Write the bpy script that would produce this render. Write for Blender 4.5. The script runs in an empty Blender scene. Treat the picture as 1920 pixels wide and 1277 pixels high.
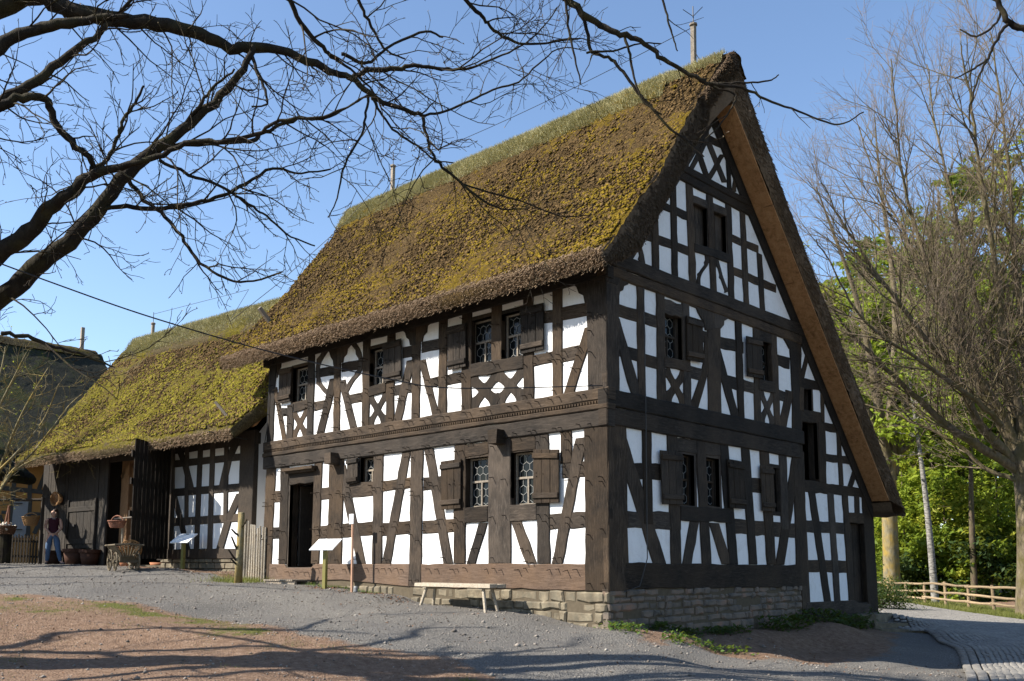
import bpy, bmesh, math, random
import numpy as np
from mathutils import Vector, Matrix
R = math.radians
scene = bpy.context.scene
COL = scene.collection
rng = np.random.default_rng(7)
random.seed(7)

# ------------------------------------------------------------------ camera (solved from the timber lines)
F, CY = 1774.57, 848.25
YAW, PITCH, ROLL = 2.336936, 0.120222, 0.002452
CAM = np.array([10.4199, -13.2917, -0.0564])
def cam_axes():
    f = np.array([math.cos(PITCH)*math.cos(YAW), math.cos(PITCH)*math.sin(YAW), math.sin(PITCH)])
    r = np.array([math.sin(YAW), -math.cos(YAW), 0.0]); u = np.cross(r, f)
    return (math.cos(ROLL)*r + math.sin(ROLL)*u, -math.sin(ROLL)*r + math.cos(ROLL)*u, f)
CR, CU, CF = cam_axes()
cd = bpy.data.cameras.new("camera"); cam = bpy.data.objects.new("camera", cd); COL.objects.link(cam)
cd.sensor_width = 36; cd.lens = F/1920*36; cd.shift_y = (CY-638.5)/1920; cd.clip_start = .05; cd.clip_end = 3000
M = Matrix(((CR[0], CU[0], -CF[0], CAM[0]), (CR[1], CU[1], -CF[1], CAM[1]), (CR[2], CU[2], -CF[2], CAM[2]), (0, 0, 0, 1)))
cam.matrix_world = M
scene.camera = cam
def at(px, py, d):
    """point of the world seen at this direction, d metres in front of the camera"""
    return CAM + d*(CF + CR*(px-960)/F - CU*(py-CY)/F)

# ------------------------------------------------------------------ ground height
GP = np.array([(0,0,-1.09),(-2.1,-.1,-.93),(-4,-.1,-.83),(-6.3,-.1,-.65),(-7.8,-.1,-.53),(-9,-.1,-.50),(-11.2,-.1,-.47),(-2.4,-.7,-.885),(-4,-.75,-.81),
 (.1,.9,-1.19),(.1,2.6,-1.34),(.1,4.65,-1.35),(.1,7.1,-1.30),(.1,11,-1.25),(1.2,10,-1.58),(.2,12.5,-1.5),(-10.5,-1.2,-.46),(-12.4,0,-.2),(-15,-.5,-.13),(-18,-.9,-.08),(-21,-1.6,-.02),
 (-25,-3,.05),(-35,0,.1),(-30,-10,-.05),(10.4,-13.3,-1.9),(2.5,-5,-1.55),(6.5,0,-1.85),(-2.5,-8.9,-1.35),(-10,-8,-.72),(-18,-6,-.25),
 (4.4,5.4,-1.92),(2.0,4.5,-1.76),(2.4,8,-1.72),(1,13.1,-1.78),(4,12,-1.85),(.5,20,-1.8),(-1.3,27,-1.8),(-8,36,-1.75),(-14,46,-1.7),(12,20,-2.0),(40,20,-2.1),(30,60,-2.1),(-20,60,-1.6),(0,60,-1.8),(60,-20,-2.1),
 (-60,-20,.2),(0,-60,-2),(-60,40,.3),(-12,8,-.3),(-25,10,0),(-5,-4,-1.02),(-8,-4,-.72),(-12,-4,-.42),(1.8,1.5,-1.62),(3,3,-1.83),(1.5,-1.5,-1.3),(3,-.5,-1.55)])
def gz(x, y):
    x = np.asarray(x, float); y = np.asarray(y, float); num = 0; den = 0
    for a, b, c in GP:
        w = 1/((x-a)**2+(y-b)**2+.25)**1.8
        num = num+w*c; den = den+w
    return num/den
def gzf(x, y): return float(gz(x, y))

def on_ground(px, py):
    d = CF+CR*(px-960)/F-CU*(py-CY)/F; t = 2.0; prev = 1
    for _ in range(900):
        P = CAM+d*t; h = P[2]-gzf(P[0], P[1])
        if h < 0: return P[:2]
        t += max(.03, h*.8)
        if t > 120: break
    return (CAM+d*60)[:2]
# ------------------------------------------------------------------ noise
_perm = np.random.default_rng(3).random(1 << 16)
def _h(i, j, k): return _perm[(i*73856093 ^ j*19349663 ^ k*83492791) & 0xFFFF]
def noise(P, scale):
    p = np.asarray(P)/scale; i = np.floor(p).astype(np.int64); f = p-i; f = f*f*(3-2*f)
    r = 0
    for a in (0, 1):
        for b in (0, 1):
            for c in (0, 1):
                w = (f[:, 0] if a else 1-f[:, 0])*(f[:, 1] if b else 1-f[:, 1])*(f[:, 2] if c else 1-f[:, 2])
                r = r+w*_h(i[:, 0]+a, i[:, 1]+b, i[:, 2]+c)
    return r*2-1

# ------------------------------------------------------------------ materials
def hexc(r, g, b):
    f = lambda c: (c/255/12.92 if c/255 <= .04045 else ((c/255+.055)/1.055)**2.4)
    return (f(r), f(g), f(b), 1)
class NT:
    def __init__(s, name, rough=.85, spec=.25):
        s.m = bpy.data.materials.new(name); s.m.use_nodes = True; s.t = s.m.node_tree; s.b = s.t.nodes['Principled BSDF']
        s.b.inputs['Roughness'].default_value = rough; s.b.inputs['Specular IOR Level'].default_value = spec
        s.co = None
    def n(s, ty, **k):
        o = s.t.nodes.new(ty)
        for a, v in k.items(): setattr(o, a, v)
        return o
    def l(s, a, b): s.t.links.new(a, b)
    def coord(s, scale=(1, 1, 1), rot=(0, 0, 0)):
        g = s.n('ShaderNodeNewGeometry'); m = s.n('ShaderNodeMapping'); m.inputs['Scale'].default_value = scale; m.inputs['Rotation'].default_value = rot
        s.l(g.outputs['Position'], m.inputs['Vector']); return m.outputs[0]
    def noise(s, scale=5, detail=4, vec=None, rough=.6, dist=0):
        o = s.n('ShaderNodeTexNoise'); o.inputs['Scale'].default_value = scale; o.inputs['Detail'].default_value = detail
        o.inputs['Roughness'].default_value = rough; o.inputs['Distortion'].default_value = dist
        s.l(vec if vec is not None else s.coord(), o.inputs['Vector']); return o.outputs['Fac']
    def ramp(s, fac, stops):
        o = s.n('ShaderNodeValToRGB'); e = o.color_ramp.elements
        while len(e) < len(stops): e.new(.5)
        for i, (p, c) in enumerate(stops): e[i].position = p; e[i].color = c if len(c) == 4 else (*c, 1)
        s.l(fac, o.inputs[0]); return o.outputs[0]
    def mix(s, fac, a, b, ty='MIX'):
        o = s.n('ShaderNodeMix', data_type='RGBA', blend_type=ty)
        for k, v in ((0, fac), (6, a), (7, b)):
            if hasattr(v, 'links'): s.l(v, o.inputs[k])
            else: o.inputs[k].default_value = v
        return o.outputs[2]
    def math(s, op, a, b=0.0):
        o = s.n('ShaderNodeMath', operation=op)
        for k, v in ((0, a), (1, b)):
            if hasattr(v, 'links'): s.l(v, o.inputs[k])
            else: o.inputs[k].default_value = v
        return o.outputs[0]
    def attr(s, name):
        o = s.n('ShaderNodeAttribute', attribute_name=name); return o.outputs['Fac']
    def rnd(s): return s.n('ShaderNodeObjectInfo').outputs['Random']
    def color(s, c):
        if hasattr(c, 'links'): s.l(c, s.b.inputs['Base Color'])
        else: s.b.inputs['Base Color'].default_value = c
    def bump(s, h, strength=.5, dist=.02):
        o = s.n('ShaderNodeBump'); o.inputs['Strength'].default_value = strength; o.inputs['Distance'].default_value = dist
        s.l(h, o.inputs['Height']); s.l(o.outputs[0], s.b.inputs['Normal'])
def c3(r, g, b): return (r, g, b, 1)

MAT = {}
def wood(name, dark, mid, light, scale, rough=.85, tone=1.05):
    m = NT(name, rough, .2)
    v = m.coord(scale)
    g1 = m.noise(9, 6, v, .65, .4); g2 = m.noise(34, 5, v, .7)
    col = m.ramp(g1, [(.25, dark), (.5, mid), (.78, light)])
    big = m.noise(1.3, 4)
    col = m.mix(m.ramp(big, [(.38, (0, 0, 0)), (.68, (.6, .6, .6))]), col, c3(light[0]*.9, light[1]*.82, light[2]*.72), 'MIX')
    tonev = m.math('ADD', m.math('MULTIPLY', m.rnd(), tone), 1-tone*.5)
    sc = m.n('ShaderNodeVectorMath', operation='SCALE'); m.l(col, sc.inputs[0]); m.l(tonev, sc.inputs['Scale'])
    gm = m.n('ShaderNodeHueSaturation'); m.l(sc.outputs[0], gm.inputs['Color']); m.l(m.math('ADD', .72, m.math('MULTIPLY', m.math('FRACT', m.math('MULTIPLY', m.rnd(), 7.31)), .5)), gm.inputs['Saturation']) if name.startswith('timber') else None
    if not name.startswith(('timber', 'barn_timber')): tonev.node.inputs[1].default_value = .72; tonev.node.inputs[0].links[0].from_node.inputs[1].default_value = .45
    crack = m.ramp(g2, [(.3, (.35, .35, .35)), (.45, (1, 1, 1))])
    col = m.mix(.8, gm.outputs[0], crack, 'MULTIPLY')
    m.color(col); m.bump(m.math('ADD', g1, g2), .55, .02); MAT[name] = m.m
D_, M_, L_ = c3(.006, .0045, .0034), c3(.020, .0146, .0105), c3(.072, .055, .041)
wood('timber_upright', D_, M_, L_, (5, 5, .55)); wood('timber_level', D_, M_, L_, (.55, .55, 5))
wood('timber_sill', c3(.060, .043, .033), c3(.118, .085, .066), c3(.19, .142, .112), (.5, .5, 4))
wood('barn_plank', c3(.014, .013, .012), c3(.034, .030, .027), c3(.07, .062, .054), (6, 6, .4))
wood('barn_timber', c3(.018, .015, .012), c3(.035, .028, .022), c3(.07, .055, .043), (4, 4, .8))
wood('fresh_timber', c3(.16, .085, .04), c3(.25, .14, .07), c3(.33, .2, .11), (4, 4, .6))
wood('soffit_wood', c3(.10, .047, .018), c3(.27, .135, .055), c3(.38, .21, .10), (1.2, 1.2, 1.2))
wood('pale_wood', c3(.23, .195, .15), c3(.36, .315, .25), c3(.47, .425, .35), (3, 3, 3))
wood('rail_wood', c3(.12, .09, .055), c3(.22, .165, .105), c3(.34, .265, .17), (2, 2, 2))
wood('grey_wood', c3(.13, .11, .09), c3(.22, .19, .155), c3(.33, .29, .24), (2, 2, 2))
wood('dark_picket', c3(.012, .010, .008), c3(.025, .02, .016), c3(.05, .04, .03), (4, 4, 1))

m = NT('plaster', .9, .15); n = m.noise(2.2, 5); n2 = m.noise(45, 3)
streak = m.noise(6, 4, m.coord((3, 3, .35)))
m.color(m.mix(m.ramp(streak, [(.55, (0, 0, 0)), (.85, (.35, .35, .35))]), m.mix(n, c3(.66, .665, .67), c3(.74, .74, .74)), c3(.52, .49, .45)))
pc = m.b.inputs['Base Color'].links[0].from_socket
st_ = m.noise(1.1, 6, None, .7, 1.2); cr_ = m.noise(1.7, 8, None, .85, .6)
pc = m.mix(m.ramp(st_, [(.55, (0, 0, 0)), (.74, (.5, .5, .5))]), pc, c3(.47, .43, .37))
pc = m.mix(m.ramp(cr_, [(.492, (0, 0, 0)), (.5, (.55, .55, .55)), (.508, (0, 0, 0))]), pc, c3(.40, .38, .35)); m.color(pc)
m.bump(m.math('ADD', n2, m.math('MULTIPLY', n, 3)), .5, .012); MAT['plaster'] = m.m
m = NT('barn_plaster', .9, .15); n = m.noise(2.2, 5); m.color(m.mix(n, c3(.60, .60, .60), c3(.7, .7, .69))); m.bump(m.noise(30), .3, .01); MAT['barn_plaster'] = m.m
m = NT('orange_plaster', .9, .15); n = m.noise(2.2, 5); m.color(m.mix(n, c3(.50, .25, .075), c3(.64, .34, .12))); MAT['orange_plaster'] = m.m
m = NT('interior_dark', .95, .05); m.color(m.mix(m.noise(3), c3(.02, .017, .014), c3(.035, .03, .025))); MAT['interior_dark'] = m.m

def thatch(name, straw_a, straw_b, moss_a, moss_b, bias=0):
    m = NT(name, .95, .1)
    mo = m.attr('moss'); hgt = m.attr('relief')
    fine = m.noise(19, 6, m.coord((1, 1, 1)), .8)
    st = m.mix(m.ramp(fine, [(.38, (0, 0, 0)), (.62, (1, 1, 1))]), straw_a, straw_b)
    ms = m.mix(m.ramp(m.noise(15, 6, None, .75), [(.38, (0, 0, 0)), (.62, (1, 1, 1))]), moss_a, moss_b)
    f = m.math('ADD', m.math('ADD', mo, m.math('MULTIPLY', m.math('SUBTRACT', m.noise(9, 6, None, .7), .5), 1.5)), bias)
    col = m.mix(m.ramp(f, [(.44, (0, 0, 0)), (.58, (1, 1, 1))]), st, ms)
    grey = m.noise(11, 5, None, .7)
    col = m.mix(m.ramp(grey, [(.56, (0, 0, 0)), (.66, (.7, .7, .7))]), col, c3(straw_b[0]*1.25, straw_b[1]*1.3, straw_b[2]*1.55))
    m.color(col); m.bump(m.math('ADD', fine, m.noise(28, 4)), 1.0, .06); MAT[name] = m.m
thatch('thatch_house', c3(.020, .0125, .005), c3(.120, .077, .029), c3(.050, .034, .003), c3(.168, .110, .010))
thatch('thatch_barn', c3(.028, .020, .009), c3(.12, .092, .045), c3(.045, .038, .004), c3(.145, .118, .011), .0)
thatch('thatch_dark', c3(.018, .020, .016), c3(.045, .045, .034), c3(.03, .035, .012), c3(.06, .065, .025))
m = NT('straw', .8, .2); m.color(m.mix(m.ramp(m.noise(38, 3), [(.3, (0, 0, 0)), (.7, (1, 1, 1))]), c3(.10, .065, .038), c3(.40, .29, .19))); MAT['straw'] = m.m
m = NT('straw_dark', .9, .1); m.color(m.mix(m.noise(20, 3), c3(.05, .035, .022), c3(.16, .11, .07))); MAT['straw_dark'] = m.m
m = NT('turf', .9, .1); m.color(m.mix(m.noise(14, 5), c3(.10, .092, .042), c3(.20, .185, .095))); MAT['turf'] = m.m
for nm_, a_, b_ in (('moss_gold', c3(.062, .042, .005), c3(.205, .140, .012)), ('moss_green', c3(.075, .065, .007), c3(.215, .182, .021)), ('heath_brown', c3(.026, .015, .006), c3(.150, .096, .040))):
    m = NT(nm_, .95, .1); m.color(m.mix(m.ramp(m.noise(7, 5, None, .7), [(.35, (0, 0, 0)), (.65, (1, 1, 1))]), a_, b_)); m.bump(m.noise(45, 3), .8, .02); MAT[nm_] = m.m
m = NT('stone', .9, .2)
n = m.noise(3.5, 3); col = m.ramp(n, [(.3, (.07, .058, .040)), (.5, (.15, .123, .085)), (.7, (.235, .20, .14))])
col = m.mix(m.ramp(m.noise(9, 5), [(.35, (0, 0, 0)), (.7, (.8, .8, .8))]), col, c3(.11, .10, .075)); m.color(col)
m.bump(m.noise(18, 6), .6, .02); MAT['stone'] = m.m
m = NT('stone_dark', .9, .2); col = m.ramp(m.noise(3, 3), [(.3, (.07, .065, .058)), (.55, (.15, .12, .095)), (.72, (.22, .13, .09))]); m.color(col); m.bump(m.noise(18, 6), .6, .02); MAT['stone_dark'] = m.m
m = NT('mortar', .95, .1); m.color(m.mix(m.noise(12), c3(.055, .045, .032), c3(.12, .098, .068))); MAT['mortar'] = m.m

m = NT('earth', .95, .1)
soil, grs = m.attr('soil'), m.attr('turf')
f1 = m.noise(34, 7, None, .8); f2 = m.noise(9, 5); f3 = m.noise(.9, 4)
grav = m.ramp(f1, [(.32, (.044, .041, .038)), (.47, (.120, .113, .103)), (.58, (.195, .183, .164)), (.67, (.44, .41, .37))])
grav = m.mix(m.ramp(f3, [(.35, (0, 0, 0)), (.7, (.7, .7, .7))]), grav, c3(.115, .110, .105))
sc = m.ramp(m.math('ADD', m.math('MULTIPLY', f1, .6), m.math('MULTIPLY', f2, .4)), [(.34, (.075, .044, .028)), (.5, (.172, .112, .076)), (.66, (.30, .215, .155))])
gc = m.ramp(m.noise(70, 4), [(.3, (.035, .042, .010)), (.55, (.10, .105, .028)), (.75, (.18, .165, .06))])
def soft(a, w=.5):
    return m.ramp(m.math('ADD', a, m.math('MULTIPLY', m.math('SUBTRACT', m.math('ADD', m.math('MULTIPLY', f1, .5), m.math('MULTIPLY', m.noise(5, 5), .5)), .5), 1.6)), [(.42, (0, 0, 0)), (.58, (1, 1, 1))])
col = m.mix(soft(soil), grav, sc); col = m.mix(soft(grs), col, gc); m.color(col)
vor = m.n('ShaderNodeTexVoronoi'); vor.inputs['Scale'].default_value = 34; m.l(m.coord(), vor.inputs['Vector'])
m.bump(m.math('ADD', m.math('ADD', f1, m.math('MULTIPLY', f2, .8)), m.math('MULTIPLY', vor.outputs['Distance'], -.9)), .9, .024); MAT['earth'] = m.m
m = NT('cobble', .75, .3); col = m.ramp(m.noise(4, 4), [(.3, (.13, .122, .112)), (.7, (.25, .235, .21))])
col = m.mix(m.ramp(m.noise(40, 4), [(.3, (0, 0, 0)), (.7, (.5, .5, .5))]), col, c3(.16, .15, .14)); m.color(col); m.bump(m.noise(30, 4), .4, .01); MAT['cobble'] = m.m
m = NT('cobble_joint', .95, .1); m.color(m.mix(m.noise(20), c3(.07, .06, .045), c3(.14, .12, .09))); MAT['cobble_joint'] = m.m
m = NT('pebble', .85, .2); m.color(m.mix(m.rnd(), c3(.2, .18, .16), c3(.34, .3, .26))); m.color(m.ramp(m.noise(3.7, 2, None), [(.3, (.08, .07, .06)), (.5, (.17, .145, .125)), (.7, (.34, .31, .27))])); MAT['pebble'] = m.m

def bark(name, a, b, c, lich=None, amt=.5, sc=7):
    m = NT(name, .92, .12); n1 = m.noise(sc, 6, m.coord((1, 1, .35)), .7); col = m.ramp(n1, [(.3, a), (.52, b), (.72, c)])
    if lich: col = m.mix(m.ramp(m.noise(2.6, 5), [(.5-amt*.25, (0, 0, 0)), (.8-amt*.2, (.85, .85, .85))]), col, lich)
    m.color(col); m.bump(n1, .8, .05); MAT[name] = m.m
bark('bark_oak', c3(.010, .008, .007), c3(.020, .016, .012), c3(.04, .032, .024), c3(.05, .045, .018), .1)
bark('bark_twig', c3(.016, .012, .010), c3(.030, .023, .018), c3(.06, .047, .035), c3(.07, .06, .022), .25)
bark('bark_lime', c3(.06, .047, .032), c3(.13, .105, .072), c3(.22, .18, .125), c3(.09, .08, .022), .4)
bark('bark_lichen', c3(.09, .08, .055), c3(.18, .16, .105), c3(.27, .24, .17), c3(.30, .20, .03), .45)
bark('twig_pale', c3(.115, .085, .066), c3(.20, .152, .118), c3(.30, .235, .185), c3(.12, .10, .04), .3)
bark('bark_forest', c3(.045, .035, .025), c3(.085, .065, .045), c3(.14, .11, .08), c3(.07, .075, .03), .4)
bark('bark_pine', c3(.12, .06, .035), c3(.24, .12, .07), c3(.34, .19, .12))
m = NT('bark_birch', .8, .2); n1 = m.noise(3, 4, m.coord((2, 2, 9))); m.color(m.ramp(n1, [(.36, (.03, .028, .025)), (.52, (.20, .19, .17)), (.8, (.32, .305, .28))])); MAT['bark_birch'] = m.m
def leafmat(name, a, b, tr=.45):
    m = NT(name, .6, .2); col = m.mix(m.ramp(m.noise(1.1, 3), [(.3, (0, 0, 0)), (.7, (1, 1, 1))]), a, b); m.color(col)
    t = m.n('ShaderNodeBsdfTranslucent'); m.l(m.mix(.5, col, c3(.30, .34, .03)), t.inputs[0]); mx = m.n('ShaderNodeMixShader'); mx.inputs[0].default_value = tr
    m.l(m.b.outputs[0], mx.inputs[1]); m.l(t.outputs[0], mx.inputs[2]); m.l(mx.outputs[0], m.t.nodes['Material Output'].inputs[0]); MAT[name] = m.m
leafmat('leaf_spring', c3(.13, .19, .016), c3(.25, .31, .035)); leafmat('leaf_mid', c3(.085, .135, .014), c3(.17, .23, .026)); leafmat('leaf_yellow', c3(.20, .22, .022), c3(.32, .33, .045))
leafmat('leaf_dark', c3(.022, .045, .014), c3(.045, .075, .02), .3); leafmat('weed_leaf', c3(.04, .085, .015), c3(.09, .15, .03), .35); leafmat('grass_blade', c3(.08, .10, .02), c3(.17, .17, .05), .3); leafmat('turf_blade', c3(.27, .245, .115), c3(.46, .42, .235), .04)

m = NT('window_glass', .04, .15); m.color(m.mix(m.noise(2.0), c3(.004, .005, .006), c3(.010, .013, .014))); MAT['window_glass'] = m.m
m = NT('lead', .6, .4); m.color(c3(.20, .20, .19)); MAT['lead'] = m.m
m = NT('iron', .6, .4); m.color(c3(.03, .028, .027)); MAT['iron'] = m.m
m = NT('zinc', .5, .5); m.color(m.mix(m.noise(5), c3(.16, .165, .17), c3(.27, .28, .29))); MAT['zinc'] = m.m
m = NT('cable_black', .5, .4); m.color(c3(.012, .012, .013)); MAT['cable_black'] = m.m
m = NT('sign_white', .45, .4); m.color(m.mix(m.noise(3), c3(.78, .79, .8), c3(.84, .84, .84))); MAT['sign_white'] = m.m
m = NT('post_olive', .6, .3); m.color(m.mix(m.noise(9), c3(.12, .11, .025), c3(.19, .17, .05))); MAT['post_olive'] = m.m
m = NT('copper', .55, .4); m.color(m.mix(m.noise(9), c3(.36, .20, .12), c3(.5, .30, .2))); MAT['copper'] = m.m
m = NT('print_dark', .6, .3); m.color(c3(.06, .06, .06)); MAT['print_dark'] = m.m
m = NT('terracotta', .85, .2); m.color(m.mix(m.noise(6), c3(.26, .10, .05), c3(.38, .17, .09))); MAT['terracotta'] = m.m
m = NT('pot_dark', .85, .2); m.color(m.mix(m.noise(6), c3(.035, .016, .010), c3(.07, .03, .018))); MAT['pot_dark'] = m.m
def wicker(name, a, b):
    m = NT(name, .75, .25); w = m.n('ShaderNodeTexWave'); w.inputs['Scale'].default_value = 16; w.bands_direction = 'Z'; w.inputs['Distortion'].default_value = 3; m.l(m.coord(), w.inputs[0])
    m.color(m.mix(w.outputs['Fac'], a, b)); m.bump(w.outputs['Fac'], .8, .01); MAT[name] = m.m
wicker('wicker_tan', c3(.16, .08, .03), c3(.48, .28, .12)); wicker('wicker_red', c3(.13, .05, .03), c3(.33, .15, .09)); wicker('wicker_dark', c3(.06, .03, .018), c3(.2, .1, .05))
m = NT('fleece', .95, .1); m.color(m.mix(m.noise(14), c3(.45, .41, .34), c3(.7, .66, .57))); m.bump(m.noise(20), .8, .04); MAT['fleece'] = m.m
m = NT('cart_wood', .8, .2); m.color(m.mix(m.noise(12, 4), c3(.055, .042, .027), c3(.17, .138, .092))); MAT['cart_wood'] = m.m
m = NT('skin', .55, .35); m.color(c3(.50, .30, .22)); MAT['skin'] = m.m
m = NT('hair', .5, .4); m.color(m.mix(m.noise(30), c3(.018, .011, .008), c3(.045, .026, .017))); MAT['hair'] = m.m
m = NT('top_maroon', .8, .2); m.color(m.mix(m.noise(18), c3(.035, .008, .014), c3(.055, .014, .022))); MAT['top_maroon'] = m.m
m = NT('denim', .85, .2); m.color(m.mix(m.noise(9), c3(.045, .085, .16), c3(.10, .16, .27))); MAT['denim'] = m.m
m = NT('shoe', .6, .3); m.color(c3(.03, .035, .06)); MAT['shoe'] = m.m
m = NT('necklace', .4, .5); m.color(c3(.6, .58, .55)); MAT['necklace'] = m.m
m = NT('white_door', .7, .3); m.color(m.mix(m.noise(5, 4, m.coord((5, 5, .5))), c3(.34, .36, .38), c3(.46, .48, .5))); MAT['white_door'] = m.m
m = NT('grey_timber', .85, .2); m.color(m.mix(m.noise(7, 4), c3(.06, .06, .055), c3(.13, .128, .115))); MAT['grey_timber'] = m.m

# ------------------------------------------------------------------ mesh helpers
def tag(o, label=None, cat=None, group=None, kind=None):
    for k, v in (('label', label), ('category', cat), ('group', group), ('kind', kind)):
        if v: o[k] = v
    return o
def empty(name, loc, label, cat, group=None, rz=0):
    o = bpy.data.objects.new(name, None); COL.objects.link(o); o.location = loc; o.rotation_euler[2] = rz; o.empty_display_size = .2
    return tag(o, label, cat, group)
def link(name, me, mat, parent=None, world=True):
    o = bpy.data.objects.new(name, me); COL.objects.link(o)
    if mat is not None:
        for mm in (mat if isinstance(mat, (list, tuple)) else [mat]): me.materials.append(MAT[mm])
    if parent is not None:
        o.parent = parent
        if world:                       # geometry written in world coordinates: undo the parents' translation
            t = Vector((0, 0, 0)); q = parent
            while q is not None: t += q.location; q = q.parent
            o.location = -t
    return o
class MB:
    def __init__(s): s.v = []; s.f = []; s.nv = 0; s.mi = []
    def add(s, V, Fc, mi=0):
        V = np.asarray(V, float); s.v.append(V); s.f += [tuple(int(i)+s.nv for i in f) for f in Fc]; s.mi += [mi]*len(Fc); s.nv += len(V)
    def prism(s, A, Bv, mi=0):
        """two matching polygons A (front) and Bv (back)"""
        n = len(A); s.add(list(A)+list(Bv), [tuple(range(n)), tuple(range(2*n-1, n-1, -1))]+[(i, i+n, (i+1) % n+n, (i+1) % n) for i in range(n)], mi)
    def box(s, c, h, M3=None, mi=0, jit=0):
        c = np.array(c, float); h = np.array(h, float)
        V = np.array([(x, y, z) for x in (-1, 1) for y in (-1, 1) for z in (-1, 1)])*h
        if jit: V = V+rng.normal(0, jit, V.shape)
        if M3 is not None: V = V@np.array(M3).T
        s.add(V+c, [(0, 1, 3, 2), (4, 6, 7, 5), (0, 4, 5, 1), (2, 3, 7, 6), (0, 2, 6, 4), (1, 5, 7, 3)], mi)
    def bar(s, a, b, w, t=None, up=(0, 0, 1), mi=0):
        """square bar from a to b"""
        a = np.array(a, float); b = np.array(b, float); d = b-a; L = np.linalg.norm(d); d /= L
        x = np.cross(d, up); 
        if np.linalg.norm(x) < 1e-4: x = np.cross(d, (1, 0, 0))
        x /= np.linalg.norm(x); y = np.cross(x, d); t = w if t is None else t
        s.box((a+b)/2, (w/2, t/2, L/2), np.stack([x, y, d], 1), mi)
    def tube(s, P, r, n=6, mi=0, cap=True):
        P = np.asarray(P, float); r = np.broadcast_to(np.asarray(r, float), (len(P),)); k = len(P)
        T = np.gradient(P, axis=0); T /= np.linalg.norm(T, axis=1)[:, None]+1e-9
        ref = np.array((0, 0, 1.)) if abs(T[0][2]) < .9 else np.array((1., 0, 0))
        X = np.cross(T, ref); X /= np.linalg.norm(X, axis=1)[:, None]+1e-9; Y = np.cross(T, X)
        a = np.arange(n)*2*math.pi/n
        V = P[:, None]+r[:, None, None]*(np.cos(a)[None, :, None]*X[:, None]+np.sin(a)[None, :, None]*Y[:, None])
        Fc = [(i*n+j, i*n+(j+1) % n, (i+1)*n+(j+1) % n, (i+1)*n+j) for i in range(k-1) for j in range(n)]
        if cap: Fc += [tuple(range(n-1, -1, -1)), tuple((k-1)*n+j for j in range(n))]
        s.add(V.reshape(-1, 3), Fc, mi)
    def lathe(s, c, prof, n=16, mi=0, axis=None):
        prof = np.array(prof, float); a = np.arange(n)*2*math.pi/n
        V = np.stack([prof[:, None, 0]*np.cos(a), prof[:, None, 0]*np.sin(a), np.repeat(prof[:, 1:2], n, 1)], 2).reshape(-1, 3)
        if axis is not None: V = V@np.array(axis).T
        k = len(prof)
        s.add(V+np.array(c), [(i*n+j, i*n+(j+1) % n, (i+1)*n+(j+1) % n, (i+1)*n+j) for i in range(k-1) for j in range(n)], mi)
    def obj(s, name, mat, parent=None, smooth=False, world=True):
        V = np.concatenate(s.v) if s.v else np.zeros((0, 3))
        me = bpy.data.meshes.new(name); me.from_pydata(V.tolist(), [], s.f)
        o = link(name, me, mat, parent, world)
        if isinstance(mat, (list, tuple)): me.polygons.foreach_set('material_index', s.mi)
        if smooth: me.polygons.foreach_set('use_smooth', [True]*len(me.polygons))
        me.update(); return o
def pol(P, n):
    P = np.array(P, float); k = len(P); t = np.linspace(0, k-1, n); out = []
    for a in t:
        i = min(int(a), k-2); f = a-i; p0 = P[max(i-1, 0)]; p1 = P[i]; p2 = P[i+1]; p3 = P[min(i+2, k-1)]
        out.append(.5*((2*p1)+(-p0+p2)*f+(2*p0-5*p1+4*p2-p3)*f*f+(-p0+3*p1-3*p2+p3)*f**3))
    return np.array(out)
def fastmesh(name, V, Q, mat, parent=None, smooth=False, attrs=None):
    """V (n,3), Q (m,k) same sided faces"""
    V = np.asarray(V, np.float32); Q = np.asarray(Q, np.int32); m_, k = Q.shape
    me = bpy.data.meshes.new(name); me.vertices.add(len(V)); me.vertices.foreach_set('co', V.ravel())
    me.loops.add(m_*k); me.loops.foreach_set('vertex_index', Q.ravel())
    me.polygons.add(m_); me.polygons.foreach_set('loop_start', np.arange(m_, dtype=np.int32)*k)
    try: me.polygons.foreach_set('loop_total', np.full(m_, k, np.int32))
    except Exception: pass
    for a, v in (attrs or {}).items():
        at_ = me.attributes.new(a, 'FLOAT', 'POINT'); at_.data.foreach_set('value', np.asarray(v, np.float32))
    me.update(calc_edges=True)
    if smooth: me.polygons.foreach_set('use_smooth', np.ones(m_, bool))
    return link(name, me, mat, parent)
def grid_faces(nu, nv):
    i, j = np.meshgrid(np.arange(nu-1), np.arange(nv-1), indexing='ij'); a = (i*nv+j).ravel()
    return np.stack([a, a+1, a+nv+1, a+nv], 1)
def blades(name, base, dirs, length, width, mat, parent=None):
    """thin pointed blades: base (n,3), dirs (n,3) unit, length (n), width (n)"""
    n = len(base); side = np.cross(dirs, rng.normal(size=(n, 3))); side /= np.linalg.norm(side, axis=1)[:, None]+1e-9
    a = base-side*width[:, None]/2; b = base+side*width[:, None]/2; tip = base+dirs*length[:, None]
    return fastmesh(name, np.stack([a, b, tip], 1).reshape(-1, 3), np.arange(3*n).reshape(n, 3), mat, parent)
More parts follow.
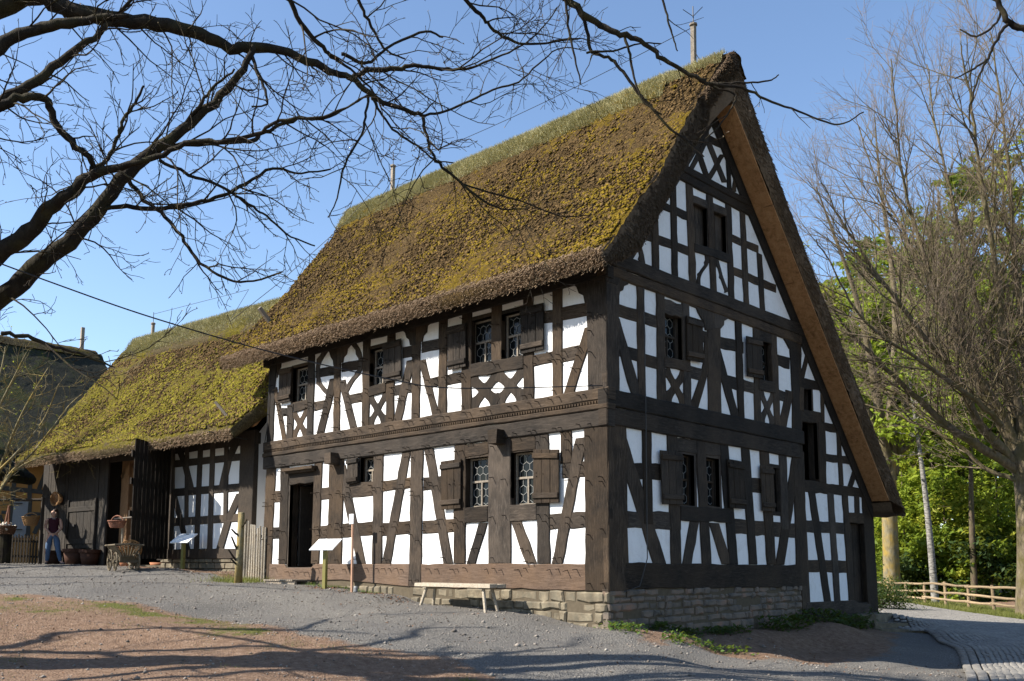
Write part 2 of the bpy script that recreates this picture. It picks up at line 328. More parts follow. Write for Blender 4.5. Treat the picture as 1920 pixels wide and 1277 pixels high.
def straws(name, base, dirs, length, rad, mat, parent=None):
    """three sided thin stalks with a cut end"""
    n = len(base); x = np.cross(dirs, rng.normal(size=(n, 3))); x /= np.linalg.norm(x, axis=1)[:, None]+1e-9; y = np.cross(dirs, x)
    V = []
    for e in (0, 1):
        for k in range(3):
            a = k*2.0944; V.append(base+dirs*(length*e)[:, None]+(x*math.cos(a)+y*math.sin(a))*rad[:, None])
    V = np.stack(V, 1).reshape(-1, 3); o = (np.arange(n)*6)[:, None]
    Q = np.concatenate([o+np.array([0, 1, 4, 3]), o+np.array([1, 2, 5, 4]), o+np.array([2, 0, 3, 5]), o+np.array([3, 4, 5, 5])[None][:, [0, 1, 2, 2]]*1])
    Q = Q[:3*n]
    ob = fastmesh(name, V, Q, mat, parent); return ob
TIMBERS=[('L','post',[(-0.5,2.45),(-0.016,2.45),(-0.021,-0.49),(-0.495,-0.49)]),
('L','post',[(-11.217,2.45),(-10.777,2.45),(-10.852,-0.49),(-11.287,-0.49)]),
('L','post',[(-10.55,2.45),(-10.163,2.45),(-10.134,0),(-10.516,0)]),
('L','post',[(-9.042,2.45),(-8.72,2.45),(-8.756,0),(-9.074,0)]),
('L','post',[(-8.43,2.45),(-7.848,2.45),(-7.847,0),(-8.421,0)]),
('L','brace',[(-8.127,2.314),(-7.786,2.314),(-6.927,0),(-7.256,0)]),
('L','post',[(-6.714,2.45),(-6.364,2.45),(-6.354,0),(-6.7,0)]),
('L','brace',[(-5.704,2.45),(-5.396,2.45),(-6.037,0),(-6.347,0)]),
('L','post',[(-5.4,2.45),(-4.986,2.45),(-4.997,-0.49),(-5.404,-0.49)]),
('L','brace',[(-4.967,2.45),(-4.662,2.45),(-4.014,0),(-4.309,0)]),
('L','rail',[(-10.833,1.863),(-10.414,1.856),(-10.397,1.559),(-10.815,1.562)]),
('L','rail',[(-10.871,0.931),(-10.453,0.93),(-10.436,0.636),(-10.853,0.634)]),
('L','rail',[(-8.749,1.824),(-8.403,1.829),(-8.391,1.54),(-8.736,1.532)]),
('L','rail',[(-8.791,0.905),(-8.421,0.918),(-8.407,0.603),(-8.776,0.586)]),
('L','rail',[(-7.686,1.86),(-6.701,1.861),(-6.691,1.532),(-7.673,1.52)]),
('L','rail',[(-7.9,0.932),(-6.672,0.959),(-6.662,0.643),(-7.887,0.603)]),
('L','rail',[(-6.374,1.851),(-5.366,1.877),(-5.361,1.64),(-6.367,1.606)]),
('L','rail',[(-6.382,0.91),(-5.358,0.931),(-5.351,0.645),(-6.373,0.614)]),
('L','post',[(-3.998,2.45),(-3.653,2.45),(-3.649,0),(-3.988,0)]),
('L','post',[(-2.994,2.45),(-2.369,2.45),(-2.36,0),(-2.975,0)]),
('L','post',[(-1.718,2.45),(-1.385,2.45),(-1.347,0),(-1.675,0)]),
('L','post',[(-1.079,2.45),(-0.81,2.45),(-0.814,1.846),(-1.083,1.846)]),
('L','rail',[(-4.981,1.843),(-3.978,1.835),(-3.974,1.557),(-4.975,1.555)]),
('L','rail',[(-4.984,0.911),(-3.976,0.921),(-3.972,0.653),(-4.978,0.633)]),
('L','lintel',[(-3.683,2.425),(-2.989,2.452),(-2.987,2.195),(-3.68,2.161)]),
('L','lintel',[(-2.382,2.454),(-1.706,2.45),(-1.707,2.172),(-2.381,2.169)]),
('L','window_sill_beam',[(-3.667,1.132),(-2.979,1.144),(-2.977,0.838),(-3.663,0.819)]),
('L','window_sill_beam',[(-2.378,1.132),(-1.673,1.13),(-1.674,0.82),(-2.377,0.813)]),
('L','rail',[(-1.05,1.867),(-0.48,1.856),(-0.482,1.566),(-1.051,1.571)]),
('L','rail',[(-1.36,0.919),(-0.48,0.935),(-0.483,0.652),(-1.361,0.626)]),
('L','brace',[(-3.27,0.813),(-3.008,0.813),(-3.346,0),(-3.609,0)]),
('L','brace',[(-2.366,0.811),(-2.084,0.811),(-1.684,0),(-1.96,0)]),
('L','brace',[(-0.713,2.296),(-0.445,2.296),(-1.045,0),(-1.315,0)]),
('L','lintel',[(-10.145,2.283),(-8.956,2.303),(-8.942,1.997),(-10.128,1.967)]),
('L','sill',[(-10.909,0.002),(-10.218,-0.008),(-10.123,-0.098),(-9.079,-0.095),(-8.874,0.001),(-5.369,0.0),(-5.391,-0.488),(-7.848,-0.37),(-10.927,-0.481)]),
('L','sill',[(-4.997,-0.004),(-0.466,-0.005),(-0.47,-0.474),(-4.987,-0.496)]),
('L','post',[(-11.216,5.311),(-10.913,5.311),(-10.958,3.15),(-11.26,3.15)]),
('L','brace',[(-11.065,4.585),(-10.855,4.585),(-10.322,3.15),(-10.528,3.15)]),
('L','rail',[(-10.738,4.001),(-10.31,3.976),(-10.298,3.76),(-10.726,3.783)]),
('L','post',[(-10.332,4.043),(-10.045,4.043),(-10.048,3.15),(-10.333,3.15)]),
('L','post',[(-9.449,5.2),(-9.168,5.2),(-9.147,3.15),(-9.426,3.15)]),
('L','window_sill_beam',[(-10.013,4.04),(-9.403,4.079),(-9.392,3.857),(-10.001,3.814)]),
('L','post',[(-8.344,5.2),(-8.073,5.2),(-8.041,3.15),(-8.309,3.15)]),
('L','brace',[(-8.502,4.469),(-8.183,4.469),(-8.689,3.15),(-9.011,3.15)]),
('L','brace',[(-8.151,4.379),(-7.87,4.379),(-7.362,3.15),(-7.636,3.15)]),
('L','rail',[(-9.128,4.81),(-8.316,4.77),(-8.307,4.541),(-9.117,4.576)]),
('L','rail',[(-8.038,4.799),(-7.206,4.769),(-7.199,4.549),(-8.029,4.572)]),
('L','rail',[(-9.137,3.986),(-8.529,3.976),(-8.518,3.74),(-9.125,3.745)]),
('L','rail',[(-7.786,3.986),(-7.179,3.986),(-7.171,3.75),(-7.776,3.745)]),
('L','carved_brace',[(-8.768,5.302),(-8.847,5.233),(-8.958,5.134),(-9.098,5.061),(-9.096,4.943),(-9.127,4.836),(-9.119,4.705),(-9.081,4.561),(-9.084,4.429),(-8.944,4.333),(-8.856,4.252),(-8.766,4.177),(-8.668,4.111),(-8.641,4.042),(-8.466,4.151),(-8.537,4.189),(-8.63,4.243),(-8.714,4.304),(-8.795,4.37),(-8.862,4.447),(-8.913,4.556),(-8.948,4.688),(-8.951,4.801),(-8.92,4.887),(-8.862,4.964),(-8.78,5.048),(-8.665,5.136),(-8.577,5.198)]),
('L','carved_brace',[(-7.715,5.213),(-7.621,5.135),(-7.505,5.028),(-7.485,4.924),(-7.386,4.815),(-7.364,4.706),(-7.366,4.619),(-7.389,4.548),(-7.486,4.515),(-7.518,4.444),(-7.629,4.393),(-7.741,4.311),(-7.856,4.208),(-7.992,4.157),(-7.75,4.046),(-7.68,4.125),(-7.581,4.23),(-7.491,4.306),(-7.394,4.357),(-7.3,4.417),(-7.241,4.497),(-7.212,4.585),(-7.207,4.685),(-7.224,4.805),(-7.267,4.935),(-7.348,5.061),(-7.467,5.184),(-7.553,5.268)]),
('L','post',[(-7.213,5.473),(-6.936,5.473),(-6.905,3.15),(-7.178,3.15)]),
('L','post',[(-6.293,5.2),(-6.018,5.2),(-6.018,3.15),(-6.289,3.15)]),
('L','window_sill_beam',[(-6.925,4.063),(-6.299,4.092),(-6.293,3.869),(-6.917,3.836)]),
('L','rail',[(-6.07,3.988),(-5.384,3.969),(-5.378,3.744),(-6.064,3.758)]),
('L','post',[(-5.417,5.2),(-5.138,5.2),(-5.133,3.15),(-5.409,3.15)]),
('L','brace',[(-5.599,4.485),(-5.31,4.485),(-5.748,3.15),(-6.039,3.15)]),
('L','brace',[(-5.197,4.428),(-4.963,4.428),(-4.492,3.15),(-4.721,3.15)]),
('L','rail',[(-5.756,4.819),(-5.41,4.809),(-5.404,4.554),(-5.75,4.562)]),
('L','rail',[(-5.105,4.836),(-4.519,4.814),(-4.514,4.567),(-5.1,4.583)]),
('L','rail',[(-4.921,3.976),(-4.505,3.993),(-4.501,3.779),(-4.917,3.759)]),
('L','post',[(-4.532,5.2),(-4.265,5.2),(-4.257,3.15),(-4.521,3.15)]),
('L','rail',[(-4.272,4.801),(-3.788,4.797),(-3.785,4.56),(-4.268,4.56)]),
('L','rail',[(-4.259,3.981),(-3.778,3.975),(-3.775,3.749),(-4.256,3.751)]),
('L','post',[(-3.806,5.2),(-3.504,5.2),(-3.504,3.15),(-3.802,3.15)]),
('L','post',[(-2.927,5.2),(-2.635,5.2),(-2.629,3.961),(-2.919,3.961)]),
('L','post',[(-2.043,5.2),(-1.769,5.2),(-1.759,3.15),(-2.029,3.15)]),
('L','window_sill_beam',[(-3.519,4.096),(-2.018,4.06),(-2.018,3.796),(-3.516,3.817)]),
('L','rail',[(-1.774,4.022),(-1.257,4.024),(-1.258,3.802),(-1.774,3.796)]),
('L','rail',[(-1.794,4.865),(-1.254,4.829),(-1.255,4.581),(-1.794,4.612)]),
('L','post',[(-1.275,5.2),(-1.024,5.2),(-1.024,3.15),(-1.272,3.15)]),
('L','rail',[(-1.033,4.834),(-0.412,4.806),(-0.414,4.555),(-1.035,4.576)]),
('L','rail',[(-1.03,4.034),(-0.563,4.036),(-0.565,3.775),(-1.032,3.768)]),
('L','brace',[(-0.486,4.339),(-0.226,4.339),(-0.742,3.15),(-1.006,3.15)]),
('L','post',[(-0.421,5.2),(-0.039,5.2),(-0.019,3.15),(-0.395,3.15)]),
('R','post',[(0.015,2.667),(0.505,2.667),(0.514,-0.49),(0.034,-0.49)]),
('R','brace',[(0.022,2.48),(0.434,2.48),(1.728,0),(1.301,0)]),
('R','post',[(1.009,2.48),(1.302,2.48),(1.309,0.731),(1.02,0.731)]),
('R','post',[(1.816,2.48),(2.161,2.48),(2.223,0),(1.883,0)]),
('R','rail',[(0.449,1.836),(2.189,1.919),(2.178,1.601),(0.444,1.54)]),
('R','rail',[(0.531,0.956),(2.253,0.996),(2.242,0.66),(0.525,0.643)]),
('R','post',[(2.806,2.48),(3.145,2.48),(3.284,0),(2.948,0)]),
('R','post',[(3.697,2.48),(4.033,2.48),(4.308,0),(3.975,0)]),
('R','window_sill_beam',[(2.207,1.119),(4.101,1.151),(4.087,0.852),(2.198,0.841)]),
('R','lintel',[(2.143,2.449),(3.933,2.511),(3.92,2.22),(2.134,2.176)]),
('R','brace',[(2.556,0.838),(2.88,0.838),(2.581,0),(2.263,0)]),
('R','brace',[(3.229,0.837),(3.617,0.837),(4.087,0),(3.694,0)]),
('R','post',[(4.572,2.48),(4.905,2.48),(5.102,0),(4.772,0)]),
('R','post',[(5.356,2.48),(5.748,2.48),(5.921,0),(5.532,0)]),
('R','brace',[(6.833,2.48),(7.232,2.48),(6.294,0),(5.911,0)]),
('R','rail',[(4.378,1.865),(5.459,1.876),(5.44,1.551),(4.363,1.552)]),
('R','rail',[(4.077,0.951),(6.957,0.951),(6.933,0.613),(4.063,0.645)]),
('R','post',[(6.887,2.647),(7.412,2.647),(7.357,-0.49),(6.842,-0.49)]),
('R','post',[(6.211,2.48),(6.554,2.48),(6.553,0.782),(6.213,0.782)]),
('R','sill',[(0.42,0.022),(7.048,-0.006),(7.075,-0.5),(0.42,-0.445)]),
('R','post',[(-0.026,5.24),(0.334,5.24),(0.313,3.12),(-0.042,3.12)]),
('R','brace',[(0.029,4.496),(0.354,4.496),(1.031,3.12),(0.701,3.12)]),
('R','post',[(0.899,5.24),(1.149,5.24),(1.148,3.12),(0.901,3.12)]),
('R','rail',[(0.302,4.773),(0.914,4.783),(0.909,4.534),(0.297,4.53)]),
('R','rail',[(0.883,4.774),(1.544,4.78),(1.538,4.541),(0.878,4.542)]),
('R','rail',[(0.288,4.018),(0.92,4.013),(0.914,3.772),(0.284,3.783)]),
('R','rail',[(0.909,3.954),(1.569,3.963),(1.562,3.722),(0.904,3.719)]),
('R','post',[(1.528,5.24),(1.806,5.24),(1.792,3.12),(1.517,3.12)]),
('R','post',[(2.41,5.24),(2.666,5.24),(2.673,3.12),(2.42,3.12)]),
('R','window_sill_beam',[(1.75,4.007),(2.64,4.053),(2.632,3.831),(1.744,3.792)]),
('R','lintel',[(1.783,5.172),(2.68,5.203),(2.67,4.906),(1.775,4.885)]),
('R','post',[(3.334,5.496),(3.844,5.496),(3.805,3.12),(3.302,3.12)]),
('R','brace',[(3.218,4.701),(3.216,4.61),(3.208,4.481),(3.195,4.336),(3.174,4.199),(3.145,4.086),(3.108,3.982),(3.063,3.88),(3.008,3.773),(2.944,3.655),(2.859,3.511),(2.765,3.361),(2.678,3.227),(2.615,3.135),(2.926,3.115),(2.972,3.209),(3.043,3.346),(3.125,3.5),(3.2,3.648),(3.258,3.77),(3.31,3.881),(3.359,3.989),(3.404,4.101),(3.446,4.225),(3.483,4.372),(3.515,4.524),(3.543,4.659),(3.566,4.753)]),
('R','rail',[(3.056,4.789),(3.35,4.789),(3.34,4.54),(3.047,4.543)]),
('R','rail',[(2.586,3.975),(3.184,3.98),(3.173,3.717),(2.577,3.718)]),
('R','post',[(4.456,5.24),(4.718,5.24),(4.732,3.12),(4.473,3.12)]),
('R','rail',[(3.8,4.779),(4.802,4.832),(4.788,4.57),(3.789,4.526)]),
('R','rail',[(3.921,3.989),(4.789,4.0),(4.774,3.722),(3.909,3.72)]),
('R','brace',[(3.457,4.587),(3.795,4.587),(4.549,3.12),(4.204,3.12)]),
('R','post',[(5.217,5.24),(5.492,5.24),(5.441,3.12),(5.17,3.12)]),
('R','post',[(5.977,5.24),(6.27,5.24),(6.33,3.12),(6.04,3.12)]),
('R','rail',[(4.758,3.989),(5.273,3.987),(5.259,3.73),(4.745,3.737)]),
('R','window_sill_beam',[(5.372,4.101),(6.105,4.126),(6.089,3.861),(5.357,3.842)]),
('R','rail',[(6.18,4.814),(6.887,4.823),(6.868,4.542),(6.163,4.54)]),
('R','rail',[(6.28,3.992),(6.865,3.985),(6.847,3.728),(6.264,3.74)]),
('R','brace',[(6.639,4.027),(7.002,4.027),(6.604,3.12),(6.248,3.12)]),
('R','post',[(6.885,5.46),(7.254,5.46),(7.312,3.12),(6.947,3.12)]),
('R','lintel',[(5.343,5.258),(6.242,5.275),(6.225,5.005),(5.329,4.996)]),
('R','carved_brace',[(0.727,6.141),(0.763,6.118),(0.812,6.085),(0.821,6.018),(0.918,6.001),(0.96,5.955),(0.987,5.909),(1.005,5.853),(0.963,5.773),(1.021,5.728),(1.022,5.674),(1.023,5.634),(1.21,5.692),(1.197,5.727),(1.183,5.778),(1.167,5.839),(1.148,5.904),(1.124,5.965),(1.092,6.02),(1.049,6.073),(1.0,6.124),(0.952,6.171),(0.913,6.21),(0.889,6.24)]),
('R','post',[(1.417,7.002),(1.641,7.002),(1.642,5.7),(1.42,5.7)]),
('R','post',[(2.077,7.8),(2.292,7.8),(2.303,5.7),(2.09,5.7)]),
('R','post',[(2.652,7.8),(2.893,7.8),(2.956,5.7),(2.717,5.7)]),
('R','post',[(3.428,7.8),(3.668,7.8),(3.743,5.7),(3.505,5.7)]),
('R','post',[(4.186,7.8),(4.413,7.8),(4.453,5.7),(4.228,5.7)]),
('R','post',[(4.787,7.8),(5.007,7.8),(5.069,5.7),(4.851,5.7)]),
('R','post',[(5.487,7.024),(5.7,7.024),(5.777,5.7),(5.565,5.7)]),
('R','rail',[(1.584,7.167),(2.75,7.193),(2.744,7.016),(1.579,6.997)]),
('R','rail',[(4.351,7.181),(5.582,7.212),(5.571,7.025),(4.343,7.003)]),
('R','rail',[(0.812,6.407),(2.761,6.462),(2.754,6.265),(0.809,6.224)]),
('R','rail',[(4.366,6.444),(6.343,6.464),(6.331,6.265),(4.357,6.258)]),
('R','window_sill_beam',[(2.895,6.579),(4.307,6.679),(4.298,6.485),(2.888,6.395)]),
('R','lintel',[(2.858,7.612),(4.252,7.699),(4.244,7.52),(2.852,7.442)]),
('R','carved_brace',[(3.312,6.437),(3.322,6.393),(3.332,6.332),(3.283,6.267),(3.293,6.216),(3.228,6.15),(3.154,6.08),(3.098,6.015),(3.014,5.958),(3.019,5.901),(2.992,5.84),(2.979,5.771),(2.973,5.706),(2.924,5.652),(3.127,5.698),(3.123,5.741),(3.119,5.801),(3.123,5.86),(3.14,5.908),(3.166,5.956),(3.203,6.007),(3.253,6.064),(3.325,6.132),(3.404,6.207),(3.459,6.287),(3.476,6.367),(3.475,6.437),(3.475,6.484)]),
('R','carved_brace',[(3.691,6.434),(3.714,6.404),(3.743,6.361),(3.737,6.295),(3.807,6.261),(3.833,6.218),(3.855,6.175),(3.876,6.131),(3.861,6.068),(3.931,6.029),(3.975,5.963),(4.023,5.893),(4.066,5.829),(4.056,5.768),(4.234,5.843),(4.197,5.884),(4.146,5.945),(4.09,6.012),(4.042,6.075),(4.008,6.125),(3.982,6.171),(3.961,6.215),(3.941,6.259),(3.918,6.305),(3.892,6.357),(3.866,6.41),(3.844,6.457),(3.83,6.49)]),
('R','post',[(3.378,9.77),(3.559,9.77),(3.56,8.957),(3.38,8.957)]),
('R','rail',[(2.9,9.129),(4.554,9.22),(4.545,9.043),(2.894,8.962)]),
('R','carved_brace',[(3.393,8.99),(3.606,9.063),(2.967,8.2),(2.765,8.136)]),
('R','carved_brace',[(2.893,8.85),(3.092,8.918),(3.581,8.2),(3.375,8.136)]),
('R','carved_brace',[(3.444,8.963),(3.657,9.035),(4.288,8.311),(4.066,8.243)]),
('R','carved_brace',[(4.02,8.867),(4.253,8.944),(3.627,8.169),(3.404,8.101)]),
('R','post',[(4.248,9.001),(4.419,9.001),(4.451,8.15),(4.28,8.15)]),
('R','carved_brace',[(3.635,9.334),(3.643,9.365),(3.657,9.41),(3.718,9.463),(3.71,9.506),(3.763,9.558),(3.837,9.621),(3.911,9.679),(3.993,9.713),(3.864,9.747),(3.82,9.704),(3.753,9.642),(3.679,9.573),(3.617,9.508),(3.573,9.447),(3.539,9.388),(3.513,9.339),(3.492,9.306)]),
('R','carved_brace',[(4.748,8.675),(4.714,8.634),(4.657,8.574),(4.547,8.503),(4.543,8.428),(4.514,8.351),(4.496,8.272),(4.482,8.202),(4.414,8.137),(4.665,8.208),(4.66,8.253),(4.658,8.317),(4.664,8.387),(4.683,8.447),(4.724,8.501),(4.785,8.561),(4.851,8.616),(4.901,8.656)]),
('R','post',[(2.616,8.839),(2.766,8.839),(2.765,8.15),(2.616,8.15)]),
('R','brace',[(7.714,5.12),(7.931,5.12),(7.56,4.413),(7.348,4.413)]),
('R','rail',[(7.221,4.427),(8.426,4.464),(8.622,4.253),(7.237,4.157)]),
('R','post',[(7.289,4.19),(7.516,4.19),(7.474,3.622),(7.248,3.622)]),
('R','post',[(8.402,4.357),(8.555,4.357),(8.537,3.474),(8.384,3.474)]),
('R','rail',[(7.309,3.676),(8.532,3.707),(8.556,3.431),(7.321,3.362)]),
('R','post',[(8.189,3.465),(8.582,3.465),(8.527,1.98),(8.138,1.98)]),
('R','rail',[(8.438,3.471),(9.373,3.503),(9.354,3.285),(8.421,3.259)]),
('R','rail',[(8.475,2.712),(10.206,2.751),(10.186,2.544),(8.459,2.516)]),
('R','brace',[(10.095,2.48),(10.382,2.48),(9.997,1.98),(9.715,1.98)]),
('R','post',[(9.179,3.476),(9.404,3.476),(9.459,1.98),(9.235,1.98)]),
('R','rail',[(7.307,1.983),(10.883,1.977),(11.39,1.751),(7.286,1.699)]),
('R','post',[(7.002,5.7),(7.483,5.7),(7.306,1.98),(6.836,1.98)]),
('R','brace',[(7.561,1.75),(7.911,1.75),(8.551,-0.9),(8.199,-0.9)]),
('R','post',[(8.567,1.75),(8.883,1.75),(9.043,-0.9),(8.73,-0.9)]),
('R','post',[(9.364,1.75),(9.682,1.75),(9.835,-0.9),(9.52,-0.9)]),
('R','post',[(10.081,1.75),(10.346,1.75),(10.332,1.288),(10.067,1.288)]),
('R','lintel',[(9.661,1.317),(10.718,1.34),(10.633,1.077),(9.672,1.053)]),
('R','rail',[(7.328,1.042),(9.5,1.05),(9.515,0.768),(7.344,0.761)]),
('R','rail',[(7.38,0.118),(9.483,0.111),(9.511,-0.19),(7.419,-0.162)]),
('R','post',[(6.975,1.75),(7.38,1.75),(7.492,-1.252),(7.092,-1.252)]),
('R','post',[(10.52,1.75),(11.147,1.75),(11.225,-1.266),(10.605,-1.266)]),
('R','sill',[(7.279,-0.853),(9.806,-0.862),(10.078,-0.946),(10.736,-0.976),(10.731,-1.245),(7.163,-1.233)])]
BRACKETS=[('L','carved_bracket',[(-10.851,4.826),(-10.837,4.959),(-10.693,5.084),(-10.687,5.205),(-10.252,5.225),(-10.26,5.383),(-10.912,5.485)]),
('L','carved_bracket',[(-8.355,4.778),(-8.379,4.906),(-8.478,5.013),(-8.541,5.137),(-8.62,5.207),(-8.623,5.265),(-8.222,5.201),(-8.203,4.755)]),
('L','carved_bracket',[(-7.982,4.802),(-7.951,4.932),(-7.842,4.983),(-7.811,5.113),(-7.686,5.182),(-7.688,5.25),(-8.19,5.332),(-8.169,4.83)]),
('L','carved_bracket',[(-5.479,4.818),(-5.516,4.949),(-5.604,5.01),(-5.659,5.134),(-5.784,5.225),(-5.786,5.317),(-5.283,5.228),(-5.273,4.784)]),
('L','carved_bracket',[(-5.071,4.83),(-5.041,4.96),(-4.925,5.019),(-4.905,5.161),(-4.747,5.222),(-4.749,5.29),(-5.286,5.388),(-5.274,4.864)]),
('L','carved_bracket',[(-0.466,4.808),(-0.501,4.953),(-0.609,5.018),(-0.663,5.145),(-0.755,5.228),(-0.754,5.31),(-0.247,5.202),(-0.252,4.766)]),
('R','carved_bracket',[(0.334,4.901),(0.361,5.001),(0.457,5.049),(0.493,5.139),(0.612,5.192),(0.635,5.238),(0.118,5.231),(0.112,4.854)]),
('R','carved_bracket',[(3.254,4.807),(3.196,4.962),(2.99,5.132),(2.941,5.212),(2.681,5.218),(2.684,5.308),(3.591,5.343),(3.571,4.866)]),
('R','carved_bracket',[(3.841,4.946),(3.969,5.047),(3.985,5.143),(4.148,5.221),(4.18,5.306),(3.589,5.281),(3.572,4.896)]),
('R','carved_bracket',[(6.853,5.028),(6.704,5.155),(6.606,5.223),(6.612,5.308),(7.13,5.333),(7.112,5.072)])]
CROSSES=[('L','carved_cross',[(-10.043,3.824),(-9.432,3.849),(-9.426,3.153),(-10.049,3.165)]),
('L','carved_cross',[(-6.906,3.83),(-6.309,3.825),(-6.308,3.169),(-6.911,3.185)]),
('L','carved_cross',[(-3.502,3.799),(-2.747,3.797),(-2.743,3.189),(-3.509,3.186)]),
('L','carved_cross',[(-2.747,3.797),(-2.034,3.792),(-2.025,3.193),(-2.743,3.189)]),
('R','carved_cross',[(1.82,3.764),(2.458,3.776),(2.457,3.158),(1.821,3.161)]),
('R','carved_cross',[(5.48,3.811),(6.068,3.842),(6.013,3.151),(5.442,3.152)])]
WINDOWS=[('L',-7.196,-6.687,1.834,2.427),
('L',-3.659,-2.992,1.138,2.141),
('L',-2.362,-1.716,1.127,2.154),
('L',-10.112,-9.371,4.081,4.961),
('L',-6.918,-6.328,4.069,4.947),
('L',-3.592,-2.914,4.062,5.012),
('L',-2.636,-2.043,4.064,4.983),
('R',2.179,2.741,1.145,2.154),
('R',3.127,3.668,1.171,2.16),
('R',5.77,6.288,1.172,2.154),
('R',1.786,2.393,4.026,4.927),
('R',5.437,6.049,4.076,4.992)]
HOLES=[('L',-10.092,-9.019,-0.082,1.992),
('R',2.86,3.42,6.566,7.499),
('R',3.637,4.176,6.559,7.529),
('R',7.308,8.142,1.991,3.448),
('R',7.503,7.911,3.661,4.218),
('R',9.65,10.64,-0.926,1.061)]
SHUTTERS=[('L',[(-7.645,2.434),(-7.229,2.449),(-7.224,1.865),(-7.623,1.842)]),
('L',[(-4.36,2.133),(-3.729,2.144),(-3.727,1.128),(-4.318,1.121)]),
('L',[(-1.715,2.166),(-1.057,2.111),(-1.062,1.122),(-1.708,1.135)]),
('L',[(-10.667,5.02),(-10.081,5.007),(-10.129,4.119),(-10.68,4.113)]),
('L',[(-6.369,4.998),(-5.733,5.008),(-5.696,4.093),(-6.335,4.095)]),
('L',[(-4.196,4.992),(-3.624,4.982),(-3.604,4.057),(-4.153,4.053)]),
('L',[(-2.056,5.005),(-1.45,4.991),(-1.449,4.075),(-2.046,4.073)]),
('R',[(1.5,2.146),(2.248,2.17),(2.227,1.145),(1.55,1.126)]),
('R',[(3.904,2.181),(4.521,2.174),(4.575,1.165),(3.943,1.167)]),
('R',[(5.26,2.153),(5.825,2.165),(5.847,1.165),(5.299,1.158)]),
('R',[(2.483,4.958),(3.074,4.968),(3.077,4.084),(2.477,4.053)]),
('R',[(4.808,4.957),(5.466,4.997),(5.485,4.107),(4.81,4.066)])]
# ------------------------------------------------------------------ the timber framed house
house = empty('timber_framed_house', (0, 0, -1.1), 'large black and white timber framed house with a steep mossy thatched roof', 'house')
def wp(w, u, z, d):
    """wall coordinates -> world; d is the distance in front of the wall"""
    return (u, -d, z) if w == 'L' else (d, u, z)
def inset(P, e):
    P = np.array(P, float); n = len(P); out = []
    A = .5*sum(P[i][0]*P[(i+1) % n][1]-P[(i+1) % n][0]*P[i][1] for i in range(n)); s = 1 if A > 0 else -1
    for i in range(n):
        a, b, c = P[i-1], P[i], P[(i+1) % n]
        d1 = (b-a)/(np.linalg.norm(b-a)+1e-9); d2 = (c-b)/(np.linalg.norm(c-b)+1e-9)
        n1 = np.array((-d1[1], d1[0]))*s; n2 = np.array((-d2[1], d2[0]))*s; bi = n1+n2; L = np.linalg.norm(bi)
        if L < .3: bi = n1; k = e
        else: bi = bi/L; k = min(e/max(bi@n1, .4), e*2)
        out.append(b+bi*k)
    return out
def plank(mb, w, poly, front, back=-.06, ch=.012):
    n = len(poly); inn = inset(poly, ch)
    V = [wp(w, *q, front) for q in inn]+[wp(w, *q, front-ch) for q in poly]+[wp(w, *q, back) for q in poly]
    Fc = [tuple(range(n))]+[(i, i+n, (i+1) % n+n, (i+1) % n) for i in range(n)]+[(i+n, i+2*n, (i+1) % n+2*n, (i+1) % n+n) for i in range(n)]
    mb.add(V, Fc)
def rough_edge(poly, amp=.008, step=.22):
    """hand hewn outline: subdivide the long edges and shift them a little"""
    out = []
    n = len(poly)
    for i in range(n):
        a = np.array(poly[i]); b = np.array(poly[(i+1) % n]); L = np.linalg.norm(b-a); k = max(1, int(L/step)); nn = np.array((-(b-a)[1], (b-a)[0]))/(L+1e-9)
        for j in range(k):
            q = a+(b-a)*j/k
            if 0 < j: q = q+nn*rng.normal(0, amp)
            out.append(tuple(q))
    return out
def pegs(mb, w, pts, front):
    for u, z in pts:
        a = np.array(wp(w, u, z, front-.02)); l = rng.uniform(.075, .13)
        b = np.array(wp(w, u+rng.normal(0, .006), z+rng.normal(0, .012)-.008, front+l)); mb.tube([a, b], .0095, 5)
FR = dict(post=.046, brace=.040, rail=.034, sill=.056, lintel=.043, window_sill_beam=.060, carved_brace=.037)
cnt = 0
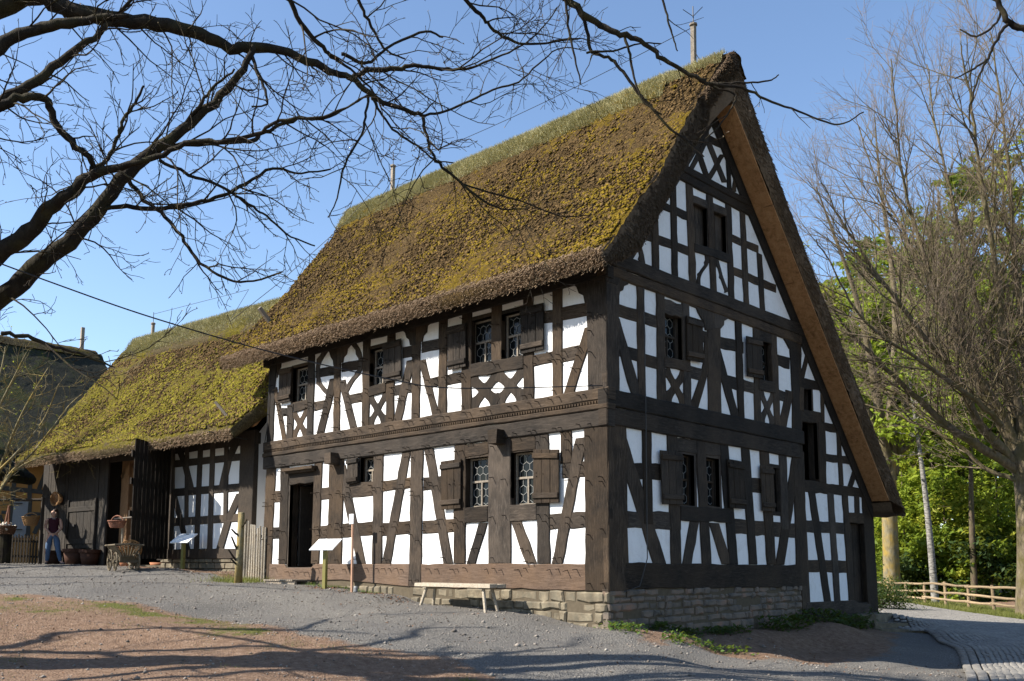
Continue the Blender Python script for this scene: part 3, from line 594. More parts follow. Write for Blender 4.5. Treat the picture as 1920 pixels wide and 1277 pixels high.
for w, k, poly in TIMBERS:
    cnt += 1
    fr = FR[k]+(cnt % 7)*.0008
    mb = MB(); n4 = len(poly) == 4
    if w == 'L' and k == 'post' and min(p_[0] for p_ in poly) > -.52:         # corner posts wrap round the corner
        poly = [(q[0] if q[0] < -.2 else .052, q[1]) for q in poly]; fr = .062
    if w == 'R' and k == 'post' and max(p_[0] for p_ in poly) < .52:
        poly = [(q[0] if q[0] > .2 else -.055, q[1]) for q in poly]; fr = .058
    plank(mb, w, rough_edge(poly) if n4 else poly, fr)
    if n4 and w == 'L' and k in ('post', 'brace', 'rail'):
        P = np.array(poly)
        if k == 'rail':
            zc = P[:, 1].mean(); ends = [(P[0, 0]+.07, zc), (P[1, 0]-.07, zc)]; pp = []
            for e in ends:
                if abs(P[1, 0]-P[0, 0]) > .35: pp += [(e[0], e[1]+.07), (e[0], e[1]-.07)]
            pegs(mb, w, pp, fr)
        else:
            tc, bc = (P[0]+P[1])/2, (P[2]+P[3])/2; pp = []
            wd = abs(P[1, 0]-P[0, 0])*.27
            L_ = np.linalg.norm(tc-bc)
            for f_ in (.05, .30, .33, .62, .66, .95):
                q = tc+(bc-tc)*f_
                if L_ < 1.4 and f_ in (.33, .66): continue
                if rng.random() < .6: pp.append((q[0]-wd, q[1]))
                if rng.random() < .6: pp.append((q[0]+wd, q[1]+rng.normal(0, .02)))
            pegs(mb, w, pp, fr)
    if k == 'sill' and w == 'L':
        P = np.array(poly); xs = np.arange(P[:, 0].min()+.3, P[:, 0].max()-.2, .21)
        pegs(mb, w, [(x_+rng.normal(0, .03), (-.10 if not (-10.2 < x_ < -9.0) else -.2)+rng.normal(0, .01)) for x_ in xs if rng.random() < .72], fr)
    mname = 'timber_sill' if (k == 'sill' and w == 'L') else ('timber_level' if k in ('rail', 'lintel', 'window_sill_beam', 'sill') else 'timber_upright')
    mb.obj(dict(post='timber_post', brace='timber_brace', rail='timber_rail', sill='timber_sill', lintel='timber_lintel', window_sill_beam='window_sill', carved_brace='carved_brace')[k], mname, house)
for i, (w, k, poly) in enumerate(BRACKETS):
    mb = MB(); plank(mb, w, poly, .051+i*.0006, ch=.006); mb.obj('carved_bracket', 'timber_upright', house)
def carved_band(a, b, wd, nub):
    a = np.array(a); b = np.array(b); d = b-a; L = np.linalg.norm(d); d /= L; nn = np.array((-d[1], d[0])); t = np.linspace(0, 1, 25)
    prof = wd/2*(1+nub*np.maximum(0, np.sin(t*math.pi*5+.6))*np.where((np.arange(25) % 4) == 1, 1.5, .6)+.45*np.abs(t-.5))
    l = [a+d*L*x+nn*y for x, y in zip(t, prof)]; r_ = [a+d*L*x-nn*y for x, y in zip(t, prof)]
    return [tuple(q) for q in l]+[tuple(q) for q in r_[::-1]]
for i, (w, k, q) in enumerate(CROSSES):
    mb = MB(); wd = abs(q[1][0]-q[0][0])*.26
    plank(mb, w, carved_band(q[0], q[2], wd, .45), .039+i*.0004, ch=.004); plank(mb, w, carved_band(q[1], q[3], wd, .45), .033+i*.0004, ch=.004)
    mb.obj('carved_cross', 'timber_upright', house)
# storey beams, plate and mouldings
def beam(name, w, u0, u1, z0, z1, fr, mat='timber_level', pegz=None, back=-.12):
    mb = MB(); plank(mb, w, rough_edge([(u0, z1), (u1, z1), (u1, z0), (u0, z0)], .006, .5), fr, back, .02)
    if pegz is not None: pegs(mb, w, [(x+rng.normal(0, .05)+dx, pegz+rng.normal(0, .012)) for x in np.arange(u0+.25, u1-.2, .62) for dx in (0, .17)], fr)
    return mb.obj(name, mat, house)
beam('storey_beam', 'L', -11.33, .085, 2.45, 2.76, .088, pegz=2.52)
beam('storey_moulding', 'L', -11.34, .10, 2.76, 2.865, .115)
mb = MB(); plank(mb, 'L', [(-11.33, 2.935), (.08, 2.935), (.08, 2.865), (-11.33, 2.865)], .078, -.1, .004)
for x in np.arange(-11.2, .02, .068): mb.box((x, -.088, 2.90), (.019, .018, .024))
mb.obj('dentil_strip', 'timber_level', house)
beam('storey_sill', 'L', -11.34, .105, 2.935, 3.155, .098, pegz=3.07)
beam('wall_plate', 'L', -11.5, .09, 5.19, 5.42, .075)
mb = MB()
plank(mb, 'L', [(-11.35, 5.62), (.05, 5.62), (.05, 5.42), (-11.35, 5.42)], .016, -.1); mb.obj('eave_infill', 'plaster', house)
for x in np.arange(-10.9, .2, 1.02):
    mb = MB(); mb.box((x, .1, 5.50), (.09, .36, .075), jit=.004); mb.obj('joist_end', 'timber_level', house)
beam('storey_beam', 'R', -.10, 7.16, 2.47, 2.80, .082); beam('storey_sill', 'R', -.11, 7.36, 2.805, 3.13, .096)
beam('wall_plate', 'R', -.10, 7.45, 5.23, 5.44, .072); beam('attic_sill', 'R', -.2, 7.75, 5.445, 5.72, .085)
beam('collar_beam', 'R', 2.0, 5.35, 7.80, 7.99, .070); beam('collar_sill', 'R', 2.2, 5.25, 7.995, 8.16, .082)
# rafters along the gable slope
for a, b, wd in (((-.05, 5.1), (3.75, 9.9), .30), ((3.65, 9.9), (11.1, 1.60), .30)):
    mb = MB(); s_ = 1 if a[0] < 3 else -1
    plank(mb, 'R', [a, b, (b[0], b[1]-.42*(1 if s_ > 0 else 1)), (a[0]+(.33 if s_ > 0 else 0), a[1]-(0 if s_ > 0 else .42))], .066 if s_ > 0 else .068); mb.obj('gable_rafter', 'timber_upright', house)
# beam ends sticking out through the left wall
for x in (-2.62, -8.12):
    mb = MB(); mb.box((x, -.15, 2.485), (.125, .16, .135), jit=.006); mb.obj('beam_end', 'timber_level', house)
# hood over the door
mb = MB(); mb.box((-9.56, -.12, 2.34), (.66, .10, .035)); mb.box((-9.56, -.09, 2.28), (.6, .06, .03)); mb.obj('door_hood', 'timber_level', house)

# plaster walls with real openings
OPEN = [tuple(a) for a in WINDOWS]+[tuple(a) for a in HOLES]
def clip(poly, line):
    (a, b, c) = line; out = []
    for i in range(len(poly)):
        p, q = poly[i-1], poly[i]; dp = a*p[0]+b*p[1]-c; dq = a*q[0]+b*q[1]-c
        if (dp <= 0) != (dq <= 0):
            t = dp/(dp-dq); out.append((p[0]+(q[0]-p[0])*t, p[1]+(q[1]-p[1])*t))
        if dq <= 0: out.append(q)
    return out
def wall_sheet(w, u0, u1, z0, z1, lines, front, name, mat):
    us = sorted({u0, u1, *[v for o in OPEN if o[0] == w for v in o[1:3]]}); zs = sorted({z0, z1, *[v for o in OPEN if o[0] == w for v in o[3:5]]})
    mb = MB()
    for i in range(len(us)-1):
        for j in range(len(zs)-1):
            uc, zc = (us[i]+us[i+1])/2, (zs[j]+zs[j+1])/2
            if any(o[0] == w and o[1] < uc < o[2] and o[3] < zc < o[4] for o in OPEN): continue
            poly = [(us[i], zs[j]), (us[i+1], zs[j]), (us[i+1], zs[j+1]), (us[i], zs[j+1])]
            for l in lines:
                if poly: poly = clip(poly, l)
            if len(poly) > 2: mb.add([wp(w, *q, front) for q in poly], [tuple(range(len(poly)))])
    ob = mb.obj(name, mat, house); mb = MB()
    for o in OPEN:                       # timber lined reveals of the openings
        if o[0] != w: continue
        _, a, b, c, d = o; mb = MB()
        for (p, q) in (((a, c), (b, c)), ((b, c), (b, d)), ((b, d), (a, d)), ((a, d), (a, c))):
            mb.add([wp(w, *p, front+.012), wp(w, *q, front+.012), wp(w, *q, -.22), wp(w, *p, -.22)], [(0, 1, 2, 3)])
        mb.obj('opening_reveal', 'timber_upright', house)
    return ob
wall_sheet('L', -11.26, 0, -.2, 5.5, [], .018, 'plaster_wall', 'plaster')
wall_sheet('R', 0, 11.1, -1.0, 9.8, [(-1.268, 1, 9.82-1.268*3.7), (1.114, 1, 9.82+1.114*3.7), (-1, 0, 0), (-1, -8, 8*.42-0) if False else (-.0714, -1, .42)], .018, 'gable_wall', 'plaster')
mb = MB(); mb.add([(-11.26, .02, -.6), (-11.26, 11, -.6), (-11.26, 11, 1.6), (-11.26, 3.7, 9.6), (-11.26, .02, 5.2)], [(0, 1, 2, 3, 4)]); mb.add([(-11.26, 11.05, -1.5), (.0, 11.05, -1.5), (.0, 11.05, 1.6), (-11.26, 11.05, 1.6)], [(0, 1, 2, 3)])
mb.obj('rear_wall', 'plaster', house)
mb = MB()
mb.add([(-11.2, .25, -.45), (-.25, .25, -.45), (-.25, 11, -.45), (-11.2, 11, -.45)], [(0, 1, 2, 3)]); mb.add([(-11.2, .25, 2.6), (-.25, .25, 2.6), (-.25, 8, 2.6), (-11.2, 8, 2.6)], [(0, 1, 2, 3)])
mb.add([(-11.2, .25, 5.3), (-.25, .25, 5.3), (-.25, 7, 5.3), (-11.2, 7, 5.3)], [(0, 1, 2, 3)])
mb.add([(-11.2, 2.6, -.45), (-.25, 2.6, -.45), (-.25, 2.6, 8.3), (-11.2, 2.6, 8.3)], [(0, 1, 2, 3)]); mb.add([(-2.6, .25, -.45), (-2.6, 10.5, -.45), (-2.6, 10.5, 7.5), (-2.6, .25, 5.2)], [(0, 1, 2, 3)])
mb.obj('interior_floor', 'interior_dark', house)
# main door: frame step, dark passage, leaf folded inside
mb = MB(); mb.box((-9.55, .02, -.12), (.54, .07, .035), jit=.003); mb.obj('door_threshold', 'timber_sill', house)
mb = MB(); mb.box((-10.05, .75, .95), (.03, .5, 1.0)); mb.obj('door_leaf', 'barn_timber', house)
# gable openings closed with boards / dark aisle door
for (w, a, b, c, d) in HOLES[1:3]:
    mb = MB(); n = 4
    for i in range(n):
        x0 = a+(b-a)*i/n; x1 = a+(b-a)*(i+1)/n-.008; plank(mb, w, [(x0, d), (x1, d), (x1, c), (x0, c)], -.075-.004*(i % 2), -.11, .004)
    mb.obj('attic_hatch', 'timber_upright', house)
w, a, b, c, d = HOLES[5]
mb = MB()
for i in range(5):
    x0 = a+.28+(b-a-.28)*i/5; x1 = a+.28+(b-a-.28)*(i+1)/5-.01; plank(mb, w, [(x0, d), (x1, d), (x1, c), (x0, c)], -.12-.003*(i % 2), -.16, .004)
mb.obj('aisle_door', 'timber_upright', house)
# windows
def casing(w, u0, u1, z0, z1):
    mb = MB(); e = .085; f = .0305
    for a, b, c, d, g_ in ((u0-e, u0, z0-e, z1+e, 0), (u1, u1+e, z0-e, z1+e, 0), (u0, u1, z1, z1+e, .001), (u0, u1, z0-e, z0, .001)): plank(mb, w, [(a, d), (b, d), (b, c), (a, c)], f+g_, -.06, .004)
    mb.obj('opening_casing', 'timber_upright', house)
for o in OPEN: casing(*o)
def make_window(w, u0, u1, z0, z1, i):
    fb = MB(); t = .035; D0 = -.105; D1 = -.17
    def bx(a, b, c, d, f=D0): plank(fb, w, [(a, d), (b, d), (b, c), (a, c)], f, D1, .004)
    bx(u0, u0+t, z0, z1); bx(u1-t, u1, z0, z1); bx(u0+t, u1-t, z0, z0+t, D0-.002); bx(u0+t, u1-t, z1-t, z1, D0-.002)
    zm = z0+(z1-z0)*.52; um = (u0+u1)/2
    bx(u0+t, u1-t, zm-.022, zm+.022, D0-.004); bx(um-.02, um+.02, z0+t, zm-.022, D0-.006)
    fo = fb.obj('window', 'grey_wood' if w == 'L' else 'timber_upright', house)
    gp = MB(); ld = MB(); s = .10; dx = s*math.sqrt(3)
    # hexagonal panes, each set a little differently
    nx = int((u1-u0)/dx)+2; nz = int((z1-z0)/(1.5*s))+2
    for r_ in range(-1, nz):
        for c_ in range(-1, nx):
            cx = u0+c_*dx+(dx/2 if r_ % 2 else 0); cz = z0+r_*1.5*s
            hexa = [(cx+s*math.sin(k*math.pi/3), cz+s*math.cos(k*math.pi/3)) for k in range(6)]
            poly = hexa
            for l in ((1, 0, u1-t*.5), (-1, 0, -(u0+t*.5)), (0, 1, z1-t*.5), (0, -1, -(z0+t*.5))):
                if poly: poly = clip(poly, l)
            if len(poly) < 3: continue
            tu, tz = rng.normal(0, .02, 2)
            gp.add([wp(w, p[0], p[1], -.145+(p[0]-cx)*tu+(p[1]-cz)*tz) for p in poly], [tuple(range(len(poly)))])
            for k in range(3):
                a, b = hexa[k], hexa[k+1]
                if all(u0+.01 < q[0] < u1-.01 and z0+.01 < q[1] < z1-.01 for q in (a, b)):
                    ld.bar(wp(w, *a, -.136), wp(w, *b, -.136), .008, .008)
    gp.obj('pane', 'window_glass', fo); ld.obj('leading', 'lead', fo)
for i, a in enumerate(WINDOWS): make_window(*a, i)
# shutters
for i, (w, q) in enumerate(SHUTTERS):
    mb = MB(); q = np.array(q); nb = 3; f0 = .098+(i % 3)*.004
    for k in range(nb):
        a, b = k/nb, (k+1)/nb-.012
        tl = q[0]+(q[1]-q[0])*a; tr = q[0]+(q[1]-q[0])*b; bl = q[3]+(q[2]-q[3])*a; br = q[3]+(q[2]-q[3])*b
        plank(mb, w, [tuple(tl), tuple(tr), tuple(br), tuple(bl)], f0+(k % 2)*.003, f0-.028, .005)
    so = mb.obj('shutter', 'timber_upright', house)
    for fz in (.12, .86):
        bm_ = MB(); l = q[0]+(q[3]-q[0])*fz; r_ = q[1]+(q[2]-q[1])*fz; h = .05
        plank(bm_, w, [(l[0], l[1]+h), (r_[0]-.01, r_[1]+h), (r_[0]-.01, r_[1]-h), (l[0], l[1]-h)], f0+.036, f0, .008); bm_.obj('batten', 'timber_level', so)
# stone plinth, block by block
def stones(w, u0, u1, ztop, zbot, mat, fr=.03):
    mb = MB(); z = ztop
    while z > zbot:
        h = rng.uniform(.09, .23); u = u0; ph = rng.uniform(0, 6)
        while u < u1:
            L = rng.uniform(.14, .62)*(.6+h*2.4); a, b = u+.008, min(u+L, u1)-.008
            if b-a > .05:
                j = lambda: rng.normal(0, .015)
                poly = [(a+j(), z-.007+j()*.4), ((a+b)/2, z-.005+j()*.6), (b+j(), z-.007+j()*.4), (b+j(), z-h+.007+j()), ((a+b)/2, z-h+.005+j()), (a+j(), z-h+.007+j())]
                plank(mb, w, poly, fr+rng.uniform(-.012, .045), -.1, .03)
            u += L
        z -= h
    return mb
mb = stones('L', -9.0, .045, -.49, -1.45, 'stone'); mb.obj('stone_plinth', 'stone', house)
mb = stones('R', -.05, 7.06, -.45, -1.75, 'stone_dark'); mb.obj('stone_plinth', 'stone_dark', house)
mb = stones('R', 7.06, 10.9, -1.0, -1.7, 'stone_dark', -.02); mb.obj('stone_plinth', 'stone_dark', house)
mb = MB(); plank(mb, 'L', [(-11.2, -.15), (0, -.15), (0, -1.6), (-11.2, -1.6)], .024, -.1, .004); plank(mb, 'R', [(.02, -.44), (7.06, -.44), (7.06, -.98), (11.0, -.98), (11.0, -1.9), (.02, -1.9)], .022, -.1, .004); mb.obj('mortar_bed', 'mortar', house)
# lightning conductor cable down the wall and bracket
mb = MB(); mb.tube([(-11.15, -.08, 5.05), (-11.17, -.09, 3.5), (-11.3, -.1, 2.9)], .012, 5); mb.obj('conductor_cable', 'iron', house)
mb = MB(); mb.tube([(.12, 1.0, 5.2), (.13, 1.0, 2.9), (.13, .98, .1), (.12, .75, -.4), (.10, .3, -.5)], .010, 5); mb.obj('conductor_cable', 'iron', house)

# ------------------------------------------------------------------ thatch
def resample(P, step):
    P = np.array(P, float); d = np.r_[0, np.cumsum(np.linalg.norm(np.diff(P, axis=0), axis=1))]; n = max(2, int(d[-1]/step)+1); t = np.linspace(0, d[-1], n)
    return np.stack([np.interp(t, d, P[:, 0]), np.interp(t, d, P[:, 1])], 1)
def thatch_sheet(name, prof, x0, x1, sx, sp, fmap, mat, parent, amp=1.0, moss_f=None, capends=True, xshift=None, seed=0):
    """sheet along the roof: prof (a,z) polyline seen from outside; displaced outwards into clumps"""
    P = resample(prof, sp); nu = len(P); xs = np.linspace(x0, x1, max(2, int(abs(x1-x0)/sx)+1)); nx = len(xs)
    T = np.gradient(P, axis=0); T /= np.linalg.norm(T, axis=1)[:, None]; N_ = np.stack([-T[:, 1], T[:, 0]], 1)
    if N_[nu//2, 1] < 0: N_ = -N_
    A = np.repeat(P[None, :, 0], nx, 0); Z = np.repeat(P[None, :, 1], nx, 0); X = np.repeat(xs[:, None], nu, 1); S = np.repeat(np.linspace(0, 1, nu)[None], nx, 0)
    if xshift is not None: X = X+xshift(X, S)
    arc = np.r_[0, np.cumsum(np.linalg.norm(np.diff(P, axis=0), axis=1))]
    q = np.stack([X.ravel()+seed*17.3, np.repeat(arc[None], nx, 0).ravel(), np.zeros(nx*nu)+seed], 1)
    big = noise(q, 1.6); mid = noise(q*np.array((1, .75, 1))+5, .30); sm = noise(q*np.array((1, .8, 1))+11, .115); ti = noise(q+23, .055)
    clump = np.clip(sm*.9+ti*.45+.12, -.7, 1)
    lip = np.clip((np.repeat(arc[None], nx, 0).ravel()-.25)/.35, .14, 1)
    disp = amp*(.045*big+(.026*mid+.044*clump)*lip)
    A = A+N_[None, :, 0]*disp.reshape(nx, nu); Z = Z+N_[None, :, 1]*disp.reshape(nx, nu)
    V = np.array([fmap(a, b, c) for a, b, c in ((X.ravel()), )]) if False else fmap(X.ravel(), A.ravel(), Z.ravel())
    base = moss_f(X, S).ravel() if moss_f is not None else 0
    moss = np.clip(.42+.30*noise(q+41, .9)+.22*mid+.22*clump+base, 0, 1)
    return fastmesh(name, V, grid_faces(nx, nu), mat, parent, smooth=True, attrs=dict(moss=moss, relief=clump))
hm = lambda x, a, z: np.stack([x, a, z], 1)
roof = empty('roof', (0, 0, 0), None, None); roof.parent = house; roof.location = (0, 0, 1.1)
APX = (3.7, 10.62)
XL, XR = -12.75, .56
left_out = [(-.72, 5.16), (-.80, 5.26), (-.82, 5.36), (-.70, 5.47), (-.45, 5.72), (.2, 6.42), (1.2, 7.52), (2.4, 9.05), (3.05, 9.93), (3.38, 10.52), (3.58, 10.84), (3.76, 10.93), (3.95, 10.84), (4.2, 10.45)]
right_out = [(3.95, 10.84), (4.3, 10.32), (6, 8.15), (9, 4.75), (11.2, 2.28), (11.95, 1.44), (12.02, 1.33), (11.9, 1.28), (11.2, 1.33), (11.02, 1.62)]
VSH = lambda S: np.interp(S, [0, .3, .5, .76, .86, .93, 1.0], [.02, -.10, -.19, -.30, -.12, .07, .07])
def xsh_house(X, S):
    # the left end flares out over the barn roof towards the eave and leans in towards the ridge
    t = np.clip((XL+2.5-X)/2.5, 0, 1)
    v = np.clip((X+1.2)/1.7, 0, 1)
    return t*(.9*S-.15)*-1*.55+t*.25*np.exp(-S*9)+v*VSH(S)
def moss_house(X, S):
    verge = np.clip((X+1.6)/2.0, 0, 1)*np.clip(1.1-S*1.35, 0, 1)*.42
    eave = np.clip(.26-S*1.5, 0, .26)*.75*np.clip((X+9)/6, .2, 1)
    dry = -.35*np.clip((X+1.8)/2, 0, 1)*np.clip((S-.62)/.2, 0, 1)
    top = .12*np.clip((S-.7)/.2, 0, 1)
    fray = -.6*(S < .035)
    return verge+eave+dry+top-.13+fray
thatch_sheet('thatch', left_out, XL, XR, .05, .05, hm, 'thatch_house', roof, 1.0, moss_house, xshift=xsh_house)
thatch_sheet('thatch', right_out, XL, XR, .16, .08, hm, 'straw_dark', roof, .8, seed=3)
# underside and rolled verge at the gable end
und_l = [(-.72, 5.16), (-.1, 5.40), (.45, 5.70), (3.7, 9.82)]; und_r = [(3.7, 9.82), (11.02, 1.66)]
mb = MB()
for P in (und_l, und_r):
    for (a, b), (c, d) in zip(P[:-1], P[1:]): xr = XR-.05 if P is und_r else .03; mb.add([(XL+.1, a, b), (xr, a, b), (xr, c, d), (XL+.1, c, d)], [(0, 1, 2, 3)])
mb.obj('roof_underside', 'straw_dark', roof)
def verge(name, outer, under, x, out, mat, bulge, seed, shift=None):
    n = 260; O_ = resample(outer, .02); U_ = resample(under, .02)
    O_ = O_[np.linspace(0, len(O_)-1, n).astype(int)]; U_ = U_[np.linspace(0, len(U_)-1, n).astype(int)]
    k = 13; t = np.linspace(0, 1, k)[None, :, None]; G = O_[:, None]*(1-t)+U_[:, None]*t
    q = np.concatenate([G.reshape(-1, 2), np.zeros((n*k, 1))+seed], 1); dsp = .018*noise(q, .13)+.016*noise(q, .06)+.03*noise(q, .7)
    bx = (bulge*np.sin(np.pi*np.clip(t[..., 0], .0, 1)*.92+.02)+np.zeros((n, k))).ravel()
    xx = x+out*(bx+dsp-.03)
    if shift is not None: xx = xx+shift(np.full(n*k, XL), np.repeat(np.linspace(.03, .93, n), k))
    return fastmesh(name, np.stack([xx, G[..., 0].ravel(), G[..., 1].ravel()], 1), grid_faces(n, k), mat, roof, True, dict(moss=np.clip(.15+.3*noise(q, .6), 0, 1), relief=dsp))
vl_o = left_out[2:12]; vl_u = [(-.72, 5.16), (-.1, 5.40), (.45, 5.70), (3.45, 9.5)]
verge('verge_thatch', left_out[1:13], und_l, XR-.03, 1, 'straw_dark', .05, 1, lambda X, S: VSH(S))
verge('verge_thatch', [(3.76, 10.93)]+right_out[:6], und_r, XR, 1, 'straw_dark', .10, 2)
verge('verge_thatch', left_out[1:13], und_l, XL+.02, -1, 'thatch_house', .10, 4, xsh_house)
# brown soffit boards under the gable overhang
mb = MB()
nrm_ = np.array((1.114, 1))/math.hypot(1.114, 1)
for q0, q1, cuts, e in ((.10, .322, (0, 2.9, 5.3, 7.26), 0), (.328, .545, (0, 1.6, 4.3, 7.26), .006)):
    for ka, kb in zip(cuts[:-1], cuts[1:]):
        pa = np.array((3.75+ka+.005, 9.765-(ka+.005)*1.114))-nrm_*e; pb = np.array((3.75+kb-.005, 9.765-(kb-.005)*1.114))-nrm_*(e+rng.uniform(0, .01)); o = -nrm_*.035
        mb.prism([(q0, *(pa)), (q1, *(pa)), (q1, *(pb)), (q0, *(pb))], [(q0, *(pa+o)), (q1, *(pa+o)), (q1, *(pb+o)), (q0, *(pb+o))])
mb.obj('soffit_board', 'soffit_wood', roof)
# straw ends: eave lip and verge fringe
def eave_straw(n, fx, mat, parent, name='eave_straw'):
    b, d, l = fx(n); return straws(name, b, d, l, rng.uniform(.003, .0065, n), mat, parent)
def fx_house(n):
    x = rng.uniform(XL+.05, XR+.02, n); t = rng.random(n); a = -.80+.11*t**1.5+rng.normal(0, .012, n); z = 5.47-.30*t+rng.normal(0, .03, n)
    t2 = np.clip((XL+2.5-x)/2.5, 0, 1); x = x+t2*.33
    d = np.stack([rng.normal(0, .25, n), -.75+rng.normal(0, .15, n), -.62+rng.normal(0, .2, n)], 1); d /= np.linalg.norm(d, axis=1)[:, None]
    return np.stack([x, a, z], 1), d, rng.uniform(.03, .10, n)
eave_straw(24000, fx_house, 'straw', roof)
def fx_verge(n, outer, under, dirv, spread):
    O_ = resample(outer, .02); U_ = resample(under, .02); k = rng.random(n); i = (k*(len(O_)-1)).astype(int); j = (k*(len(U_)-1)).astype(int); t = rng.random(n)[:, None]*.95
    G = O_[i]*(1-t)+U_[j]*t; bl = .09*np.sin(np.pi*t[:, 0]*.92+.02)
    d = np.array(dirv)+rng.normal(0, spread, (n, 3)); d /= np.linalg.norm(d, axis=1)[:, None]
    return np.stack([XR+bl-.03, G[:, 0], G[:, 1]], 1), d, rng.uniform(.06, .17, n)
b, d, l = fx_verge(9000, left_out[1:13], und_l, (.35, -.35, -.8), .22); b[:, 0] += -.06+VSH(np.clip((b[:, 2]-5.0)/6.0, 0, 1)); straws('verge_straw', b, d, l*.55, rng.uniform(.004, .008, len(b)), 'straw_dark', roof)
b, d, l = fx_verge(4500, left_out[8:13], [(2.9, 8.83), (3.7, 9.82)], (.4, -.3, -.8), .25); b[:, 0] += -.03+VSH(np.clip((b[:, 2]-5.0)/6.0, 0, 1)); straws('verge_straw', b, d, l*.6, rng.uniform(.004, .009, len(b)), 'straw_dark', roof)
b, d, l = fx_verge(9000, [(3.76, 10.93)]+right_out[:6], und_r, (.25, .62, -.75), .16); straws('verge_straw', b, d, l*.75, rng.uniform(.004, .008, len(b)), 'straw_dark', roof)
# moss and stubble tufts standing off the surface
def tufts(name, n, prof, x0, x1, fmap, mat, parent, s0, s1, ln, wd, xp=1.0, dirf=None, xshift=None):
    P = resample(prof, .02); T = np.gradient(P, axis=0); T /= np.linalg.norm(T, axis=1)[:, None]; N_ = np.stack([-T[:, 1], T[:, 0]], 1)
    if N_[len(P)//2, 1] < 0: N_ = -N_
    s = s0+(s1-s0)*rng.random(n)**xp; i = (s*(len(P)-1)).astype(int); x = rng.uniform(x0, x1, n)
    if xshift is not None: x = x+xshift(x, s)
    base = fmap(x, P[i, 0], P[i, 1]); up = fmap(x, P[i, 0]+N_[i, 0], P[i, 1]+N_[i, 1])-base; dn = fmap(x, P[i, 0]-T[i, 0], P[i, 1]-T[i, 1])-base
    d = up*.6+dn*.35*rng.random(n)[:, None]+np.array((0, 0, .35))+rng.normal(0, .4, (n, 3)); d /= np.linalg.norm(d, axis=1)[:, None]
    return blades(name, base+up*.01, d, rng.uniform(*ln, n), rng.uniform(*wd, n), mat, parent)
tufts('roof_stubble', 16000, left_out, XL, XR, hm, 'thatch_house', roof, .05, .95, (.03, .08), (.008, .02), xshift=xsh_house)
def cushions(name, n, prof, x0, x1, fmap, mat, parent, accept, size=(.022, .06), xshift=None, seed=0):
    P = resample(prof, .02); T = np.gradient(P, axis=0); T /= np.linalg.norm(T, axis=1)[:, None]; N_ = np.stack([-T[:, 1], T[:, 0]], 1)
    if N_[len(P)//2, 1] < 0: N_ = -N_
    s = rng.uniform(.06, .9, n); x = rng.uniform(x0, x1, n); arc = s*len(P)*.02
    q = np.stack([x+seed*17.3, arc, np.zeros(n)+seed], 1); k = accept(x, s, .30*noise(q+41, .9)+.25*noise(q+5, .3)) > rng.random(n); s, x, q = s[k], x[k], q[k]; n = len(s); i = (s*(len(P)-1)).astype(int)
    if xshift is not None: x = x+xshift(x, s)
    b = fmap(x, P[i, 0], P[i, 1]); up = fmap(x, P[i, 0]+N_[i, 0], P[i, 1]+N_[i, 1])-b; dn = fmap(x, P[i, 0]+T[i, 0], P[i, 1]+T[i, 1])-b; sd = np.cross(up, dn)
    b = b+up*.03; r = rng.uniform(*size, n)[:, None]*np.ones((1, 3)); r[:, 0] *= rng.uniform(.8, 1.7, n); r[:, 2] *= rng.uniform(.45, .8, n); w_ = rng.uniform(.75, 1.25, (n, 6, 1))
    V = np.stack([b+sd*r[:, :1], b-sd*r[:, :1], b+dn*r[:, 1:2], b-dn*r[:, 1:2], b+up*r[:, 2:], b-up*r[:, 2:]], 1); V = b[:, None]+(V-b[:, None])*w_
    fc = np.array([(0, 2, 4), (2, 1, 4), (1, 3, 4), (3, 0, 4), (2, 0, 5), (1, 2, 5), (3, 1, 5), (0, 3, 5)]); o = fastmesh(name, V.reshape(-1, 3), ((np.arange(n)*6)[:, None, None]+fc[None]).reshape(-1, 3), mat, parent, True); o['kind'] = 'stuff'; return o
cushions('moss_cushions', 42000, left_out, XL, XR-.1, hm, 'moss_gold', roof, lambda x, s, nz: np.clip(.10+nz*1.1+np.clip(.3-s, 0, .3)*1.2+np.clip((x+1.6)/2, 0, 1)*np.clip(1.0-s*1.3, 0, 1)*.42-.5*(np.clip((x+1.8)/2, 0, 1)*(s > .65)), 0, 1), (.018, .046), xsh_house)
cushions('thatch_clumps', 34000, left_out, XL, XR-.1, hm, 'heath_brown', roof, lambda x, s, nz: np.clip(.62-nz, 0, 1), (.016, .042), xsh_house, 2)
# ridge turf: a cap with grass
cap = [(2.95, 9.66), (3.1, 9.98), (3.22, 10.25), (3.40, 10.62), (3.6, 10.92), (3.78, 10.99), (4.0, 10.86), (4.3, 10.4)]
capx0, capx1 = XL+.1, -.9
thatch_sheet('ridge_turf', cap, capx0, capx1, .06, .06, hm, 'thatch_house', roof, .9, xshift=lambda X, S: np.clip((XL+2.5-X)/2.5, 0, 1)*-.33, seed=5)
tufts('ridge_grass', 60000, cap, capx0, capx1, hm, 'turf_blade', roof, .26, .85, (.05, .15), (.010, .022), .9, xshift=lambda X, S: np.clip((XL+2.5-X)/2.5, 0, 1)*-.33)
tufts('ridge_grass', 3500, [(3.38, 10.52), (3.58, 10.86), (3.76, 10.95), (3.95, 10.86)], -.9, .45, hm, 'turf_blade', roof, .1, .6, (.05, .14), (.006, .015))
for q in range(2): pass
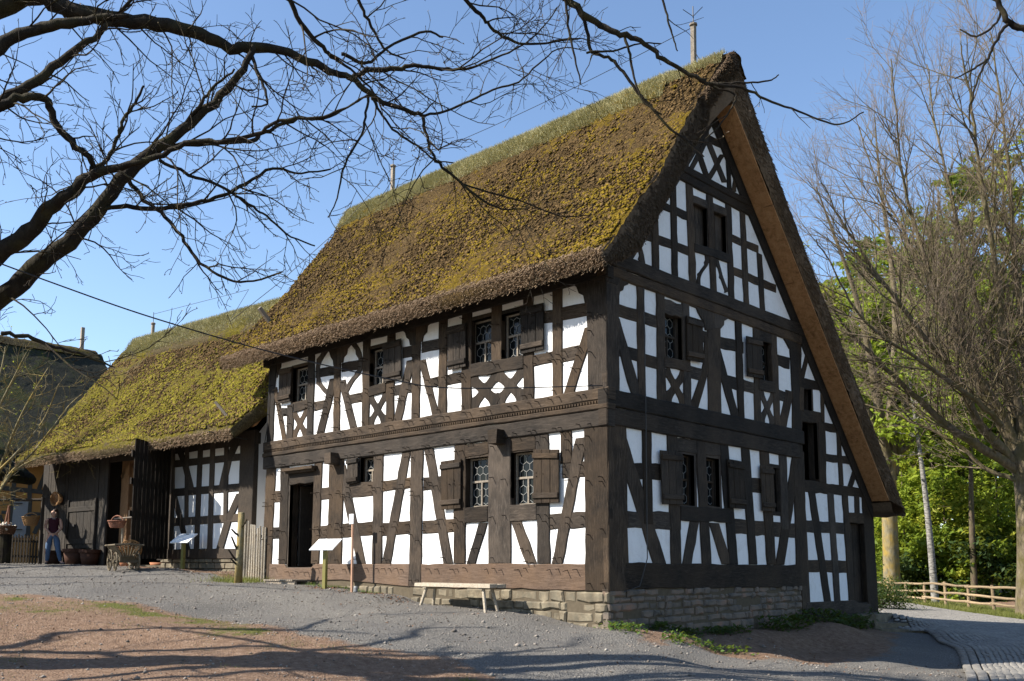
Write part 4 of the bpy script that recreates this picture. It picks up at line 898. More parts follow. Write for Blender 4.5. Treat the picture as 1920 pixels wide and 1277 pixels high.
# lightning rods on the ridge
def rod(x, y, z0, z1, parent, star=True):
    mb = MB(); mb.bar((x, y, z0-.3), (x+.02, y, z1), .095, .095); mb.lathe((x+.02, y, z1), [(.0, .05), (.09, 0), (.09, -.04), (0, -.05)], 8)
    o = mb.obj('rod_post', 'grey_wood', parent)
    mb = MB(); mb.tube([(x+.02, y, z1), (x+.02, y, z1+.42)], .012, 5)
    if star:
        for a in (0, 2.1, 4.2): mb.tube([(x+.02, y, z1+.18), (x+.02+.25*math.cos(a), y+.25*math.sin(a), z1+.3)], .010, 4)
    mb.obj('rod_tip', 'iron', o)
rod(-.42, 3.74, 10.8, 11.95, house); rod(-10.95, 3.74, 10.8, 11.85, house)
mb = MB(); mb.tube([np.array((-.42, 3.7, 11.85))*(1-t)+np.array((-10.95, 3.7, 11.75))*t+np.array((0, 0, -.15*math.sin(math.pi*t))) for t in np.linspace(0, 1, 24)], .009, 4)
mb.tube([(-10.95, 3.7, 11.75), (-12.6, 3.2, 10.3), (-13.2, 1.4, 8.2), (-13.1, -.2, 6.7)], .009, 4); mb.tube([(-.42, 3.7, 11.4), (-.1, 3.7, 10.75)], .009, 4); mb.obj('lightning_wire', 'iron', house)
mb = MB(); b0 = at(507, 606, 25.9); b1 = at(486, 577, 25.7); mb.bar(b0-(b1-b0)*.6, b1, .10, .10); mb.obj('roof_peg', 'grey_wood', house)
# ------------------------------------------------------------------ the barn behind (its own frame: s to the left, o outwards, z)
BO = np.array([-12.1, .16, 0]); BU = np.array([-.9962, -.0872, 0]); BN = np.array([.0872, -.9962, 0])
barn = empty('thatched_barn', tuple(BO+np.array((0, 0, -.2))), 'low thatched barn with a weathered plank front and an open doorway beside the big house', 'barn')
def bp(s, o, z): return BO+BU*s+BN*o+np.array((0, 0, z))
def bplank(mb, poly, front, back=-.08, ch=.012, base=None):
    base = base or bp
    n = len(poly); inn = inset(poly, ch)
    V = [base(q[0], front, q[1]) for q in inn]+[base(q[0], front-ch, q[1]) for q in poly]+[base(q[0], back, q[1]) for q in poly]
    mb.add(V, [tuple(range(n))]+[(i, i+n, (i+1) % n+n, (i+1) % n) for i in range(n)]+[(i+n, i+2*n, (i+1) % n+2*n, (i+1) % n+n) for i in range(n)])
def bpost(s0, s1, z0, z1, fr=.05, mat='barn_timber', name='timber_post', par=barn, back=-.08):
    mb = MB(); bplank(mb, rough_edge([(s0, z1), (s1, z1), (s1, z0), (s0, z0)], .006, .35), fr, back); return mb.obj(name, mat, par)
def KP(x, y):
    """pixel of the photo -> barn wall plane"""
    d = CF+CR*(x-960)/F-CU*(y-CY)/F; t = ((BO-CAM)@BN)/(d@BN); P = CAM+d*t; return float((P-BO)@BU), float(P[2])
def K(x, y): return KP(220+x/3.45, 740+y/3.45)
def bquad(pts, fr, name, mat='barn_timber'):
    mb = MB(); bplank(mb, [K(*q) for q in pts], fr); mb.obj(name, mat, barn)
def KV(x1, y1, x2, y2, w, fr=.05, name='timber_post'): bquad([(x1-w/2, y1), (x1+w/2, y1), (x2+w/2, y2), (x2-w/2, y2)], fr, name)
def KH(x1, y1, x2, y2, h, fr=.042): bquad([(x1, y1-h/2), (x2, y2-h/2), (x2, y2+h/2), (x1, y1+h/2)], fr, 'timber_rail')
bpost(-.02, .62, -.1, 3.6, .07)
KV(458, 290, 452, 820, 23); KV(546, 290, 517, 1003, 30); KV(625, 280, 603, 1003, 30); KV(713, 275, 705, 815, 27)
KV(398, 330, 448, 470, 38, .045, 'timber_brace'); KV(448, 470, 485, 620, 38, .046, 'timber_brace'); KV(372, 650, 412, 800, 34, .045, 'timber_brace'); KV(412, 800, 460, 1003, 34, .046, 'timber_brace')
KV(790, 270, 722, 430, 46, .045, 'timber_brace'); KV(722, 430, 682, 610, 44, .046, 'timber_brace'); KV(800, 640, 722, 815, 46, .045, 'timber_brace'); KV(722, 815, 668, 1003, 46, .046, 'timber_brace')
KH(350, 452, 812, 402, 46); KH(350, 636, 812, 598, 50); KH(350, 826, 800, 795, 52); KV(362, 290, 352, 1003, 34)
bpost(.0, 4.3, .14, .42, .062, name='timber_sill'); bpost(-.1, 12.1, 3.22, 3.52, .03, name='wall_plate')
mb = MB(); mb.add([bp(.1, .015, .2), bp(4.05, .015, .2), bp(4.05, .015, 3.4), bp(.1, .015, 3.4)], [(0, 1, 2, 3)]); mb.obj('plaster_wall', 'barn_plaster', barn)
# gable facing the house
mb = MB(); mb.add([bp(.0, -.05, -.2), bp(.0, -6.2, -.2), bp(.0, -6.2, 3.5), bp(.0, -3.1, 7.4), bp(.0, -.05, 3.5)], [(0, 1, 2, 3, 4)]); mb.obj('gable_wall', 'barn_plaster', barn)
def gbar(o0, o1, z0, z1):
    mb = MB(); mb.prism([bp(-.045, o0, z1), bp(-.045, o1, z1), bp(-.045, o1, z0), bp(-.045, o0, z0)], [bp(.05, o0, z1), bp(.05, o1, z1), bp(.05, o1, z0), bp(.05, o0, z0)]); mb.obj('timber_rail', 'barn_timber', barn)
for z0, z1 in ((.1, .42), (1.05, 1.3), (1.92, 2.16), (2.92, 3.2), (4.1, 4.4)): gbar(-.35, -5.8, z0, z1)
for o in (-2.0, -3.6): gbar(o, o-.25, .3, 5.5)
# plinth
mb = MB()
z = .15
while z > -.5:
    h = rng.uniform(.12, .18); s = .0
    while s < 4.4:
        L = rng.uniform(.25, .5); bplank(mb, [(s+.01+rng.normal(0, .01), z-.008), (min(s+L, 4.4)-.01, z-.008), (min(s+L, 4.4)-.01, z-h+.008), (s+.01, z-h+.008)], .03+rng.uniform(-.01, .03), -.1, .02); s += L
    z -= h
mb.obj('stone_plinth', 'stone', barn)
# plank front on the left
mb = MB(); s = 7.62
for i in range(40):
    w_ = rng.uniform(.16, .27); f_ = .06+rng.uniform(-.012, .012); top = 3.55+rng.normal(0, .02)
    if s+w_ > 12.15: break
    bplank(mb, [(s, top), (s+w_-.012, top), (s+w_-.012+.02, -.05), (s+.01, -.05)], f_, .0, .006); s += w_
mb.obj('plank_front', 'barn_plank', barn)
mb = MB(); s = 8.25
for i in range(7): bplank(mb, [(s, 2.04), (s+.23, 2.04), (s+.23, .5), (s, .5)], .105+.004*(i % 2), .07, .006); s += .24
do = mb.obj('plank_door', 'barn_plank', barn)
for z in (.72, 1.78):
    mb = MB(); bplank(mb, [(8.22, z+.08), (9.98, z+.08), (9.98, z-.08), (8.22, z-.08)], .14, .105); mb.obj('ledge', 'barn_plank', do)
for s_ in (8.17, 9.95):
    mb = MB(); bplank(mb, [(s_, 2.1), (s_+.07, 2.1), (s_+.07, .45), (s_, .45)], .15, .08); mb.obj('jamb', 'barn_plank', do)
mb = MB(); mb.box(bp(9.55, .12, 1.25), (.09, .03, .04)); mb.obj('latch', 'iron', do)
for zz in (.22,):
    mb = MB(); bplank(mb, [(8.2, .45), (10.0, .45), (10.0, -.05), (8.2, -.05)], .09, .03); mb.obj('kick_board', 'barn_plank', barn)
# doorway interior: lit posts and braces inside, dark behind
bpost(7.1, 7.55, -.1, 3.45, -.35, 'fresh_timber', back=-.6)
mb = MB(); mb.bar(bp(7.2, -.5, 3.0), bp(5.6, -.5, 1.1), .30, .12, up=tuple(BN)); mb.obj('timber_brace', 'fresh_timber', barn)
mb = MB(); mb.bar(bp(7.55, -.42, 2.75), bp(7.05, -.42, 3.4), .16, .14, up=tuple(BN)); mb.obj('timber_brace', 'fresh_timber', barn)
mb = MB(); mb.bar(bp(7.4, -.5, 1.72), bp(4.6, -.5, 1.72), .16, .16, up=tuple(BN)); mb.obj('timber_rail', 'fresh_timber', barn)
mb = MB(); mb.box(bp(6.4, -.6, .55), (.02, .02, .02)); mb.prism([bp(7.3, -.45, .9), bp(5.0, -.45, .9), bp(5.0, -.45, .35), bp(7.3, -.45, .35)], [bp(7.3, -.5, .9), bp(5.0, -.5, .9), bp(5.0, -.5, .35), bp(7.3, -.5, .35)]); mb.obj('manger_board', 'fresh_timber', barn)
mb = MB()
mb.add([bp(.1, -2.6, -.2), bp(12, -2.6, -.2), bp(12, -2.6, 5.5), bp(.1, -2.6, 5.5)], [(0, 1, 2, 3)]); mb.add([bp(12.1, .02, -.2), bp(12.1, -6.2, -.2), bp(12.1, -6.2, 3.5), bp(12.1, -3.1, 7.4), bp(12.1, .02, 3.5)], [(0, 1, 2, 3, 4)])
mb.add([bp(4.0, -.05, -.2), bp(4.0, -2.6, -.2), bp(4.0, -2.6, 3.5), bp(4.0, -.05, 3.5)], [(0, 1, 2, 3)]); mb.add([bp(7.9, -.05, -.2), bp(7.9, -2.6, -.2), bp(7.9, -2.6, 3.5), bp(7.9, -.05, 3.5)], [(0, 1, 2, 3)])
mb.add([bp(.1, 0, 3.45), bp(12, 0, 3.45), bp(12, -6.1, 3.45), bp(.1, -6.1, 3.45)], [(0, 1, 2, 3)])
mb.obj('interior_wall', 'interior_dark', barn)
# big door leaf, swung wide open
hs, ho = 3.98, .08; ex, eo = 2.95, 1.80
ldir = np.array((ex-hs, eo-ho)); W_ = np.linalg.norm(ldir); ldir /= W_
lnrm = np.array((ldir[1], -ldir[0]))
def leafp(t, d, z): q = np.array((hs, ho))+ldir*t; q = q-lnrm*d*-1; return bp(q[0], q[1], z)
mb = MB(); n = 9
for i in range(n):
    a, b = W_*i/n, W_*(i+1)/n-(.012 if i % 3 else .022)
    bplank(mb, [(a, 3.42+rng.normal(0, .01)), (b, 3.42), (b, .14), (a, .14)], .03+.006*(i % 2), 0, .006, leafp)
lf = mb.obj('door_leaf', 'barn_timber', barn)
for z in (.42, 1.35, 2.25, 3.0):
    mb = MB(); bplank(mb, [(.02, z+.09), (W_+.06, z+.09), (W_+.06, z-.09), (.02, z-.09)], .085, .036, .008, leafp); mb.obj('ledge', 'barn_timber', lf)
for z0, z1 in ((1.4, 2.2), (2.3, 2.95), (.5, 1.3)):
    mb = MB(); bplank(mb, [(W_-.1, z0), (W_+.02, z0), (.35, z1), (.2, z1)][::-1], .078, .036, .006, leafp); mb.obj('brace', 'barn_timber', lf)
mb = MB(); bplank(mb, [(4.3, 3.42), (4.3+.28, 3.42), (4.28+.3, .1), (4.3, .1)], .05); mb.obj('timber_post', 'barn_timber', barn)
# barn roof
broof = empty('roof', (0, 0, 0), None, None); broof.parent = barn; broof.location = -barn.location
def bm(x, a, z): return BO[None]+np.outer(x, BU)+np.outer(a, -BN)+np.stack([0*z, 0*z, z], 1)
b_out = [(-1.12, 3.2), (-1.21, 3.29), (-1.23, 3.43), (-1.14, 3.55), (-.85, 3.78), (-.1, 4.45), (1.2, 6.02), (2.3, 7.4), (2.8, 8.0), (3.05, 8.22), (3.3, 8.2)]
b_right = [(3.1, 8.22), (3.6, 7.8), (6.6, 3.8), (6.9, 3.3)]
bsh = lambda X, S: np.clip((X-9.8)/2, 0, 1)*(S-.25)*.95
def moss_barn(X, S): return .16-.22*np.clip((S-.45)/.4, 0, 1)+np.where(S < .03, -.6, 0)+.08
thatch_sheet('thatch', b_out, -.62, 11.75, .055, .055, bm, 'thatch_barn', broof, 1.0, moss_barn, xshift=bsh, seed=8)
thatch_sheet('thatch', b_right, -.62, 11.9, .3, .15, bm, 'thatch_dark', broof, .6, seed=9)
cap_b = [(2.22, 7.20), (2.2, 7.42), (2.34, 7.64), (2.62, 8.02), (2.9, 8.38), (3.08, 8.50), (3.3, 8.44), (3.7, 7.9)]
thatch_sheet('ridge_turf', cap_b, -.4, 11.7, .07, .07, bm, 'thatch_barn', broof, .7, xshift=bsh, seed=11)
cushions('moss_cushions', 30000, b_out, -.55, 11.7, bm, 'moss_green', broof, lambda x, s, nz: np.clip(.42+nz*1.2-.5*np.clip((s-.45)/.3, 0, 1), 0, 1), (.022, .055), bsh, 4)
cushions('thatch_clumps', 22000, b_out, -.55, 11.7, bm, 'heath_brown', broof, lambda x, s, nz: np.clip(.5-nz+.4*np.clip((s-.5)/.3, 0, 1), 0, 1), (.02, .05), bsh, 6)
tufts('ridge_grass', 34000, cap_b, -.4, 11.7, bm, 'turf_blade', broof, .14, .85, (.05, .14), (.008, .018), .8, xshift=bsh)
tufts('roof_stubble', 15000, b_out, -.6, 11.7, bm, 'straw', broof, .05, .8, (.03, .08), (.008, .018), xshift=bsh)
def fx_barn(n):
    s = rng.uniform(-.6, 11.6, n); t = rng.random(n); a = -1.21+.09*t+rng.normal(0, .012, n); z = 3.45-.24*t+rng.normal(0, .02, n)
    d = BN*.75+np.array((0, 0, -.62))+rng.normal(0, .2, (n, 3)); d /= np.linalg.norm(d, axis=1)[:, None]; return bm(s, a, z), d, rng.uniform(.03, .10, n)
b, d, l = fx_barn(6000); straws('eave_straw', b, d, l, rng.uniform(.004, .008, 6000), 'straw', broof)
bu = [(-1.12, 3.20), (0, 4.0), (3.1, 7.7)]
O_ = resample(b_out[1:], .02); U_ = resample(bu, .02); n, k = 160, 9; O_ = O_[np.linspace(0, len(O_)-1, n).astype(int)]; U_ = U_[np.linspace(0, len(U_)-1, n).astype(int)]
for s_, sg in ((-.62, -1), (11.75, 1)):
    t = np.linspace(0, 1, k)[None, :, None]; G = (O_[:, None]*(1-t)+U_[:, None]*t).reshape(-1, 2); q = np.concatenate([G, np.zeros((n*k, 1))+sg], 1); dsp = .03*noise(q, .12)+.07*np.repeat(np.sin(np.pi*t[..., 0]), n, 0).ravel()
    xs = s_+sg*(dsp-.02); S_ = np.repeat(np.linspace(0, 1, n)[:, None], k, 1).ravel(); xs = xs+bsh(xs, S_)
    fastmesh('verge_thatch', bm(xs, G[:, 0], G[:, 1]), grid_faces(n, k), 'thatch_barn', broof, True, dict(moss=np.clip(.3+.3*noise(q, .5), 0, 1), relief=dsp))
mb = MB()
for (a, b), (c, d) in zip(bu[:-1], bu[1:]): mb.add(bm(np.array((-.6, 11.7, 11.7, -.6)), np.array((a, a, c, c)), np.array((b, b, d, d))), [(0, 1, 2, 3)])
mb.obj('roof_underside', 'straw_dark', broof)
mb = MB(); mb.prism([bp(-.55, .55, 3.55), bp(-.55, .4, 3.62), bp(-.55, -1.9, 6.5), bp(-.55, -2.0, 6.45)], [bp(-.50, .55, 3.55), bp(-.50, .4, 3.62), bp(-.50, -1.9, 6.5), bp(-.50, -2.0, 6.45)]); mb.obj('verge_board', 'soffit_wood', broof)
P = bp(10.9, -3.1, 8.2); rod(P[0], P[1], 8.2, 8.95, barn, False)
mb = MB(); mb.tube([bp(10.9, -3.1, 9.3), bp(5, -3.1, 9.15), np.array((-13.0, -.2, 6.8))], .008, 4); mb.obj('lightning_wire', 'iron', barn)
# stub peg on the roof
def on_plane(px, py, P0, n): d = CF+CR*(px-960)/F-CU*(py-CY)/F; return CAM+d*(((P0-CAM)@n)/(d@n))
sn = BN*(1.47/1.22)*0+np.cross(BU, (bp(0, -1.2, 6.02)-bp(0, 0, 4.55))); pk = on_plane(432, 788, bp(0, 0, 4.6), sn); mb = MB(); mb.bar(pk, pk+BU*.35+BN*.25+np.array((0, 0, .5)), .07, .07); mb.bar(pk-BU*.2, pk+BU*.25, .08, .04); mb.obj('roof_peg', 'grey_wood', barn)
mb = MB(); mb.bar(bp(.3, .05, 3.35), bp(.1, 1.4, 3.4), .025, .025); mb.obj('cable_bracket', 'iron', barn)

# ------------------------------------------------------------------ village house at the far left
vh = empty('village_house', (-31, 2, 0), 'orange plastered village house with grey timbers and a huge dark thatched roof at the left', 'house')
VX = -27.8                     # wall facing us (towards +x), the ridge runs away from us
def vp(y, d, z): return np.array((VX+d, y, z))
mb = MB(); mb.add([vp(-9, 0, -.3), vp(9, 0, -.3), vp(9, 0, 4.2), vp(-9, 0, 4.2)], [(0, 1, 2, 3)]); mb.obj('plaster_wall', 'orange_plaster', vh)
def vbar(y0, z0, y1, z1, w, f=.04, name='timber_post'):
    mb = MB(); mb.bar(vp(y0, f/2-.02, z0), vp(y1, f/2-.02, z1), w, f+.02, up=(1, 0, 0)); mb.obj(name, 'grey_timber', vh)
def VW(px, py): d = CF+CR*(px-960)/F-CU*(py-CY)/F; t = (VX-CAM[0])/d[0]; P = CAM+d*t; return P[1], P[2]
def vline(x1, y1, x2, y2, w, f=.04, nm='timber_post'): a, b = VW(x1, y1); c, d = VW(x2, y2); vbar(a, b, c, d, w, f, nm)
K2 = lambda x, y: (x/3.99, 800+y/3.99)
for (a, b, w, f, nm) in [((105, 400), (80, 800), .15, .05, 'timber_post'), ((225, 400), (205, 830), .15, .052, 'timber_post'), ((20, 460), (335, 490), .17, .04, 'timber_rail'), ((10, 640), (330, 655), .12, .044, 'timber_rail'), ((345, 330), (290, 470), .15, .045, 'timber_brace'), ((310, 680), (255, 800), .15, .045, 'timber_brace'), ((0, 660), (20, 730), .1, .046, 'timber_brace')]:
    vline(*K2(*a), *K2(*b), w, f, nm)
mb = MB(); q = [VW(*K2(*p_)) for p_ in ((105, 535), (210, 545), (185, 830), (75, 830))]; mb.prism([vp(a, .06, z) for a, z in q], [vp(a, -.02, z) for a, z in q]); vd = mb.obj('door', 'white_door', vh)
for yy in (575, 770):
    mb = MB(); a = VW(*K2(100, yy)); b = VW(*K2(160, yy)); mb.bar(vp(a[0], .075, a[1]), vp(b[0], .075, b[1]), .08, .03); mb.obj('strap_hinge', 'iron', vd)
vroof = empty('roof', (0, 0, 0), None, None); vroof.parent = vh; vroof.location = -vh.location
vm = lambda x, a, z: np.stack([VX+.9-a, x, z], 1)
def VE(px, py, xx): d = CF+CR*(px-960)/F-CU*(py-CY)/F; t = (xx-CAM[0])/d[0]; return CAM+d*t
RG = VE(186, 664, VX-4.6)
v_out = [(0, 3.75), (-.06, 3.9), (.1, 4.2), (3.0, 4.2+(RG[2]-4.2)*.52), (5.2, RG[2]-.1), (5.5, RG[2]), (5.9, RG[2]-.2), (8, RG[2]-3)]
thatch_sheet('thatch', v_out, -9.5, RG[1], .12, .10, vm, 'thatch_dark', vroof, .35, seed=21, moss_f=lambda X, S: .12-.4*np.clip((X+1)/3, 0, 1))
v_cap = [(4.9, RG[2]-.32), (5.2, RG[2]+.02), (5.5, RG[2]+.14), (5.9, RG[2]-.05), (6.4, RG[2]-.6)]
thatch_sheet('ridge_turf', v_cap, -9.5, RG[1]-.2, .12, .08, vm, 'thatch_barn', vroof, .8, seed=23)
mb = MB(); mb.add([(VX+.8, RG[1]-.1, 3.8), (VX-4.6, RG[1]-.1, RG[2]-.1), (VX-10, RG[1]-.1, 3.8)], [(0, 1, 2)]); mb.obj('gable_wall', 'straw_dark', vroof)
P = VE(153, 655, VX-4.6); mb = MB(); mb.bar((P[0], P[1], P[2]-.4), (P[0], P[1], P[2]+1.0), .14, .14); mb.obj('rod_post', 'grey_wood', vh)

# low shed in front of it
sh = empty('thatched_shed', (-25.6, -3.5, 0), 'low dark thatched shed roof with a thick drooping eave in front of the orange house', 'shed')
E1 = at(68, 906, 33.0); E0 = at(-160, 889, 27.0)
ed = E1-E0; EL = np.linalg.norm(ed[:2]); edu = np.array((ed[0]/EL, ed[1]/EL, 0)); eno = np.array((edu[1], -edu[0], 0))
if eno@(CAM-E1) < 0: eno = -eno
def sm_(x, a, z): return (E0*np.array((1, 1, 0)))[None]+np.outer(x, edu)+np.outer(a, -eno)+np.stack([0*z, 0*z, z], 1)
ze = float(E1[2])
s_out = [(.25, ze-.05), (.0, ze), (-.08, ze+.12), (0, ze+.28), (.5, ze+.62), (1.2, ze+1.15), (1.5, ze+1.3)]
thatch_sheet('thatch', s_out, 0, EL, .08, .07, sm_, 'thatch_dark', sh, 1.2, seed=31, xshift=lambda X, S: -np.clip((X-EL+1)/1, 0, 1)*S*.9)
mb = MB(); V = sm_(np.array((EL-.1, EL-.3, EL-.9, EL-.9)), np.array((.0, .3, 1.4, .3)), np.array((ze, ze+.4, ze+1.2, ze+.1))); mb.add(V, [(0, 1, 2, 3)]); mb.obj('thatch_end', 'straw_dark', sh)
for x in (.3, EL-1.5-3.2):
    g = sm_(np.array((x,)), np.array((.5,)), np.array((0.,)))[0]; mb = MB(); mb.bar((g[0], g[1], gzf(g[0], g[1])-.2), (g[0], g[1], ze+.5), .2, .2); mb.obj('post', 'barn_timber', sh)
mb = MB(); a = sm_(np.array((0., EL-.4)), np.array((.3, .3)), np.array((ze+.05, ze+.05))); mb.bar(a[0], a[1], .2, .2); mb.obj('plate', 'barn_timber', sh)

# ------------------------------------------------------------------ fences
def picket_fence(name, A, B, hz, spacing, w, t, mat, label, rails=(.25, .75), pointed=True, jit=.01, round_=False):
    A = np.array(A); B = np.array(B); L = np.linalg.norm(B-A); d = (B-A)/L; nrm = np.array((-d[1], d[0]))
    f = empty(name, (A[0], A[1], gzf(*A)), label, 'fence'); n = int(L/spacing)
    for i in range(n+1):
        q = A+d*(i*spacing); z = gzf(*q); h = hz*(1+rng.normal(0, .03)); mb = MB()
        if round_: mb.tube([(q[0], q[1], z-.1), (q[0]+rng.normal(0, .012), q[1]+rng.normal(0, .012), z+h)], w/2, 6)
        else:
            u = np.array((d[0], d[1], 0))*w/2; v = np.array((nrm[0], nrm[1], 0))*t/2; c = np.array((q[0]+rng.normal(0, jit*.4), q[1], z))
            P_ = [c-u+(0, 0, -.05), c+u+(0, 0, -.05), c+u+(0, 0, h-.06), c+(0, 0, h), c-u+(0, 0, h-.06)]; mb.prism([p+v for p in P_], [p-v for p in P_])
        mb.obj('paling', mat, f)
    for r_ in rails:
        mb = MB(); mb.bar((A[0]+nrm[0]*.04, A[1]+nrm[1]*.04, gzf(*A)+hz*r_), (B[0]+nrm[0]*.04, B[1]+nrm[1]*.04, gzf(*B)+hz*r_), .05, .07); mb.obj('rail', mat, f)
    for q in (A, B):
        mb = MB(); z = gzf(*q); mb.bar((q[0]+nrm[0]*.1, q[1]+nrm[1]*.1, z-.2), (q[0]+nrm[0]*.1, q[1]+nrm[1]*.1, z+hz*1.02), .1, .1); mb.obj('post', mat, f)
    return f
a = at(-30, 1058, 31); b = at(71, 1057, 30.8)
picket_fence('picket_fence', a[:2], b[:2], .98, .105, .055, .025, 'dark_picket', 'dark weathered picket fence below the orange house at the left edge')
a = at(453, 1075, 24.6); b = at(497, 1088, 24.2)
picket_fence('paling_fence', a[:2], b[:2], 1.42, .085, .06, .03, 'pale_wood', 'short fence of tall pale palings closing the gap between barn and house', rails=(.2, .8), round_=True)

# ------------------------------------------------------------------ smaller things near the barn
def basket(name, c, r0, r1, h, mat, label, cat='basket', handle=True, hr=1.0, rot=None, group=None, fill=None, hw=.018, squash=1.0):
    """woven basket: c centre of the bottom"""
    e = empty(name, tuple(c), label, cat, group); Mr = Matrix.Identity(3) if rot is None else rot
    Mr = np.array(Mr)@np.diag((1, squash, 1))
    mb = MB(); n = 22; rows = 9
    for i in range(rows):
        t = i/(rows-1); r = r0+(r1-r0)*t**.8; a = np.arange(n+1)*2*math.pi/n; wv = .012*np.where((np.arange(n+1)+i) % 2, 1, -1)*(r1/.25)
        P = np.stack([(r+wv)*np.cos(a), (r+wv)*np.sin(a), np.full(n+1, h*t)], 1)@Mr.T+c; mb.tube(P, h/rows*.58, 5, cap=False)
    mb.lathe((0, 0, 0), [(0, .004), (r0, .004)], 14); V = mb.v[-1]; mb.v[-1] = (V@Mr.T+c)
    mb.obj('basket_body', mat, e)
    mb = MB(); a = np.arange(25)*2*math.pi/24; mb.tube(np.stack([(r1+.01)*np.cos(a), (r1+.01)*np.sin(a), h+0*a], 1)@Mr.T+c, h*.07+.006, 6, cap=False); mb.obj('rim', mat, e)
    if handle:
        a = np.linspace(0, math.pi, 15); mb = MB(); mb.tube(np.stack([r1*np.cos(a), 0*a, h*.8+hr*r1*np.sin(a)], 1)@Mr.T+c, hw, 6); mb.obj('handle', mat, e)
    if fill:
        mb = MB()
        for k in range(60):
            q = np.array((rng.normal(0, r1*.45), rng.normal(0, r1*.45), h*1.0+rng.normal(0, .04))); rr = rng.uniform(.035, .065); mb.lathe(q@Mr.T+c, [(0, -rr), (rr*.8, -rr*.6), (rr, 0), (rr*.7, rr*.7), (0, rr)], 8)
        mb.obj('filling', fill, e, smooth=True)
    return e
def face(deg): return Matrix.Rotation(R(deg), 3, 'Z')
wb = bp(10.6, .14, 2.02); up_ = Matrix(((float(BU[0]), 0, float(BN[0])), (float(BU[1]), 0, float(BN[1])), (0, -1, 0)))
basket('wall_basket', wb+np.array((0, 0, .15)), .20, .30, .16, 'wicker_tan', 'shallow tan wicker basket hung flat on the grey plank barn wall', handle=False, rot=np.array([[BU[0], 0, BN[0]], [BU[1], 0, BN[1]], [0, .75, 0]]))
hb = at(57, 985, 30.6); hbz = at(57, 985, 30.6)[2]
basket('hanging_basket', hb, .16, .25, .26, 'wicker_tan', 'tan wicker basket with arched handle hanging from the pole left of the woman', rot=face(40), hr=.75)
mb = MB(); a = at(-40, 938, 30.7); b = at(81, 937, 30.5); mb.tube([a, b], .05, 6); pole = mb.obj('carrying_pole', 'dark_picket'); 
tag(pole, 'dark horizontal pole in front of the orange house that the wicker basket hangs from', 'pole')
mb = MB(); mb.tube([hb+np.array((0, 0, .39)), np.array((hb[0], hb[1], (a[2]+b[2])/2))], .012, 5); hk = mb.obj('hook', 'iron', pole)
for q in (a, b):
    mb = MB(); mb.bar((q[0], q[1], gzf(q[0], q[1])-.2), (q[0], q[1], q[2]+.08), .09, .09); mb.obj('pole_post', 'dark_picket', pole)
wl = at(10, 1001, 30.4)
basket('fleece_basket', wl, .24, .30, .24, 'wicker_dark', 'basket piled with white fleece on the fence at the left edge', handle=False, fill='fleece')
mb = MB(); 
for (x1, y1, x2, y2) in ((9, 985, 17, 949), (16, 985, 17.5, 948)): mb.tube([at(x1, y1, 30.4), at(x2, y2, 30.4)], .035, 6)
tag(mb.obj('stick_bundle', 'wicker_red'), 'pair of reddish sticks rising from the fleece basket', 'sticks')
mb = MB(); g = gzf(wl[0], wl[1]); mb.lathe((wl[0], wl[1], 0), [(.2, g-.1), (.2, wl[2]-.02), (0, wl[2]-.02)], 12); tag(mb.obj('wooden_stump', 'bark_oak'), 'dark round stump under the fleece basket', 'stump')
def pot(px, py, d, r, h, mat, label, grp='flower pots along the barn'):
    P = at(px, py, d); z = gzf(P[0], P[1]); e = empty('flower_pot', (P[0], P[1], z), label, 'pot', grp)
    mb = MB(); mb.lathe((P[0], P[1], z), [(0, 0), (r*.72, 0), (r*.95, h*.8), (r*.86, h*.8), (r*.7, h*.5), (0, h*.5)], 18); mb.obj('pot_body', mat, e, True)
    mb = MB(); mb.lathe((P[0], P[1], z), [(r*.95, h*.78), (r*1.05, h*.8), (r*1.05, h), (r*.9, h), (r*.88, h*.75)], 18); mb.obj('rim', mat, e); return e
pot(138, 1055, 30.3, .34, .5, 'pot_dark', 'dark clay pot against the planks nearest the jeans of the woman')
pot(168, 1054, 29.9, .32, .48, 'pot_dark', 'dark clay pot in front of the small plank door, next to the barn doorway')
pot(101, 1054, 31.2, .28, .46, 'pot_dark', 'dark clay pot with dry twigs, half hidden behind the legs of the woman')
pot(237, 1059, 28.4, .24, .30, 'terracotta', 'small terracotta pot under the handcart')
P = at(300, 1054, 28.6); z = gzf(P[0], P[1]); mb = MB(); mb.lathe((P[0], P[1], z), [(0, 0.02), (.26, 0.02), (.30, .14), (.28, .14), (.25, .05), (0, .05)], 18); tag(mb.obj('clay_pan', 'terracotta', None, True), 'low round terracotta pan on the sill stone of the barn door', 'pan')
P = at(300, 1057, 28.6); e1 = at(262, 1056.5, 28.8); e2 = at(318, 1057.5, 28.4); mb = MB(); mb.bar((e1[0], e1[1], gzf(e1[0], e1[1])+.0), (e2[0], e2[1], gzf(e2[0], e2[1])+.02), .5, .10); tag(mb.obj('door_sill_stone', 'stone'), 'long pale sill stone lying on the ground before the barn door', 'stone')

